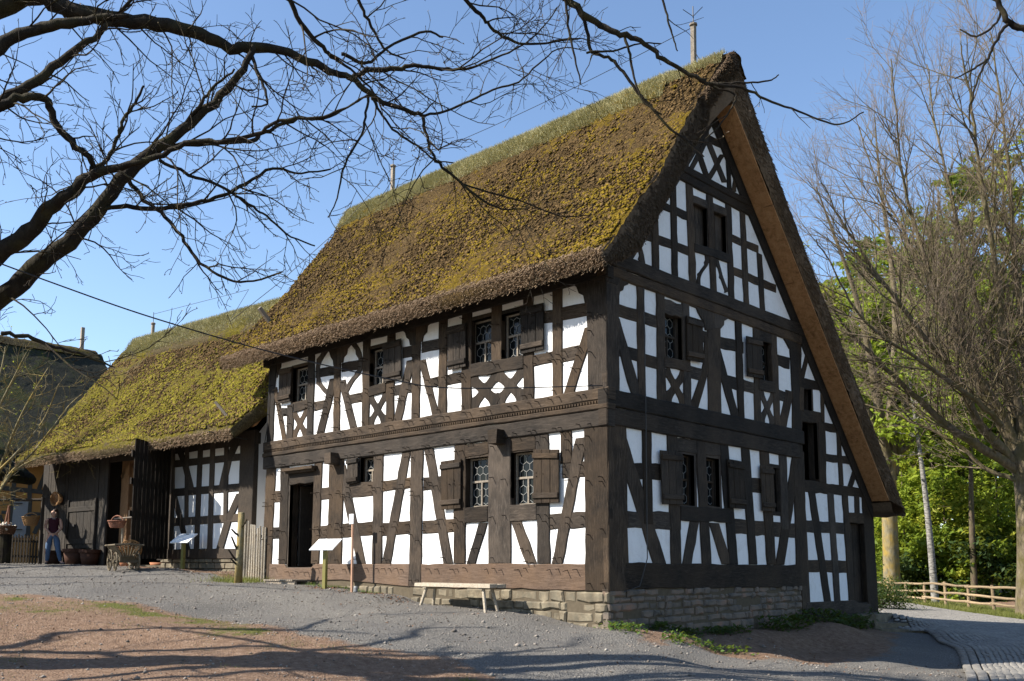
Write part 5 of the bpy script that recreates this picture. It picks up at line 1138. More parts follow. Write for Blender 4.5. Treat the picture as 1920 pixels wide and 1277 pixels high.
# handcart with baskets
cp = at(231, 1067, 25.4); cz = gzf(cp[0], cp[1]); cart = empty('handcart', (cp[0], cp[1], cz), 'small wooden four wheeled handcart with slatted sides parked before the barn', 'cart')
cfw = np.array((.925+.72*.22, -.38+.69*.22, 0)); cfw /= np.linalg.norm(cfw); crt = np.array((cfw[1], -cfw[0], 0))
SC = .78
cwx = lambda f, r_, z: np.array((cp[0], cp[1], cz))+SC*(cfw*f+crt*r_+np.array((0, 0, z)))
for f_, r_, rad in ((.45, .36, .30), (.45, -.36, .30), (-.45, .36, .36), (-.45, -.36, .36)):
    mb = MB(); c = cwx(f_, r_, rad); a = np.arange(21)*2*math.pi/20; rad *= SC; mb.tube(np.stack([c+cfw*rad*math.cos(t)+np.array((0, 0, rad*math.sin(t))) for t in a]), .022, 6, cap=False)
    for k in range(8): t = k*math.pi/4; mb.tube([c, c+cfw*rad*math.cos(t)+np.array((0, 0, rad*math.sin(t)))], .013, 5)
    wo = mb.obj('wheel', 'cart_wood', cart); mb = MB(); mb.tube([c-crt*.06, c+crt*.06], .05, 8); mb.obj('hub', 'cart_wood', wo)
for f_, rad in ((.45, .30), (-.45, .36)):
    mb = MB(); mb.bar(cwx(f_, -.4, rad), cwx(f_, .4, rad), .06, .06); mb.obj('axle', 'cart_wood', cart)
mb = MB()
for r_ in (-.16, -.05, .06, .17): mb.bar(cwx(-.62, r_, .48), cwx(.62, r_, .48), .10, .03)
mb.bar(cwx(-.45, 0, .36), cwx(-.45, 0, .47), .5, .08); mb.bar(cwx(.45, 0, .3), cwx(.45, 0, .47), .4, .08); mb.obj('cart_bed', 'cart_wood', cart)
for sg in (-1, 1):
    mb = MB(); mb.tube([cwx(-.82, sg*.46, .86), cwx(.82, sg*.46, .86)], .022, 6); mb.tube([cwx(-.62, sg*.22, .52), cwx(.62, sg*.22, .52)], .02, 6)
    for f_ in np.linspace(-.6, .6, 9): mb.tube([cwx(f_, sg*.22, .5), cwx(f_, sg*.46, .86)], .012, 5)
    mb.obj('side_rack', 'cart_wood', cart)
for f_ in (-.62, .62):
    mb = MB()
    for r_ in np.linspace(-.4, .4, 7): mb.tube([cwx(f_, r_*.5, .5), cwx(f_, r_, .84)], .014, 5)
    mb.tube([cwx(f_, -.46, .86), cwx(f_*1.02, 0, .89), cwx(f_, .46, .86)], .03, 6); mb.obj('end_rack', 'cart_wood', cart)
mb = MB(); mb.tube([cwx(.5, 0, .3), cwx(1.1, 0, .18)], .025, 6); mb.obj('drawbar', 'cart_wood', cart)
gst = empty('basket_stand', tuple(cwx(-.1, .05, .5)), 'tall pale stick with a crossbar standing in the handcart', 'stand')
tb = cwx(-.1, .05, .5); tt = at(230, 972, 25.4); mb = MB(); mb.tube([tb, tt], .028, 6); mb.obj('upright', 'pale_wood', gst)
mb = MB(); mb.tube([at(214, 973, 25.4), at(247, 970, 25.4)], .024, 6); mb.obj('crossbar', 'grey_wood', gst)
basket('crossbar_basket', at(219, 989, 25.3), .15, .22, .17, 'wicker_red', 'reddish wicker basket hanging from the crossbar above the handcart', rot=face(20), hr=.8)
basket('cart_basket', cwx(-.28, .05, .55), .16, .23, .2, 'wicker_red', 'broad reddish wicker basket lying in the bed of the handcart', handle=False)
rt = np.array(Matrix.Rotation(R(62), 3, Vector(tuple(-cfw*.3+crt))))
basket('leaning_basket', at(244, 1034, 25.3), .13, .27, .12, 'wicker_tan', 'flat round tan wicker tray leaning upright in the handcart', handle=False, rot=rt)

# info boards
def info_sign(px, py, d, h, label, pw=.62, ph=.46, skew=0):
    P = at(px, py, d) if d > 0 else np.array((-7.66, -.62, 0)); z = gzf(P[0], P[1]); e = empty('info_sign', (P[0], P[1], z), label, 'sign', 'information boards on olive posts')
    mb = MB(); mb.bar((P[0], P[1], z-.2), (P[0], P[1], z+h), .085, .085, up=(1, .3, 0)); mb.obj('post', 'post_olive', e)
    nx = np.array((.35, -.94, 0)); nx /= np.linalg.norm(nx); t = np.array((-nx[1], nx[0], 0)); up = np.array((0, 0, 1))*.55-nx*.84; up /= np.linalg.norm(up); nn = np.cross(t, up)
    if nn[2] < 0: nn = -nn
    c = np.array((P[0], P[1], z+h+.04)); mb = MB(); mb.box(c, (pw/2, ph/2, .012), np.stack([t, up, nn], 1)); pa = mb.obj('panel', 'sign_white', e)
    mb = MB(); mb.box(c+up*(ph*.5-.04)-t*.02+nn*.0135, (.05, .016, .001), np.stack([t, up, nn], 1)); mb.obj('printed_mark', 'print_dark', pa)
    return e
info_sign(613, 1102, -1, .93, 'white slanted information board on an olive post by the house door')
info_sign(342, 1070, 26.0, .80, 'white slanted information board on an olive post before the barn bay')
# marker post with a small white plate
g = np.array((-6.86, -.45)); z = gzf(*g); mk = empty('marker_post', (g[0], g[1], z), 'thin copper coloured post with a small white plate in front of the house wall', 'post')
mb = MB(); mb.tube([(g[0], g[1], z-.1), (g[0]-.03, g[1], z+1.7)], .028, 8); mb.obj('pole', 'copper', mk)
mb = MB(); c = np.array((g[0]-.035, g[1]-.03, z+1.62)); mb.box(c, (.075, .01, .11)); pl_ = mb.obj('plate', 'sign_white', mk)
mb = MB()
for dx, dz in ((-.03, .06), (.025, .03), (-.02, -.03), (.03, -.06)): mb.box(c+np.array((dx, -.0115, dz)), (.006, .001, .006))
mb.obj('printed_mark', 'print_dark', pl_)
mb = MB(); mb.lathe((g[0]+.07, g[1]+.05, z), [(0, .0), (.05, 0), (.05, .1), (.03, .13), (0, .13)], 10); mb.obj('ground_clamp', 'zinc', mk)
# forked stake by the barn corner
P = at(446, 1092, 22.6); z = gzf(P[0], P[1]); st = empty('forked_stake', (P[0], P[1], z), 'bare upright tree stake with short side stubs between barn and house', 'stake')
mb = MB(); tp = at(453, 961, 22.6); mb.tube([(P[0], P[1], z-.2), np.array((P[0], P[1], z))*.6+tp*.4+np.array((.02, 0, 0)), tp], [.10, .085, .075], 10); mb.obj('trunk', 'bark_lichen', st, True)
for (x1, y1, x2, y2) in ((450, 1005, 434, 992), (451, 990, 463, 974), (448, 1036, 434, 1006), (447, 1055, 428, 1030), (447, 1060, 432, 1046)):
    mb = MB(); mb.tube([at(x1, y1, 22.6), at((x1+x2)/2, (y1+y2)/2+2, 22.5), at(x2, y2, 22.45)], [.03, .025, .018], 6); mb.obj('branch_stub', 'bark_twig', st)
# bench
bc = np.array((-3.25, -.58)); bz = -.38
be = empty('wooden_bench', (bc[0], bc[1], gzf(*bc)), 'long pale wooden bench against the stone plinth under the ground floor windows', 'bench')
mb = MB()
for k, yo in enumerate((-.11, .11)):
    V = []
    mb.box((bc[0], bc[1]+yo, bz-.035), (1.08, .103, .035), jit=.004)
mb.obj('seat', 'pale_wood', be)
for sx in (-1, 1):
    for sy in (-1, 1):
        a = np.array((bc[0]+sx*.80, bc[1]+sy*.11, bz-.06)); gx, gy = bc[0]+sx*.93, bc[1]+sy*.17; mb = MB(); mb.tube([a, (gx, gy, gzf(gx, gy)-.03)], [.034, .03], 8); mb.obj('leg', 'pale_wood', be)
    mb = MB(); mb.box((bc[0]+sx*.80, bc[1], bz-.085), (.05, .19, .018)); mb.obj('batten', 'pale_wood', be)
# wooden step grate at the door
sg_ = empty('step_grate', (-9.6, -.35, gzf(-9.6, -.35)), 'low slatted wooden step lying before the house door', 'step')
z = gzf(-9.6, -.4)+.10
for i in range(15):
    mb = MB(); mb.box((-10.2+i*.085, -.36, z), (.032, .26, .018)); mb.obj('slat', 'grey_wood', sg_)
for yo in (-.55, -.17):
    mb = MB(); mb.box((-9.6, yo, z-.06), (.66, .03, .04)); mb.obj('bearer', 'grey_wood', sg_)
# steps and flagstones at the back corner of the gable
def slab(px, py, d, sx, sy, h, rz, label, name='flagstone'):
    P = on_ground(px, py); z = gzf(P[0], P[1]); mb = MB(); c, s = math.cos(rz), math.sin(rz); n = 9
    ang = np.sort(rng.uniform(0, 2*math.pi, n)); ang = np.arange(n)*2*math.pi/n+rng.normal(0, .12, n)
    pol = [(max(-1, min(1, 1.25*math.cos(a)))*sx*rng.uniform(.9, 1.02), max(-1, min(1, 1.25*math.sin(a)))*sy*rng.uniform(.9, 1.02)) for a in ang]
    T_ = [np.array((P[0]+x*c-y*s, P[1]+x*s+y*c, z+h+rng.normal(0, .004))) for x, y in pol]; mb.prism(T_, [q-np.array((0, 0, h+.15)) for q in T_]); tag(mb.obj(name, 'stone'), label, 'step', None)
slab(1632, 1163, 24.2, .62, .36, .16, 1.45, 'stone step block at the foot of the aisle door', 'step_stone')
slab(1660, 1172, 22.6, .5, .35, .05, 1.0, 'flat flagstone nearest the stone step block')
slab(1690, 1181, 21.3, .75, .42, .035, .5, 'broad flat flagstone farthest from the house, towards the cobbled road')
# black overhead cable
A = np.array((-.02, -.10, 3.18)); Bp = at(78, 518, 10.0); pn = np.cross(Bp-A, (0, 0, 1.))
pts = pol([A]+[on_plane(x, y, A, pn) for x, y in ((860, 728), (724, 709.5), (512, 661), (300, 600), (128, 541), (-100, 455), (-500, 290), (-900, 110))], 60)
mb = MB(); mb.tube(pts, np.interp(np.arange(len(pts)), [0, len(pts)], [.010, .0065]), 6); tag(mb.obj('overhead_cable', 'cable_black'), 'black cable sagging from the house corner up to the left', 'cable')
# ------------------------------------------------------------------ the woman at the barn
def skin_obj(name, J, Ed, mat, parent, root, sub=2):
    keys = list(J); ix = {k: i for i, k in enumerate(keys)}
    me = bpy.data.meshes.new(name); me.from_pydata([J[k][0] for k in keys], [(ix[a], ix[b]) for a, b in Ed], [])
    o = link(name, me, mat, parent, False); md = o.modifiers.new('skin', 'SKIN')
    for k in keys:
        sv = me.skin_vertices[0].data[ix[k]]; r = J[k][1]; sv.radius = r if isinstance(r, tuple) else (r, r); sv.use_root = (k == root)
    md.use_smooth_shade = True; md.branch_smoothing = .6
    sd = o.modifiers.new('sub', 'SUBSURF'); sd.levels = sub; sd.render_levels = sub
    return o
P = at(96, 1057, 30.7); pz = gzf(P[0], P[1])
per = empty('person', (P[0], P[1], pz), 'woman in maroon sleeveless top and blue jeans standing by the barn, hands clasped', 'person', rz=R(-110)); per.scale = (1.15, 1.1, 1.07)
J = {'hips': ((0, 0, .93), (.135, .10)), 'waist': ((0, .0, 1.06), (.115, .085)), 'chest': ((0, .01, 1.24), (.135, .095)), 'shoul': ((0, 0, 1.36), (.09, .07)), 'neck': ((.005, .005, 1.435), (.048, .05)), 'chin': ((.012, .02, 1.49), (.055, .058)), 'skull': ((.016, .012, 1.575), (.072, .085)), 'crown': ((.016, .008, 1.635), (.045, .05))}
Ed = [('hips', 'waist'), ('waist', 'chest'), ('chest', 'shoul'), ('shoul', 'neck'), ('neck', 'chin'), ('chin', 'skull'), ('skull', 'crown')]
for s, sg in (('r', 1), ('l', -1)):
    J[s+'sh'] = ((sg*.165, -.005, 1.365), .052); J[s+'el'] = ((sg*.212, .02, 1.11), .040); J[s+'wr'] = ((sg*.075, .20, .935), .026); J[s+'pa'] = ((sg*.025, .225, .895), (.030, .018))
    Ed += [('shoul', s+'sh'), (s+'sh', s+'el'), (s+'el', s+'wr'), (s+'wr', s+'pa')]
    for k in range(4):
        J[s+'f%d' % k] = ((sg*.012-sg*.012*k, .245+.004*k, .868+.012*k), .0085); J[s+'g%d' % k] = ((-sg*.02-sg*.006*k, .25, .845+.016*k), .0075); Ed += [(s+'pa', s+'f%d' % k), (s+'f%d' % k, s+'g%d' % k)]
    J[s+'t0'] = ((sg*.03, .245, .925), .010); J[s+'t1'] = ((0, .262, .928), .008); Ed += [(s+'wr', s+'t0'), (s+'t0', s+'t1')]
J['rhip'] = ((.085, 0, .86), .102); J['rkn'] = ((.10, .03, .49), .066); J['ran'] = ((.115, -.01, .085), .038); J['rto'] = ((.135, .15, .03), (.036, .024))
J['lhip'] = ((-.085, 0, .86), .102); J['lkn'] = ((-.145, .04, .48), .066); J['lan'] = ((-.235, .0, .085), .038); J['lto'] = ((-.335, .12, .03), (.036, .024))
for s in 'rl': Ed += [('hips', s+'hip'), (s+'hip', s+'kn'), (s+'kn', s+'an'), (s+'an', s+'to')]
skin_obj('body', J, Ed, 'skin', per, 'hips')
jj = {k: (J[k][0], tuple(np.array(J[k][1] if isinstance(J[k][1], tuple) else (J[k][1],)*2)+.012)) for k in ('hips', 'rhip', 'rkn', 'ran', 'lhip', 'lkn', 'lan')}
jj['hips'] = ((0, 0, .92), (.15, .112)); jj['waist'] = ((0, 0, 1.0), (.132, .10))
skin_obj('jeans', jj, [('hips', 'waist'), ('hips', 'rhip'), ('rhip', 'rkn'), ('rkn', 'ran'), ('hips', 'lhip'), ('lhip', 'lkn'), ('lkn', 'lan')], 'denim', per, 'hips')
tp_ = {'b': ((0, .0, .93), (.172, .13)), 'h': ((0, 0, 1.0), (.162, .12)), 'w': ((0, .005, 1.09), (.148, .11)), 'c': ((0, .02, 1.24), (.168, .125)), 't': ((0, .005, 1.33), (.115, .085)), 'ra': ((.105, -.005, 1.385), (.03, .035)), 'la': ((-.105, -.005, 1.385), (.03, .035))}
skin_obj('sleeveless_top', tp_, [('b', 'h'), ('h', 'w'), ('w', 'c'), ('c', 't'), ('t', 'ra'), ('t', 'la')], 'top_maroon', per, 'c')
hd = {'a': ((-.022, -.03, 1.59), (.082, .080)), 'b': ((-.004, -.010, 1.645), (.074, .076)), 'c': ((-.085, -.05, 1.62), (.05, .05)), 'd': ((-.075, -.06, 1.70), (.042, .042)), 'e': ((-.105, -.05, 1.52), (.048, .04)), 'f': ((-.10, -.05, 1.40), (.034, .028))}
skin_obj('hair', hd, [('a', 'b'), ('b', 'c'), ('c', 'd'), ('c', 'e'), ('e', 'f')], 'hair', per, 'a')
# face, turned to her right
fd = np.array((.72, .69, 0)); fr_ = np.array((.69, -.72, 0)); fc = np.array((.014, .014, 1.555))
def wl_(mb, c, r, mi=0): mb.lathe(c, [(0, -r), (r*.8, -r*.6), (r, 0), (r*.8, r*.6), (0, r)], 8)
mb = MB(); mb.tube([fc+fd*.07+(0, 0, .02), fc+fd*.098+(0, 0, -.012), fc+fd*.08+(0, 0, -.02)], [.008, .014, .010], 6); mb.obj('nose', 'skin', per, True, False)
for sg in (-1, 1):
    mb = MB(); wl_(mb, fc+fd*.066+fr_*sg*.03+np.array((0, 0, .022)), .011); mb.obj('eye', 'print_dark', per, True, False)
    mb = MB(); mb.box(fc-fd*.005+fr_*sg*.076+np.array((0, 0, .0)), (.012, .012, .028)); mb.obj('ear', 'skin', per, True, False)
mb = MB(); mb.box(fc+fd*.078+np.array((0, 0, -.045)), (.016, .016, .005)); mb.obj('mouth', 'top_maroon', per, False, False)
mb = MB(); a = np.linspace(-2.4, 2.4, 17)
mb.tube(np.stack([.075*np.sin(a), .04+.075*np.cos(a)*.9, 1.375+.055*(1-np.cos(a*.62))], 1), .007, 5); mb.obj('necklace', 'necklace', per, True, False)
for s, (ax, ay), (tx, ty) in (('r', (.115, -.03), (.14, .17)), ('l', (-.225, -.03), (-.345, .14))):
    skin_obj('shoe', {'a': ((ax, ay, .045), (.045, .045)), 'b': (((ax+tx)/2, (ay+ty)/2, .04), (.046, .036)), 'c': ((tx, ty, .03), (.038, .026))}, [('a', 'b'), ('b', 'c')], 'shoe', per, 'a', 1)

# ------------------------------------------------------------------ trees
class Tubes:
    def __init__(s): s.V = []; s.Q = []; s.n = 0
    def add(s, P, r, n):
        k = len(P); T = np.gradient(P, axis=0); T /= np.linalg.norm(T, axis=1)[:, None]+1e-9
        m_ = np.abs(T.mean(0)); ref = np.eye(3)[int(np.argmin(m_))]; X = np.cross(T, ref); X /= np.linalg.norm(X, axis=1)[:, None]+1e-9; Y = np.cross(T, X)
        a = np.arange(n)*2*math.pi/n; V = P[:, None]+np.asarray(r)[:, None, None]*(np.cos(a)[None, :, None]*X[:, None]+np.sin(a)[None, :, None]*Y[:, None])
        i, j = np.meshgrid(np.arange(k-1), np.arange(n), indexing='ij'); b = i*n+j; c = i*n+(j+1) % n
        s.Q.append(np.stack([b, c, c+n, b+n], 2).reshape(-1, 4)+s.n); s.V.append(V.reshape(-1, 3)); s.n += k*n
    def obj(s, name, mat, parent):
        if not s.V: return None
        return fastmesh(name, np.concatenate(s.V), np.concatenate(s.Q), mat, parent, True)
def wander(g, p, d, L, n, amp, trop):
    P = [np.array(p)]; d = np.array(d)/np.linalg.norm(d); st = L/(n-1)
    for _ in range(n-1):
        d = d+g.normal(0, amp, 3)+np.array((0, 0, trop)); d /= np.linalg.norm(d); P.append(P[-1]+d*st)
    return np.array(P)
def sprout(g, P, r, level, thick, thin, prm, tips):
    """side shoots along a limb; prm[level] = (spacing, length, angle, n points, wobble, tropism)"""
    if level < 0: return
    sp, Lr, ang, n, amp, tr = prm[level]; seg = np.linalg.norm(np.diff(P, axis=0), axis=1); tot = seg.sum(); m_ = max(1, int(tot/sp*g.uniform(.8, 1.2)))
    cum = np.r_[0, np.cumsum(seg)]
    for k in range(m_):
        t = tot*(.12+.88*(k+g.random())/m_) if level < len(prm)-1 else tot*(.08+.92*(k+g.random())/m_)
        i = min(np.searchsorted(cum, t)-1, len(P)-2); i = max(i, 0); f = (t-cum[i])/(seg[i]+1e-9); p = P[i]+(P[i+1]-P[i])*f; T = (P[i+1]-P[i])/(seg[i]+1e-9)
        s = np.cross(T, g.normal(size=3)); s /= np.linalg.norm(s)+1e-9; a = R(g.normal(ang, 12)); d = T*math.cos(a)+s*math.sin(a)
        L = g.uniform(*Lr)*(1.15-.55*t/tot); r0 = min(r[i]*.62, prm[level][1][1]*.0068+.0022); r0 = max(r0, .0045); Q = wander(g, p, d, L, n, amp, tr); rr = np.linspace(r0, max(.0034, r0*.35), n)
        (thick if r0 > .011 else thin).add(Q, rr, 5 if r0 > .02 else 3)
        tips.append(Q[-1])
        sprout(g, Q, rr, level-1, thick, thin, prm, tips)

# --- the oak whose bare limbs cross the top of the view
g = np.random.default_rng(11)
OD = 12.0
base = at(-330, 1200, OD); base = np.array((base[0], base[1], gzf(base[0], base[1])))
oak = empty('oak_tree', tuple(base), 'bare oak at the left, its dark crooked limbs reaching across sky and roof', 'tree')
def dpth(d): return OD+d
crotch = at(-300, 640, OD)
LIMBS = [  # (pixel path with widths in photo pixels), depth offsets start/end
 ([(-300, 700, 120), (-160, 640, 70), (0, 560, 48), (60, 505, 44), (130, 455, 40), (190, 385, 36), (235, 330, 33), (300, 275, 28), (360, 230, 24), (420, 175, 21), (462, 120, 17), (475, 85, 12)], 0, .6),
 ([(-300, 690, 110), (-150, 560, 60), (0, 480, 42), (60, 430, 38), (100, 385, 34), (140, 355, 30), (170, 330, 26), (230, 312, 18), (300, 292, 14), (360, 268, 12), (420, 265, 11), (480, 250, 10), (530, 225, 8), (600, 220, 7), (650, 200, 5), (690, 178, 4)], -.3, -1.2),
 ([(-300, 600, 110), (-180, 300, 70), (-60, 60, 55), (60, -8, 44), (130, 18, 42), (210, 34, 38), (300, 45, 34), (380, 66, 30), (440, 92, 26), (480, 86, 24), (560, 105, 20), (620, 133, 18), (660, 148, 15), (700, 180, 13), (760, 208, 11), (792, 216, 10)], .3, 1.2),
 ([(660, 143, 12), (690, 132, 13), (740, 130, 12), (780, 124, 10), (830, 130, 8), (880, 128, 6), (930, 108, 5), (980, 85, 4), (1020, 50, 3.5), (1045, 15, 3)], 1.1, 1.6),
 ([(792, 216, 9), (800, 250, 8), (808, 285, 7.5), (830, 315, 8), (855, 335, 7), (890, 365, 6), (935, 390, 4.5), (990, 392, 3)], 1.2, 1.0),
 ([(792, 216, 7), (830, 210, 6), (880, 190, 5.5), (925, 168, 5), (970, 155, 4.5), (1010, 120, 4), (1050, 90, 3), (1100, 95, 2)], 1.2, 2.0),
 ([(870, 345, 5), (920, 362, 4.5), (980, 378, 4), (1050, 405, 3), (1110, 402, 2)], 1.1, 1.0),
 ([(-280, 500, 80), (-160, 300, 45), (-60, 160, 34), (0, 85, 32), (60, 58, 28), (130, 42, 24), (200, 34, 16), (240, 30, 9)], -.6, -.4),
 ([(-280, 500, 80), (-120, 290, 36), (0, 190, 26), (60, 157, 24), (110, 118, 20), (180, 66, 15), (215, 36, 10), (260, -20, 7)], -.8, -.3),
 ([(-250, 420, 50), (-100, 260, 30), (0, 200, 26), (50, 182, 20), (85, 184, 19), (105, 228, 18), (132, 266, 17), (168, 298, 15), (176, 318, 13), (168, 340, 12)], -1.0, -.4),
 ([(300, 276, 14), (350, 270, 13), (410, 268, 12), (470, 262, 11), (500, 246, 9), (560, 222, 8), (610, 222, 7), (660, 196, 5), (690, 178, 4)], .4, 1.4),
 ([(170, 395, 10), (230, 388, 12), (290, 392, 11), (350, 384, 10), (410, 370, 9), (460, 345, 8), (515, 315, 7), (560, 325, 5), (620, 318, 4)], .2, 1.0),
 ([(235, 335, 12), (265, 370, 11), (310, 405, 10), (340, 445, 9), (375, 490, 8), (420, 522, 7), (470, 528, 5), (530, 510, 4)], .5, .2),
 ([(300, 300, 10), (360, 330, 9), (420, 352, 8), (470, 385, 7), (500, 405, 6), (540, 440, 5), (590, 462, 4)], .3, .9),
 ([(690, 178, 8), (686, 215, 7), (678, 255, 6), (655, 290, 6), (640, 330, 5), (632, 375, 4), (615, 408, 3)], .9, .5),
 ([(700, 182, 9), (715, 215, 7), (745, 250, 6), (790, 280, 5), (815, 300, 4), (850, 305, 3)], 1.1, .8),
 ([(500, -40, 14), (540, -5, 13), (562, 40, 12), (600, 85, 11), (620, 105, 10), (650, 125, 7), (690, 160, 5), (720, 200, 4)], -.5, .4),
 ([(470, 90, 11), (480, 130, 8), (495, 165, 7), (500, 195, 5), (470, 200, 4)], .6, .2),
 ([(640, 100, 9), (690, 120, 8), (720, 95, 7), (790, 60, 6), (830, 70, 5)], .6, 1.2),
 ([(655, -30, 9), (680, 20, 8), (700, 55, 7), (720, 90, 6), (760, 110, 4)], .2, .6),
 ([(860, -20, 11), (890, 20, 10), (910, 40, 9), (930, 60, 8), (975, 82, 6), (1030, 80, 5), (1090, 72, 3)], .9, 1.6),
 ([(0, 625, 12), (50, 630, 11), (100, 650, 9), (150, 662, 7), (215, 690, 4)], -2, -1.6),
 ([(175, 318, 13), (200, 300, 10), (220, 260, 9), (232, 225, 8), (255, 190, 7), (270, 160, 5)], -.2, 0),
 ([(330, 250, 9), (380, 190, 8), (400, 165, 7), (440, 130, 5)], .4, .3)]
OVER = [  # long limb entering from the top and drooping over the ridge
 ([(-250, 300, 80), (100, -220, 60), (500, -330, 40), (850, -180, 28), (1040, -20, 18), (1080, 15, 17), (1125, 48, 16), (1165, 64, 14), (1205, 78, 12), (1240, 108, 11), (1275, 128, 10), (1310, 148, 10), (1345, 158, 9), (1395, 165, 7), (1440, 190, 6), (1490, 205, 5), (1545, 228, 4.5), (1580, 232, 4), (1620, 210, 3)], .5, .8),
 ([(1085, 18, 10), (1100, 50, 9), (1108, 95, 8), (1140, 108, 8), (1165, 130, 8), (1190, 165, 7), (1215, 195, 7), (1250, 235, 6), (1290, 265, 5), (1320, 295, 3)], .8, .7),
 ([(1060, 0, 7), (1068, 60, 6), (1078, 110, 5), (1090, 158, 3)], .5, .4),
 ([(1170, 66, 8), (1180, 100, 7), (1190, 150, 6), (1205, 190, 5), (1240, 215, 4)], .8, .6),
 ([(1310, 150, 6), (1345, 165, 6), (1375, 175, 5), (1378, 190, 5), (1365, 212, 4.5), (1345, 240, 4), (1322, 260, 3)], .8, .75),
 ([(1345, 158, 6), (1390, 155, 5), (1440, 152, 4), (1460, 140, 3)], .8, .8),
 ([(1240, -20, 6), (1250, 30, 5), (1262, 70, 4), (1270, 95, 3)], .5, .5),
 ([(1100, 98, 6), (1150, 95, 5), (1200, 82, 4), (1240, 82, 3)], .7, .9)]
thick, thin, main, tips = Tubes(), Tubes(), Tubes(), []
prm = [(.13, (.10, .30), 42, 4, .2, .03), (.22, (.28, .8), 46, 6, .19, .015), (.38, (.7, 1.8), 48, 8, .16, .0)]
prm2 = [(.22, (.08, .22), 42, 4, .16, .02), (.5, (.2, .5), 46, 6, .15, .01), (1.1, (.5, 1.0), 48, 8, .13, -.01)]
def limb_paths(L, pr, tb, lvl):
    for pts, d0, d1 in L:
        n = len(pts); Q = np.array([at(x, y, dpth(d0+(d1-d0)*i/(n-1))) for i, (x, y, w_) in enumerate(pts)]); rad = np.array([.76*w_/2*(OD+d0+(d1-d0)*i/(n-1))/F for i, (_, _, w_) in enumerate(pts)])
        m_ = n*4; S = pol(Q, m_); rr = np.interp(np.linspace(0, n-1, m_), np.arange(n), rad)
        S = S+g.normal(0, .012, S.shape)*np.minimum(1, rr/.03)[:, None]; rr = rr*(1+g.normal(0, .04, m_))
        tb.add(S, rr, 9 if rr.max() > .06 else 6)
        vis = slice(0, None)
        sprout(g, S, rr, lvl, thick, thin, pr, tips)
limb_paths(LIMBS, prm, main, 2)
limb_paths(OVER, prm2, main, 2)
# the part of the crown outside the frame at the left, whose shadow net lies on the forecourt
OFF = []
for k in range(7):
    x0, y0 = -300+g.uniform(-40, 40), g.uniform(250, 650); x1 = g.uniform(-900, -230); y1 = g.uniform(-350, 620); bow = g.uniform(-120, 120)
    OFF.append(([(x0, y0, 34), (x0*.65+x1*.35, y0*.65+y1*.35+bow*.7, 20), (x0*.3+x1*.7, y0*.3+y1*.7+bow, 12), (x1, y1, 6)], 0, g.uniform(-1.5, 3.5)))
limb_paths(OFF, [(.5, (.1, .3), 42, 4, .2, .03), (.6, (.3, .8), 46, 5, .19, .015), (.6, (.9, 2.2), 48, 7, .16, .0)], main, 2)
# limbs standing over the forecourt to the left of the frame: their shadows fall across the soil and the gravel
SUN = np.array((-.7, -1, .97))
def over(px, py, h): q = on_ground(px, py); return np.array((q[0], q[1], gzf(q[0], q[1])))+SUN*h/.97
for pts, h0, h1, r0 in [([(-260, 1222), (0, 1214), (70, 1200), (140, 1184), (330, 1180), (560, 1184), (700, 1188)], 4.6, 7.0, .09), ([(-150, 1226), (80, 1224), (350, 1219), (700, 1219), (980, 1226)], 4.8, 7.0, .10), ([(-100, 1228), (150, 1224), (350, 1242), (700, 1252), (1000, 1264)], 5.0, 7.2, .085), ([(-250, 1300), (300, 1275), (600, 1256), (850, 1262), (1000, 1268)], 4.6, 6.6, .07), ([(350, 1180), (560, 1184), (620, 1158), (750, 1150), (880, 1145)], 6.5, 8.0, .045), ([(560, 1218), (760, 1198), (800, 1177), (940, 1178)], 6.2, 7.6, .045), ([(560, 1222), (820, 1230), (1040, 1222)], 6.4, 7.4, .05),
   ([(-400, 1100), (0, 1084), (250, 1080), (500, 1090)], 6.0, 8.0, .05), ([(-300, 1075), (0, 1098), (300, 1094), (650, 1112)], 6.0, 8.0, .05), ([(-300, 1092), (60, 1068), (380, 1076)], 6.0, 7.5, .04)]:
    n = len(pts); Q = np.array([over(x, y, h0+(h1-h0)*i/(n-1)) for i, (x, y) in enumerate(pts)])
    Q = np.concatenate([[crotch*.75+Q[0]*.25+np.array((0, 0, .4))], Q]) if h0 < 5.5 else Q
    S = pol(Q, len(Q)*4); rr = np.linspace(r0*1.5, .022, len(S)); main.add(S+g.normal(0, .02, S.shape), rr, 7); sprout(g, S, rr, 1, thick, thin, [(.5, (.2, .5), 42, 4, .2, .03), (.55, (.8, 2.2), 44, 7, .14, .0)], tips)
# buds
B_ = np.array(tips); sel = B_[g.random(len(B_)) < .5]; dirs = g.normal(size=(len(sel), 3))+np.array((0, 0, .6)); dirs /= np.linalg.norm(dirs, axis=1)[:, None]
tr = Tubes(); tr.add(pol([base-np.array((0, 0, .3)), base+np.array((.05, 0, 1.6)), crotch-np.array((0, 0, .9)), crotch, at(-290, 420, OD)], 20), np.interp(np.linspace(0, 1, 20), [0, .1, .5, 1], [.75, .5, .44, .25]), 16)
tr.obj('trunk', 'bark_oak', oak); main.obj('limbs', 'bark_oak', oak); thick.obj('branches', 'bark_twig', oak); o_ = thin.obj('twigs', 'bark_twig', oak); o_['kind'] = 'stuff'
blades('buds', sel, dirs, g.uniform(.018, .04, len(sel)), g.uniform(.010, .018, len(sel)), 'twig_pale', oak)['kind'] = 'stuff'

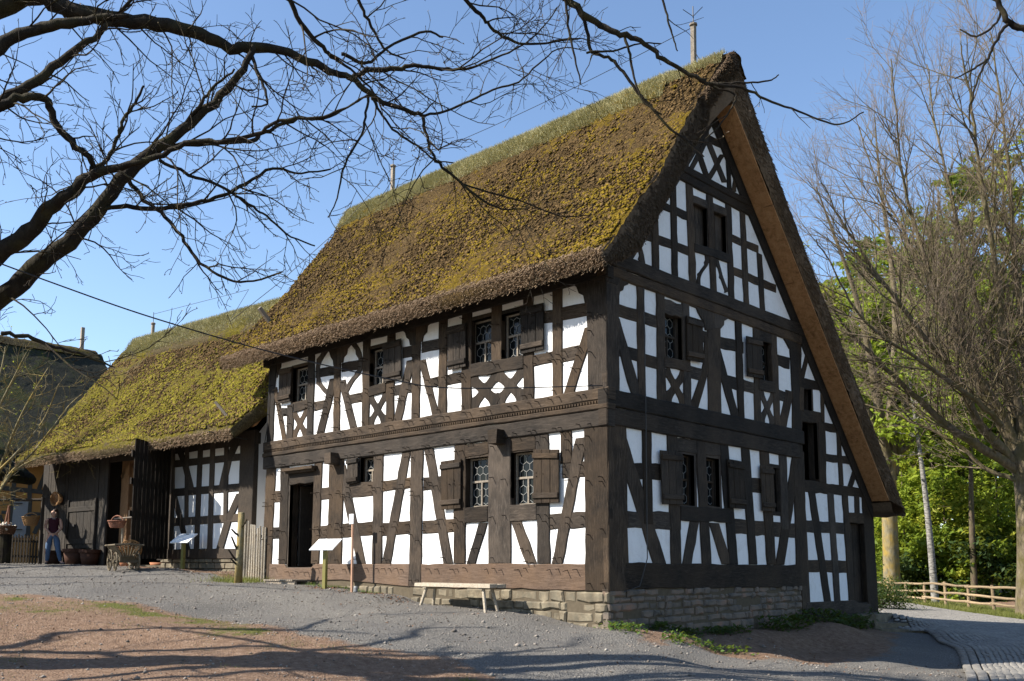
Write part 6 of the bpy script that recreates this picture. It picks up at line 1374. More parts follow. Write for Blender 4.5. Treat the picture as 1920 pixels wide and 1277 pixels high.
# --- limb tips hanging in at the top right, from a tree just outside the frame
g = np.random.default_rng(21)
tb = at(2300, 1300, 13.5); tb = np.array((tb[0], tb[1], gzf(tb[0], tb[1])))
ot = empty('overhanging_tree', tuple(tb), 'bare tree whose dark limb hangs into the top right corner', 'tree')
thick, thin, main, tips = Tubes(), Tubes(), Tubes(), []
OD = 13.0
limb_paths([([(2280, 500, 100), (2180, 200, 50), (2050, 90, 24), (1960, 70, 18), (1920, 54, 16), (1890, 40, 15), (1876, 14, 13), (1862, -10, 11)], 0, 0), ([(1890, 42, 9), (1872, 70, 8), (1855, 105, 7), (1842, 130, 6), (1820, 190, 5), (1818, 240, 3)], 0, .2), ([(1878, 20, 7), (1872, 35, 7), (1850, 60, 6), (1825, 68, 5), (1800, 55, 3)], 0, .3), ([(1850, 112, 6), (1825, 130, 5), (1790, 148, 3)], 0, -.2)],
 [(.3, (.1, .25), 42, 4, .16, .02), (.5, (.2, .5), 46, 5, .15, .01)], main, 1)
limb_paths([([(2280, 620, 90), (2330, 300, 60), (2420, -60, 36), (2480, -420, 14)], 0, 1.5), ([(2285, 560, 80), (2220, 240, 40), (2190, -120, 26), (2230, -480, 10)], 0, -1.0), ([(2290, 640, 70), (2450, 420, 40), (2640, 240, 22), (2800, 120, 8)], 0, 1), ([(2280, 480, 50), (2400, 150, 26), (2560, -200, 10)], 0, -1.5)],
 [(.35, (.1, .3), 42, 4, .16, .02), (.5, (.3, .8), 46, 5, .15, .01), (.7, (.8, 2.0), 46, 6, .13, .02)], main, 2)
thick.obj('branches', 'bark_twig', ot)
tr = Tubes(); tr.add(pol([tb-np.array((0, 0, .3)), tb+np.array((0, 0, 2.5)), at(2285, 620, 13), at(2270, 420, 13)], 14), np.linspace(.5, .25, 14), 14); tr.obj('trunk', 'bark_oak', ot); main.obj('limbs', 'bark_oak', ot); thin.obj('twigs', 'bark_twig', ot)

# --- big bare lime tree at the right edge
g = np.random.default_rng(5)
LD = 34.5
lb = at(1938, 1160, LD); lb = np.array((lb[0], lb[1], gzf(lb[0], lb[1])))
lime = empty('lime_tree', tuple(lb), 'tall bare tree at the right edge with many upswept limbs and fine twigs', 'tree')
thick, thin, main, tips = Tubes(), Tubes(), Tubes(), []
def lp(pts, d0, d1): n = len(pts); return np.array([at(x, y, LD+d0+(d1-d0)*i/(n-1)) for i, (x, y) in enumerate(pts)])
LL = [([(1905, 880), (1860, 850), (1780, 800), (1720, 745), (1650, 680), (1600, 630), (1570, 590), (1545, 540)], 26, 0, -1.5), ([(1905, 870), (1840, 800), (1800, 720), (1740, 640), (1680, 560), (1620, 480), (1570, 400), (1540, 340)], 26, 0, -2.5), ([(1910, 860), (1870, 790), (1820, 700), (1790, 600), (1740, 520), (1690, 430), (1640, 330), (1610, 240)], 22, 0, 1.5),
 ([(1915, 860), (1870, 760), (1830, 700), (1800, 640), (1760, 560), (1720, 440), (1690, 320), (1680, 200), (1670, 110)], 24, 0, -1), ([(1920, 850), (1895, 760), (1870, 680), (1840, 600), (1810, 480), (1780, 350), (1750, 220), (1740, 120)], 26, 0, 2), ([(1925, 850), (1905, 740), (1880, 640), (1870, 520), (1850, 400), (1830, 260), (1810, 140), (1800, 80)], 26, 0, -2),
 ([(1935, 850), (1925, 730), (1915, 600), (1900, 450), (1890, 300), (1870, 150), (1860, 60)], 26, 0, 1), ([(1945, 850), (1950, 700), (1945, 560), (1940, 400), (1950, 240), (1940, 80)], 24, 0, -1), ([(1905, 900), (1850, 880), (1800, 835), (1730, 800), (1660, 770), (1610, 755), (1570, 730)], 12, 0, 2), ([(1950, 850), (2000, 700), (2050, 500), (2070, 300)], 26, 0, 1), ([(1960, 870), (2060, 760), (2150, 620), (2200, 450)], 24, 0, -1),
 ([(1880, 800), (1840, 760), (1760, 700), (1700, 660), (1640, 620), (1590, 560), (1560, 500), (1530, 450)], 14, -1, -4), ([(1870, 770), (1830, 690), (1780, 610), (1700, 500), (1640, 420), (1580, 340)], 14, 1, 4)]
prm = [(.23, (.4, 1.2), 32, 4, .13, .05), (.34, (.9, 2.4), 34, 5, .12, .06), (.52, (1.8, 4.6), 36, 7, .09, .06)]
for pts, w_, d0, d1 in LL:
    Q = lp(pts, d0, d1); n = len(pts)*4; S = pol(Q, n); rr = .02+(w_/2*LD/F*.78-.02)*(1-np.linspace(0, 1, n))**1.35; main.add(S+g.normal(0, .02, S.shape), rr, 8); sprout(g, S, rr, 2, thick, thin, prm, tips)
tr = Tubes(); Pt = [lb-np.array((0, 0, .4)), lb+np.array((0, 0, .5)), at(1936, 1000, LD), at(1930, 900, LD), at(1918, 840, LD), at(1925, 780, LD)]
tr.add(pol(Pt, 24), np.interp(np.linspace(0, 1, 24), [0, .12, .3, .7, 1], [.85, .60, .52, .52, .22])*1.0, 18)
tr.obj('trunk', 'bark_lime', lime); main.obj('limbs', 'bark_lime', lime); thick.obj('branches', 'bark_lime', lime)['kind'] = 'stuff'; thin.obj('twigs', 'twig_pale', lime)['kind'] = 'stuff'

# --- second bare tree with the lichen covered trunk behind the gable eave
g = np.random.default_rng(6)
BD = 49.0
bb = at(1674, 1125, BD); bb = np.array((bb[0], bb[1], gzf(bb[0], bb[1])))
bt = empty('lichen_tree', tuple(bb), 'bare tree with stout yellow lichened trunk behind the low roof corner', 'tree')
thick, thin, main, tips = Tubes(), Tubes(), Tubes(), []
for pts, w_, d1 in [([(1668, 900), (1650, 780), (1630, 660), (1600, 540), (1560, 430), (1530, 350)], 26, -2), ([(1670, 900), (1672, 760), (1680, 620), (1670, 480), (1650, 340), (1640, 220)], 28, 1), ([(1674, 890), (1700, 760), (1730, 640), (1750, 500), (1760, 360)], 24, 2), ([(1668, 860), (1620, 760), (1560, 690), (1500, 640)], 18, -1), ([(1672, 860), (1740, 800), (1800, 720)], 16, 1)]:
    n = len(pts); Q = np.array([at(x, y, BD+d1*i/(n-1)) for i, (x, y) in enumerate(pts)]); S = pol(Q, n*4); rr = .03+(w_/2*BD/F*.9-.03)*(1-np.linspace(0, 1, n*4))**1.3; main.add(S, rr, 7); sprout(g, S, rr, 2, thick, thin, [(.6, (.4, 1.1), 34, 4, .1, .05), (.95, (1.0, 2.4), 36, 5, .09, .05), (1.4, (2.0, 4.4), 38, 7, .07, .06)], tips)
tr = Tubes(); tr.add(pol([bb-np.array((0, 0, .4)), bb+np.array((0, 0, .6)), at(1669, 1000, BD), at(1667, 920, BD), at(1669, 850, BD)], 18), np.interp(np.linspace(0, 1, 18), [0, .15, .4, 1], [.62, .45, .40, .34]), 16)
tr.obj('trunk', 'bark_lichen', bt); main.obj('limbs', 'bark_lime', bt); thick.obj('branches', 'bark_lime', bt)['kind'] = 'stuff'; thin.obj('twigs', 'twig_pale', bt)['kind'] = 'stuff'

# --- leafing trees of the wood behind
def leaf_cards(name, C, size, mat, parent, g, flat=.5):
    n = len(C); nrm = g.normal(size=(n, 3)); nrm[:, 2] = np.abs(nrm[:, 2])+flat; nrm /= np.linalg.norm(nrm, axis=1)[:, None]
    a = np.cross(nrm, g.normal(size=(n, 3))); a /= np.linalg.norm(a, axis=1)[:, None]; b = np.cross(nrm, a); s = g.uniform(size*.55, size*1.2, n)[:, None]
    V = np.stack([C-a*s*.9, C-b*s*.42+nrm*s*.12, C+a*s*.9-nrm*s*.1, C+b*s*.42+nrm*s*.12], 1).reshape(-1, 3)
    return fastmesh(name, V, np.arange(4*n).reshape(n, 4), mat, parent)
def forest_tree(x, y, h, cr, lo, bark_, leaf, seed, label, cat='tree', grp='leafing trees in the wood behind', nleaf=5000, tr_r=.16, name='forest_tree', lean=0, lsize=.20):
    g = np.random.default_rng(seed); z = gzf(x, y); e = empty(name, (x, y, z), label, cat, grp)
    top = np.array((x+lean, y+g.normal(0, .3), z+h)); P_ = pol([np.array((x, y, z-.3)), np.array((x+lean*.2, y, z+h*.35)), top*.4+np.array((x+lean*.3, y, z+h*.5))*.6, top], 16)
    tr = Tubes(); tr.add(P_, np.linspace(tr_r*1.15, .03, 16), 9); tr.obj('trunk', bark_, e)
    br = Tubes(); C = []; nb = int(26*h/12)
    for k in range(nb):
        t = lo+(1-lo)*(k+g.random())/nb; i = int(t*15); p = P_[min(i, 15)]; az = g.uniform(0, 2*math.pi); prof = math.sin(math.pi*min(1, max(.05, (t-lo)/(1-lo)*.86+.14)))**.7
        L = cr*prof*g.uniform(.55, 1.15)+.3; d = np.array((math.cos(az), math.sin(az), g.uniform(-.05, .6))); Q = wander(g, p, d, L, 7, .12, .02); br.add(Q, np.linspace(max(.012, .035*L/cr), .008, 7), 4)
        m_ = max(6, int(nleaf/nb*L/cr*1.25)); tt = g.random(m_)**.6; idx = tt*6; i0 = np.minimum(idx.astype(int), 5); q = Q[i0]+(Q[i0+1]-Q[i0])*(idx-i0)[:, None]
        cl = g.normal(0, 1, (max(1, m_//14), 3))*np.array((.55, .55, .28)); q = q+cl[g.integers(0, len(cl), m_)]*.9+g.normal(0, .16, (m_, 3))*np.array((1, 1, .6)); C.append(q)
    br.obj('branches', bark_, e); leaf_cards('crown', np.concatenate(C), lsize, leaf, e, g)['kind'] = 'stuff'
    return e
def fp(px, d): q = at(px, 1090, d); return q[0], q[1]
FT = [(1500, 62, 15, 4.5, .1, 'bark_forest', 'leaf_spring', 'young green tree showing just right of the gable roof edge, tallest of the far row'), (1560, 55, 12, 4.2, .06, 'bark_forest', 'leaf_yellow', 'yellow green tree between the thatch edge and the lichened trunk'), (1620, 50, 11, 3.8, .05, 'bark_forest', 'leaf_spring', 'bright green bushy tree directly behind the lichened trunk'),
 (1690, 52, 13, 4.0, .06, 'bark_forest', 'leaf_mid', 'mid green tree right of the lichened trunk'), (1755, 47, 10, 3.4, .05, 'bark_forest', 'leaf_spring', 'bright leafy tree close behind the white birch trunk'), (1800, 56, 14, 4.2, .05, 'bark_forest', 'leaf_mid', 'dense green tree between the birch and the big bare tree'), (1850, 48, 10.5, 3.6, .04, 'bark_forest', 'leaf_spring', 'bright leafy tree left of the big bare trunk above the rail fence'),
 (1905, 52, 12, 3.8, .04, 'bark_forest', 'leaf_yellow', 'yellow green tree directly behind the big bare trunk'), (1960, 50, 13, 4.2, .04, 'bark_forest', 'leaf_mid', 'green tree cut by the right edge of the view'), (1650, 68, 17, 5.0, .1, 'bark_forest', 'leaf_mid', 'tall back row tree above the roof corner'), (1740, 72, 17, 5.0, .1, 'bark_forest', 'leaf_yellow', 'tall yellowish back row tree above the birch'), (1830, 70, 21, 5.2, .08, 'bark_forest', 'leaf_mid', 'tall dark green back row tree behind the limbs of the big bare tree'), (1930, 74, 23, 5.5, .1, 'bark_forest', 'leaf_yellow', 'tallest back row tree at the right edge'), (1570, 75, 16, 5.0, .1, 'bark_forest', 'leaf_spring', 'back row tree peeping over the slope of the thatch')]
FT += [(px_, 50+7*(i_ % 3), 13+i_ % 3, 4.5, .08, 'bark_forest', ('leaf_mid', 'leaf_spring', 'leaf_yellow')[i_ % 3], 'leafing tree of the wood continuing beyond the right edge of the view') for i_, px_ in enumerate((2060, 2170, 2290, 2420, 2560, 2720))]
for i, (px, d, h, cr, lo, bk, lf_, lab) in enumerate(FT):
    d += 9; h *= 1.75; cr *= 1.25; lo += .06+.05*(i % 3); x, y = fp(px, d); forest_tree(x, y, h, cr, lo, bk, lf_, 100+i, lab, nleaf=15000 if d < 69 else 12000, lsize=.27 if d < 69 else .36)
# understorey bushes
UN = [(1665, 46, 2.4, 'low leafy bush left of the lichened trunk'), (1710, 44.5, 2.2, 'low leafy bush right of the lichened trunk'), (1765, 43, 2.8, 'leafy bush behind the birch foot'), (1815, 42, 2.0, 'small leafy bush behind the middle of the rail fence'), (1860, 41, 2.6, 'leafy bush behind the right half of the rail fence'), (1905, 42, 3.4, 'tall bush beside the big bare trunk'), (1640, 50, 3.0, 'bush behind the far end of the rail fence')]
for i, (px, d, h, lab) in enumerate(UN):
    d += 7; h *= 1.15; x, y = fp(px, d); forest_tree(x, y, h, 2.0, .02, 'bark_forest', ('leaf_mid', 'leaf_dark', 'leaf_mid')[i % 3], 200+i, lab, 'bush', 'bushes behind the rail fence', 3000, .04, 'bush', 0, .2)
# trunks standing in the wood
for i, (px, d, h, r_, bk, lean, lab, nm) in enumerate([(1752, 38.5, 13, .17, 'bark_birch', -.9, 'white birch with a leaning trunk behind the rail fence', 'birch_tree'), (1724, 60, 15, .12, 'bark_birch', -.2, 'thin pale birch stem deeper in the wood, left of the leaning birch', 'birch_tree'), (1858, 66, 16, .15, 'bark_birch', .2, 'thin pale birch stem deep in the wood left of the big bare trunk', 'birch_tree'), (1757, 64, 22, .24, 'bark_pine', .2, 'reddish pine stem in the wood right behind the leaning birch', 'pine_tree'), (1912, 60, 24, .28, 'bark_pine', .3, 'tall reddish pine at the right edge behind the bare limbs', 'pine_tree'), (1826, 39.5, 12, .16, 'bark_forest', .3, 'dark straight tree trunk behind the rail fence between birch and big tree', 'forest_tree')]):
    d += 8; x, y = fp(px, d); forest_tree(x, y, h, 2.2, .55, bk, 'leaf_dark' if 'pine' in nm else 'leaf_spring', 300+i, lab, 'tree', None, 1500, r_, nm, lean, .22)
SAP = [(1700, 52, 7, 'slim sapling with sparse leaves just right of the lichened trunk'), (1728, 56, 9, 'slim leafy sapling between the lichened trunk and the leaning birch'), (1775, 50, 6.5, 'slim leafy sapling right of the leaning birch by the fence'), (1795, 55, 9, 'taller slim sapling midway between birch and big bare trunk'), (1820, 49, 6, 'short slim sapling behind the middle fence posts'), (1845, 54, 8.5, 'slim sapling left of the big bare trunk, its leaves catching the sun'), (1880, 50, 7, 'slim sapling nearest the left side of the big bare trunk'), (1655, 58, 9, 'slim sapling seen past the eave corner left of the lichened trunk')]
for i, (px, d, h, lab) in enumerate(SAP):
    x, y = fp(px, d); forest_tree(x, y, h, 1.5, .22, 'bark_forest', ('leaf_spring', 'leaf_yellow', 'leaf_mid')[i % 3], 500+i, lab, 'tree', 'slim saplings at the edge of the wood', 1500, .06, 'sapling_tree', rng.normal(0, .4), .2)
# thin bare trees far behind the tip of the roof and at the far left
def bare_tree(px, d, h, seed, label, dens=1.0, spread=34, name='bare_tree'):
    g = np.random.default_rng(seed); x, y = fp(px, d); z = gzf(x, y); e = empty(name, (x, y, z), label, 'tree')
    th, tn, tips = Tubes(), Tubes(), []; P_ = pol([np.array((x, y, z-.3)), np.array((x, y, z+h*.4)), np.array((x+g.normal(0, .5), y, z+h))], 16); rr = np.linspace(h*.016, .03, 16); tr = Tubes(); tr.add(P_, rr, 8); tr.obj('trunk', 'bark_lime', e)
    sprout(g, P_[4:], rr[4:], 2, th, tn, [(.8, (.5, 1.2), 34, 4, .1, .05), (1.0/dens, (1.2, 2.8), 36, 5, .08, .06), (.7/dens, (h*.22, h*.42), spread, 7, .06, .06)], tips)
    th.obj('branches', 'bark_lime', e)['kind'] = 'stuff'; tn.obj('twigs', 'twig_pale', e)['kind'] = 'stuff'
bare_tree(1720, 58, 22, 51, 'tall bare tree deep in the wood, its grey twig haze above the green crowns', 1.0); bare_tree(1840, 62, 25, 52, 'tall bare tree deep in the wood behind the upper limbs of the big tree', 1.0); bare_tree(1600, 60, 17, 53, 'bare tree beyond the roof slope with its twigs against the sky', .9)
bare_tree(208, 62, 8.5, 54, 'small far bare tree in the gap between the dark roof and the barn roof', .8)
# lichened bare shrub before the dark roof
g = np.random.default_rng(61)
sb = at(10, 1057, 29.0); sb = np.array((sb[0]-.5, sb[1], gzf(sb[0], sb[1]))); shb = empty('lichen_shrub', tuple(sb), 'bare lichened small tree with tangled twigs before the dark roof', 'tree')
thick, thin, main, tips = Tubes(), Tubes(), Tubes(), []
for pts, w_ in [([(-40, 1050), (-20, 960), (0, 880), (30, 800), (60, 740), (90, 690)], 8), ([(-40, 1050), (-60, 900), (-20, 800), (20, 720), (50, 660)], 8), ([(-30, 1000), (10, 900), (60, 850), (100, 800), (130, 760), (155, 738)], 6), ([(-20, 960), (20, 890), (70, 860), (110, 850), (140, 845)], 5), ([(-60, 900), (-30, 780), (0, 700), (10, 650)], 6), ([(0, 880), (30, 850), (80, 790), (110, 720)], 5)]:
    n = len(pts); Q = np.array([at(x, y, 29.0+g.normal(0, .3)+.3*i) for i, (x, y) in enumerate(pts)]); S = pol(Q, n*4); rr = np.linspace(w_/2*29/F, .012, n*4); main.add(S, rr, 6); sprout(g, S, rr, 2, thick, thin, [(.17, (.15, .45), 42, 4, .18, .03), (.26, (.35, 1.0), 46, 5, .17, .03), (.4, (.8, 1.9), 50, 6, .15, .03)], tips)
main.obj('limbs', 'bark_lichen', shb); thick.obj('branches', 'bark_lichen', shb); thin.obj('twigs', 'bark_lichen', shb)['kind'] = 'stuff'
tp_a = np.array(tips); leaf_cards('young_leaves', tp_a[g.random(len(tp_a)) < .12], .05, 'leaf_yellow', shb, g)['kind'] = 'stuff'
# ivy bush at the aisle corner
x, y = on_ground(1650, 1143); forest_tree(x, y, 1.1, .42, .02, 'bark_forest', 'leaf_dark', 401, 'small dark evergreen bush at the back corner of the house', 'bush', None, 2600, .03, 'corner_bush', 0, .06)

# ------------------------------------------------------------------ rail fence by the road
A = np.array(at(1636, 1127, 50.0)[:2]); Bf = np.array(at(1918, 1160, 36.0)[:2]); fl = empty('rail_fence', (A[0], A[1], gzf(*A)), 'rustic wooden rail fence with three rails along the cobbled road', 'fence')
L = np.linalg.norm(Bf-A); d = (Bf-A)/L; n = 7
for i in range(n+1):
    q = A+d*L*i/n; z = gzf(*q); mb = MB(); mb.tube([(q[0], q[1], z-.2), (q[0]+rng.normal(0, .02), q[1], z+1.05+rng.normal(0, .04))], .065, 8); mb.obj('post', 'rail_wood', fl)
for hh in (.28, .58, .95):
    for i in range(n):
        q0 = A+d*L*(i/n-.012); q1 = A+d*L*((i+1)/n+.012); mb = MB(); mb.tube(pol([(q0[0], q0[1]-.06, gzf(*q0)+hh+rng.normal(0, .03)), ((q0+q1)[0]/2, (q0+q1)[1]/2-.05, gzf(*((q0+q1)/2))+hh+rng.normal(0, .03)), (q1[0], q1[1]-.06, gzf(*q1)+hh+rng.normal(0, .03))], 5), [.05, .055, .05, .05, .045], 7); mb.obj('rail', 'rail_wood', fl)
# ------------------------------------------------------------------ ground
SOILP = np.array([on_ground(x, y) for x, y in ((-900, 1105), (-300, 1105), (0, 1113), (200, 1127), (300, 1142), (430, 1164), (560, 1191), (700, 1214), (850, 1247), (960, 1280), (1040, 1420))]+[(9, -11), (9, -20), (-30, -30), (-45, -10)])
SOILG = np.array([(-.3, -.12), (.6, -.1)]+[tuple(on_ground(x, y)) for x, y in ((1230, 1206), (1320, 1222), (1420, 1237), (1540, 1246), (1640, 1240), (1690, 1205), (1660, 1168))]+[(-1, 13), (-1, 5)])
def sdist(P, x, y):
    """signed distance to a polygon, positive inside"""
    d = np.full(x.shape, 1e9); ins = np.zeros(x.shape, bool); n = len(P)
    for i in range(n):
        a, b = P[i-1], P[i]; e = b-a; t = np.clip(((x-a[0])*e[0]+(y-a[1])*e[1])/(e@e+1e-9), 0, 1)
        d = np.minimum(d, np.hypot(x-a[0]-t*e[0], y-a[1]-t*e[1])); c = ((a[1] > y) != (b[1] > y)) & (x < (b[0]-a[0])*(y-a[1])/(b[1]-a[1]+1e-12)+a[0]); ins ^= c
    return np.where(ins, d, -d)
KL = np.array([on_ground(x, y) for x, y in ((1640, 1134), (1662, 1150), (1700, 1163), (1750, 1182), (1800, 1210), (1836, 1243), (1858, 1280), (1872, 1330), (1880, 1420))])
KR = np.array([on_ground(x, y) for x, y in ((1648, 1126), (1710, 1134), (1790, 1147), (1860, 1157), (1930, 1167), (2050, 1188), (2200, 1220), (2450, 1290), (2800, 1420))])
def axis_(lo, hi, step, far):
    a = list(np.arange(lo, hi, step)); s = step; x = a[-1]
    while x < far: s *= 1.35; x += s; a.append(x)
    s = step; x = a[0]; pre = []
    while x > -far: s *= 1.35; x -= s; pre.append(x)
    return np.array(pre[::-1]+a)
gx = axis_(-34, 14, .16, 900); gy = axis_(-16, 40, .16, 900)
GX, GY = np.meshgrid(gx, gy, indexing='ij'); x, y = GX.ravel(), GY.ravel()
z = gz(x, y); P3 = np.stack([x, y, 0*x], 1)
near = np.clip(1-np.maximum(np.abs(x+10)-24, np.abs(y-10)-30)/3, 0, 1)
z = z+near*(.028*noise(P3, 1.3)+.014*noise(P3, .42)+.006*noise(P3+9, .2))
hw = np.clip((np.minimum(-.3-y, 2.0))/.6, 0, 1)
sd1 = sdist(SOILP, x, y); sd2 = sdist(SOILG, x, y); sd = np.maximum(sd1, sd2)
road = sdist(np.concatenate([KL, KR[::-1]]), x, y)
kd = (y-(26-1.05*x*0)) 
# beyond the road / rail fence: forest floor and grass verge
fa = np.array(on_ground(1640, 1124)); fb = np.array(on_ground(1930, 1166)); fdv = fb-fa; fnv = np.array((-fdv[1], fdv[0])); fnv /= np.linalg.norm(fnv)
if fnv@(CAM[:2]-fa) > 0: fnv = -fnv
beyond = (x-fa[0])*fnv[0]+(y-fa[1])*fnv[1]
soil = np.clip(.5+sd*1.1+.35*noise(P3+3, 1.1), 0, 1)
back = (x < -11) & (y > 1) | (y > 12) & (x < 0)
turf = np.where(sd1 > .3, np.clip(.27+.7*noise(P3+31, 1.5)+.3*noise(P3+7, .5), 0, .66), 0)
turf = np.maximum(turf, np.clip(.5+beyond*.9, 0, .8)*(beyond < 3.2)); soil = np.maximum(soil, np.clip(beyond-1.5, 0, 1)); 
far_ = (np.abs(x) > 60) | (np.abs(y) > 60)
turf = np.where(far_, .9, turf)
turf = np.maximum(turf, .62*np.exp(-((x+11.2)**2+(y+.9)**2)/1.1)); turf = np.maximum(turf, .45*np.exp(-((x+8)**2/1.2+(y+.35)**2/.05)))
soil = np.maximum(soil, .62*((x > -17) & (x < -11) & (y > -.9)))
Q = grid_faces(len(gx), len(gy)); fs = soil[Q].mean(1); cx, cy = x[Q].mean(1), y[Q].mean(1)
isg = (fs < .5) & (cx > -34) & (cx < 14) & (cy > -16) & (cy < 12) & (turf[Q].mean(1) < .6)
V = np.stack([x, y, z], 1)
def part_mesh(name, mask):
    q = Q[mask]; u, inv = np.unique(q, return_inverse=True)
    o = fastmesh(name, V[u], inv.reshape(q.shape), 'earth', None, True, dict(soil=soil[u], turf=turf[u])); o['kind'] = 'structure'; return o
part_mesh('ground', ~isg); part_mesh('gravel_path', isg)
# ------------------------------------------------------------------ cobbled road and kerb
def curve(P, t):
    P = np.asarray(P); d = np.r_[0, np.cumsum(np.linalg.norm(np.diff(P, axis=0), axis=1))]; return np.stack([np.interp(t*d[-1], d, P[:, 0]), np.interp(t*d[-1], d, P[:, 1])], -1)
KLs, KRs = pol(KL, 60), pol(KR, 60)
nr, nc = 80, 26; tt = np.linspace(0, 1, nr); a_ = curve(KLs, tt); b_ = curve(KRs, tt); s_ = np.linspace(0, 1, nc)
G = a_[:, None]*(1-s_[None, :, None])+b_[:, None]*s_[None, :, None]; gx_, gy_ = G[..., 0].ravel(), G[..., 1].ravel()
zr = lambda x, y: gz(x, y)+.02
o = fastmesh('cobblestone_road', np.stack([gx_, gy_, zr(gx_, gy_)+.022], 1), grid_faces(nr, nc), 'cobble_joint', None, True); o['kind'] = 'structure'
def blocks(quads, h, ch, mat, name, base_up):
    """rounded setts: quads (n,4,2)"""
    n = len(quads); c = quads.mean(1, keepdims=True); hh = h+rng.normal(0, .002, n); tilt = rng.normal(0, .003, (n, 4))
    q0 = c+(quads-c)*.95; q1 = c+(quads-c)*.90; q2 = c+(quads-c)*.62
    zz = zr(c[:, 0, 0], c[:, 0, 1])[:, None]+base_up
    L0 = np.concatenate([q0, (zz+0*tilt)[..., None]], 2); L1 = np.concatenate([q1, (zz+hh[:, None]*.75+tilt)[..., None]], 2); L2 = np.concatenate([q2, (zz+hh[:, None]+tilt*.6)[..., None]], 2)
    Vv = np.concatenate([L0, L1, L2], 1).reshape(-1, 3); o_ = (np.arange(n)*12)[:, None]; F_ = [o_+np.array([8, 9, 10, 11])]
    for lv in (0, 4):
        for k in range(4): F_.append(o_+np.array([lv+k, lv+(k+1) % 4, lv+4+(k+1) % 4, lv+4+k]))
    o = fastmesh(name, Vv, np.concatenate(F_), mat, None, True); o['kind'] = 'structure'; return o
LA = np.linalg.norm(np.diff(KLs, axis=0), axis=1).sum(); LB = np.linalg.norm(np.diff(KRs, axis=0), axis=1).sum(); rows = int(max(LA, LB)/.125)
qs = []
for i in range(rows):
    t0, t1 = i/rows, (i+1)/rows; A0, A1, B0, B1 = curve(KLs, np.array(t0)), curve(KLs, np.array(t1)), curve(KRs, np.array(t0)), curve(KRs, np.array(t1)); W = np.linalg.norm((A0+A1-B0-B1)/2); 
    if W < 1.3: continue
    m_ = max(2, min(58, int(W/.145)))
    e = np.linspace(0, 1, m_+1)+np.r_[0, rng.normal(0, .12/m_, m_-1), 0]
    for j in range(m_): qs.append([A0+(B0-A0)*e[j], A0+(B0-A0)*e[j+1], A1+(B1-A1)*e[j+1], A1+(B1-A1)*e[j]])
blocks(np.array(qs), .022, .02, 'cobble', 'cobblestone_road', .022)
qs = []
Tn = np.gradient(KLs, axis=0); Tn /= np.linalg.norm(Tn, axis=1)[:, None]; Nn = np.stack([-Tn[:, 1], Tn[:, 0]], 1); Nn *= np.sign(((KRs-KLs)*Nn).sum(1))[:, None]*-1
for off in (0.02, .18):
    C0 = KLs+Nn*off; C1 = KLs+Nn*(off+.15); m_ = int(LA/.20)
    for i in range(int(m_*.12), m_): t0, t1 = np.array(i/m_), np.array((i+1)/m_); qs.append([curve(C0, t0), curve(C1, t0), curve(C1, t1), curve(C0, t1)])
blocks(np.array(qs), .045, .02, 'cobble', 'kerb', .0)
# ------------------------------------------------------------------ small stuff on the ground
def rocks(name, XY, size, mat, up=0):
    n = len(XY); base = np.array([(1, 0, 0), (-1, 0, 0), (0, 1, 0), (0, -1, 0), (0, 0, 1), (0, 0, -1)], float); fc = np.array([(0, 2, 4), (2, 1, 4), (1, 3, 4), (3, 0, 4), (2, 0, 5), (1, 2, 5), (3, 1, 5), (0, 3, 5)])
    Vv = base[None]*(size[:, None, None]*rng.uniform(.6, 1.2, (n, 6, 1))*np.array((1, 1, .65)))
    a = rng.uniform(0, 6.28, n); c, s = np.cos(a)[:, None], np.sin(a)[:, None]; X = Vv[..., 0]*c-Vv[..., 1]*s; Y = Vv[..., 0]*s+Vv[..., 1]*c
    zz = gz(XY[:, 0], XY[:, 1]); p3 = np.stack([XY[:, 0], XY[:, 1], 0*zz], 1); zz = zz+.028*noise(p3, 1.3)+.014*noise(p3, .42)+.006*noise(p3+9, .2)
    Vv = np.stack([X+XY[:, 0:1], Y+XY[:, 1:2], Vv[..., 2]+zz[:, None]+size[:, None]*.25], 2).reshape(-1, 3)
    o = fastmesh(name, Vv, (np.arange(n)*6)[:, None, None]*1+fc[None] if False else ((np.arange(n)*6)[:, None, None]+fc[None]).reshape(-1, 3), mat); o['kind'] = 'stuff'; return o
def scatter(n, region): return np.stack([rng.uniform(region[0], region[1], n), rng.uniform(region[2], region[3], n)], 1)
XY = scatter(46000, (-22, 9, -11, 3.5)); XY = XY[(XY[:, 1] < -.15) | (XY[:, 0] > .2)]; s1 = sdist(SOILP, XY[:, 0], XY[:, 1]); keep = (rng.random(len(XY)) < np.where(s1 > .4, .35, np.where(np.abs(s1) < .5, 1, .6)))
XY = XY[keep]; rocks('pebbles', XY, np.exp(rng.normal(-4.55, .5, len(XY))), 'pebble')
def gzn(XY):
    p3 = np.stack([XY[:, 0], XY[:, 1], 0*XY[:, 0]], 1); return gz(XY[:, 0], XY[:, 1])+.028*noise(p3, 1.3)+.014*noise(p3, .42)+.006*noise(p3+9, .2)
def grass(name, XY, ln, wd, mat='grass_blade', spread=.45):
    n = len(XY); b = np.stack([XY[:, 0], XY[:, 1], gzn(XY)-.01], 1); d = rng.normal(0, spread, (n, 3)); d[:, 2] = np.abs(d[:, 2])*.5+.8; d /= np.linalg.norm(d, axis=1)[:, None]
    o = blades(name, b, d, rng.uniform(*ln, n), rng.uniform(*wd, n), mat); o['kind'] = 'stuff'; return o
XY = scatter(160000, (-16, 6, -13, -2)); p3 = np.stack([XY[:, 0], XY[:, 1], 0*XY[:, 0]], 1); k = (sdist(SOILP, XY[:, 0], XY[:, 1]) > .25) & ((.27+.7*noise(p3+31, 1.5)+.3*noise(p3+7, .5)) > .34+rng.normal(0, .1, len(XY))); grass('grass', XY[k], (.02, .055), (.004, .009))
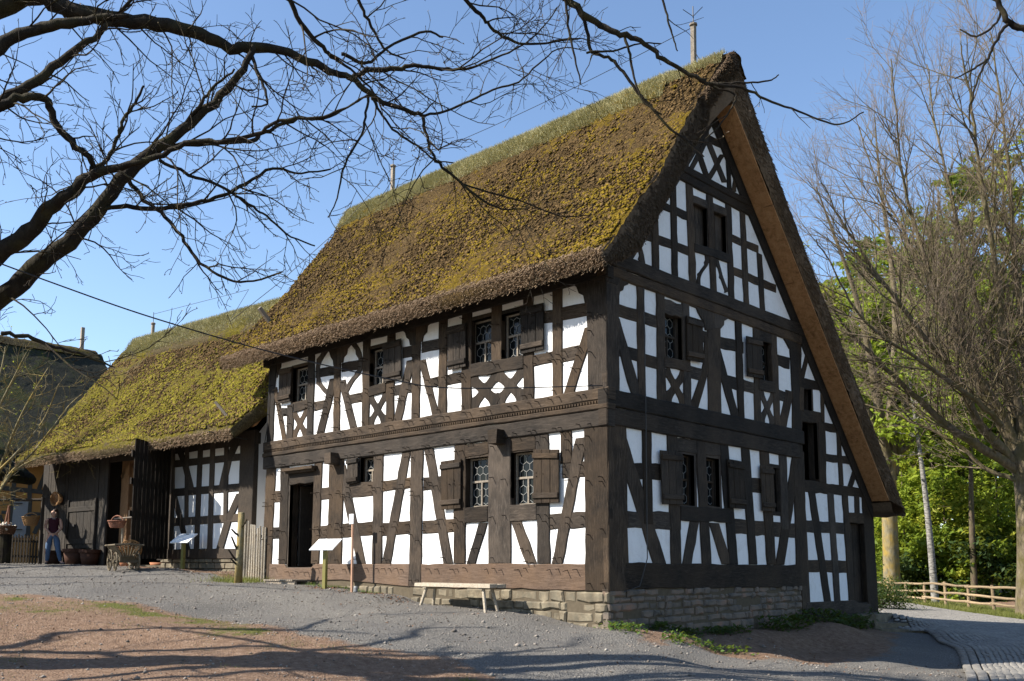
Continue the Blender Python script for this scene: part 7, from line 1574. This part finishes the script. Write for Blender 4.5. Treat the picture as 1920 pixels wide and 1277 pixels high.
C = rng.normal(0, 1, (900, 2))*np.array((.42, .4))+np.array((-11.0, -.75)); grass('grass', C, (.06, .22), (.008, .018)); C = np.stack([rng.uniform(-8.9, -6.2, 700), -.12-np.abs(rng.normal(0, .14, 700))], 1); grass('grass', C, (.03, .11), (.006, .013), 'weed_leaf')
C = np.stack([rng.uniform(.15, 1.2, 400)*1.0, rng.uniform(0, 1, 400)*9.5+.3], 1); 
t = rng.random(9000)[:, None]; C = fa+(fb-fa)*(t*1.3-.15)+fnv*np.abs(rng.normal(0, .9, 9000))[:, None]; grass('grass', C, (.08, .25), (.015, .03))
# weeds along the gable foot
def weeds(name, C, size, mat, n_leaf=16, h=.14):
    pts = []
    for c in C: q = np.stack([c[0]+rng.normal(0, .09, n_leaf), c[1]+rng.normal(0, .09, n_leaf)], 1); pts.append(np.concatenate([q, (gzn(q)+rng.uniform(.01, h, n_leaf))[:, None]], 1))
    o = leaf_cards(name, np.concatenate(pts), size, mat, None, rng, .9); o['kind'] = 'stuff'; return o
ed_ = np.array([on_ground(x, y) for x, y in ((1150, 1178), (1200, 1190), (1262, 1203), (1330, 1218), (1400, 1230))]); t = rng.random(30); C = curve(ed_, np.clip(t, 0, 1))+rng.normal(0, .10, (30, 2)); weeds('weeds', C, .05, 'weed_leaf')
C = np.stack([rng.uniform(.12, .55, 60), rng.uniform(5.0, 10.4, 60)], 1); weeds('weeds', C, .07, 'leaf_dark', 20, .3); C = np.stack([rng.uniform(.1, .5, 46), rng.uniform(.8, 4.2, 46)], 1); weeds('weeds', C, .06, 'leaf_dark', 14, .14)
XY = np.concatenate([np.stack([rng.uniform(-8.5, -5, 420), -.15-np.abs(rng.normal(0, .4, 420))], 1), np.stack([rng.uniform(-17, -12, 300), rng.uniform(-1.3, -.2, 300)], 1), scatter(500, (-12, 7, -10, -1)), scatter(150, (.3, 5, 0, 6))]); zz = gzn(XY)
o = leaf_cards('fallen_leaves', np.concatenate([XY, (zz+.012)[:, None]], 1), .035, 'wicker_dark', None, rng, 2.0); o['kind'] = 'stuff'

# ------------------------------------------------------------------ light
SD = Vector((-.7, -1, .97)).normalized()
w = bpy.data.worlds.new("World"); scene.world = w; w.use_nodes = True; nt = w.node_tree
sky = nt.nodes.new('ShaderNodeTexSky'); sky.sky_type = 'NISHITA'; sky.sun_disc = False
sky.sun_elevation = math.asin(SD.z); sky.sun_rotation = math.atan2(SD.x, SD.y) % (2*math.pi); sky.altitude = 200; sky.air_density = 1.0; sky.dust_density = .5; sky.ozone_density = 2.6
nt.links.new(sky.outputs[0], nt.nodes['Background'].inputs[0]); nt.nodes['Background'].inputs[1].default_value = .10
sl = bpy.data.lights.new('sun', 'SUN'); sl.energy = 5.0; sl.angle = R(.53); sl.color = (1, .93, .82)
so = bpy.data.objects.new('sun', sl); COL.objects.link(so); so.rotation_euler = (-SD).to_track_quat('-Z', 'Y').to_euler(); so.location = (-20, -30, 40)
scene.view_settings.view_transform = 'Standard'; scene.view_settings.look = 'None'; scene.view_settings.exposure = 1.27; scene.view_settings.gamma = 1
scene.cycles.max_bounces = 6; scene.cycles.diffuse_bounces = 3; scene.cycles.transparent_max_bounces = 4; scene.cycles.use_denoising = True
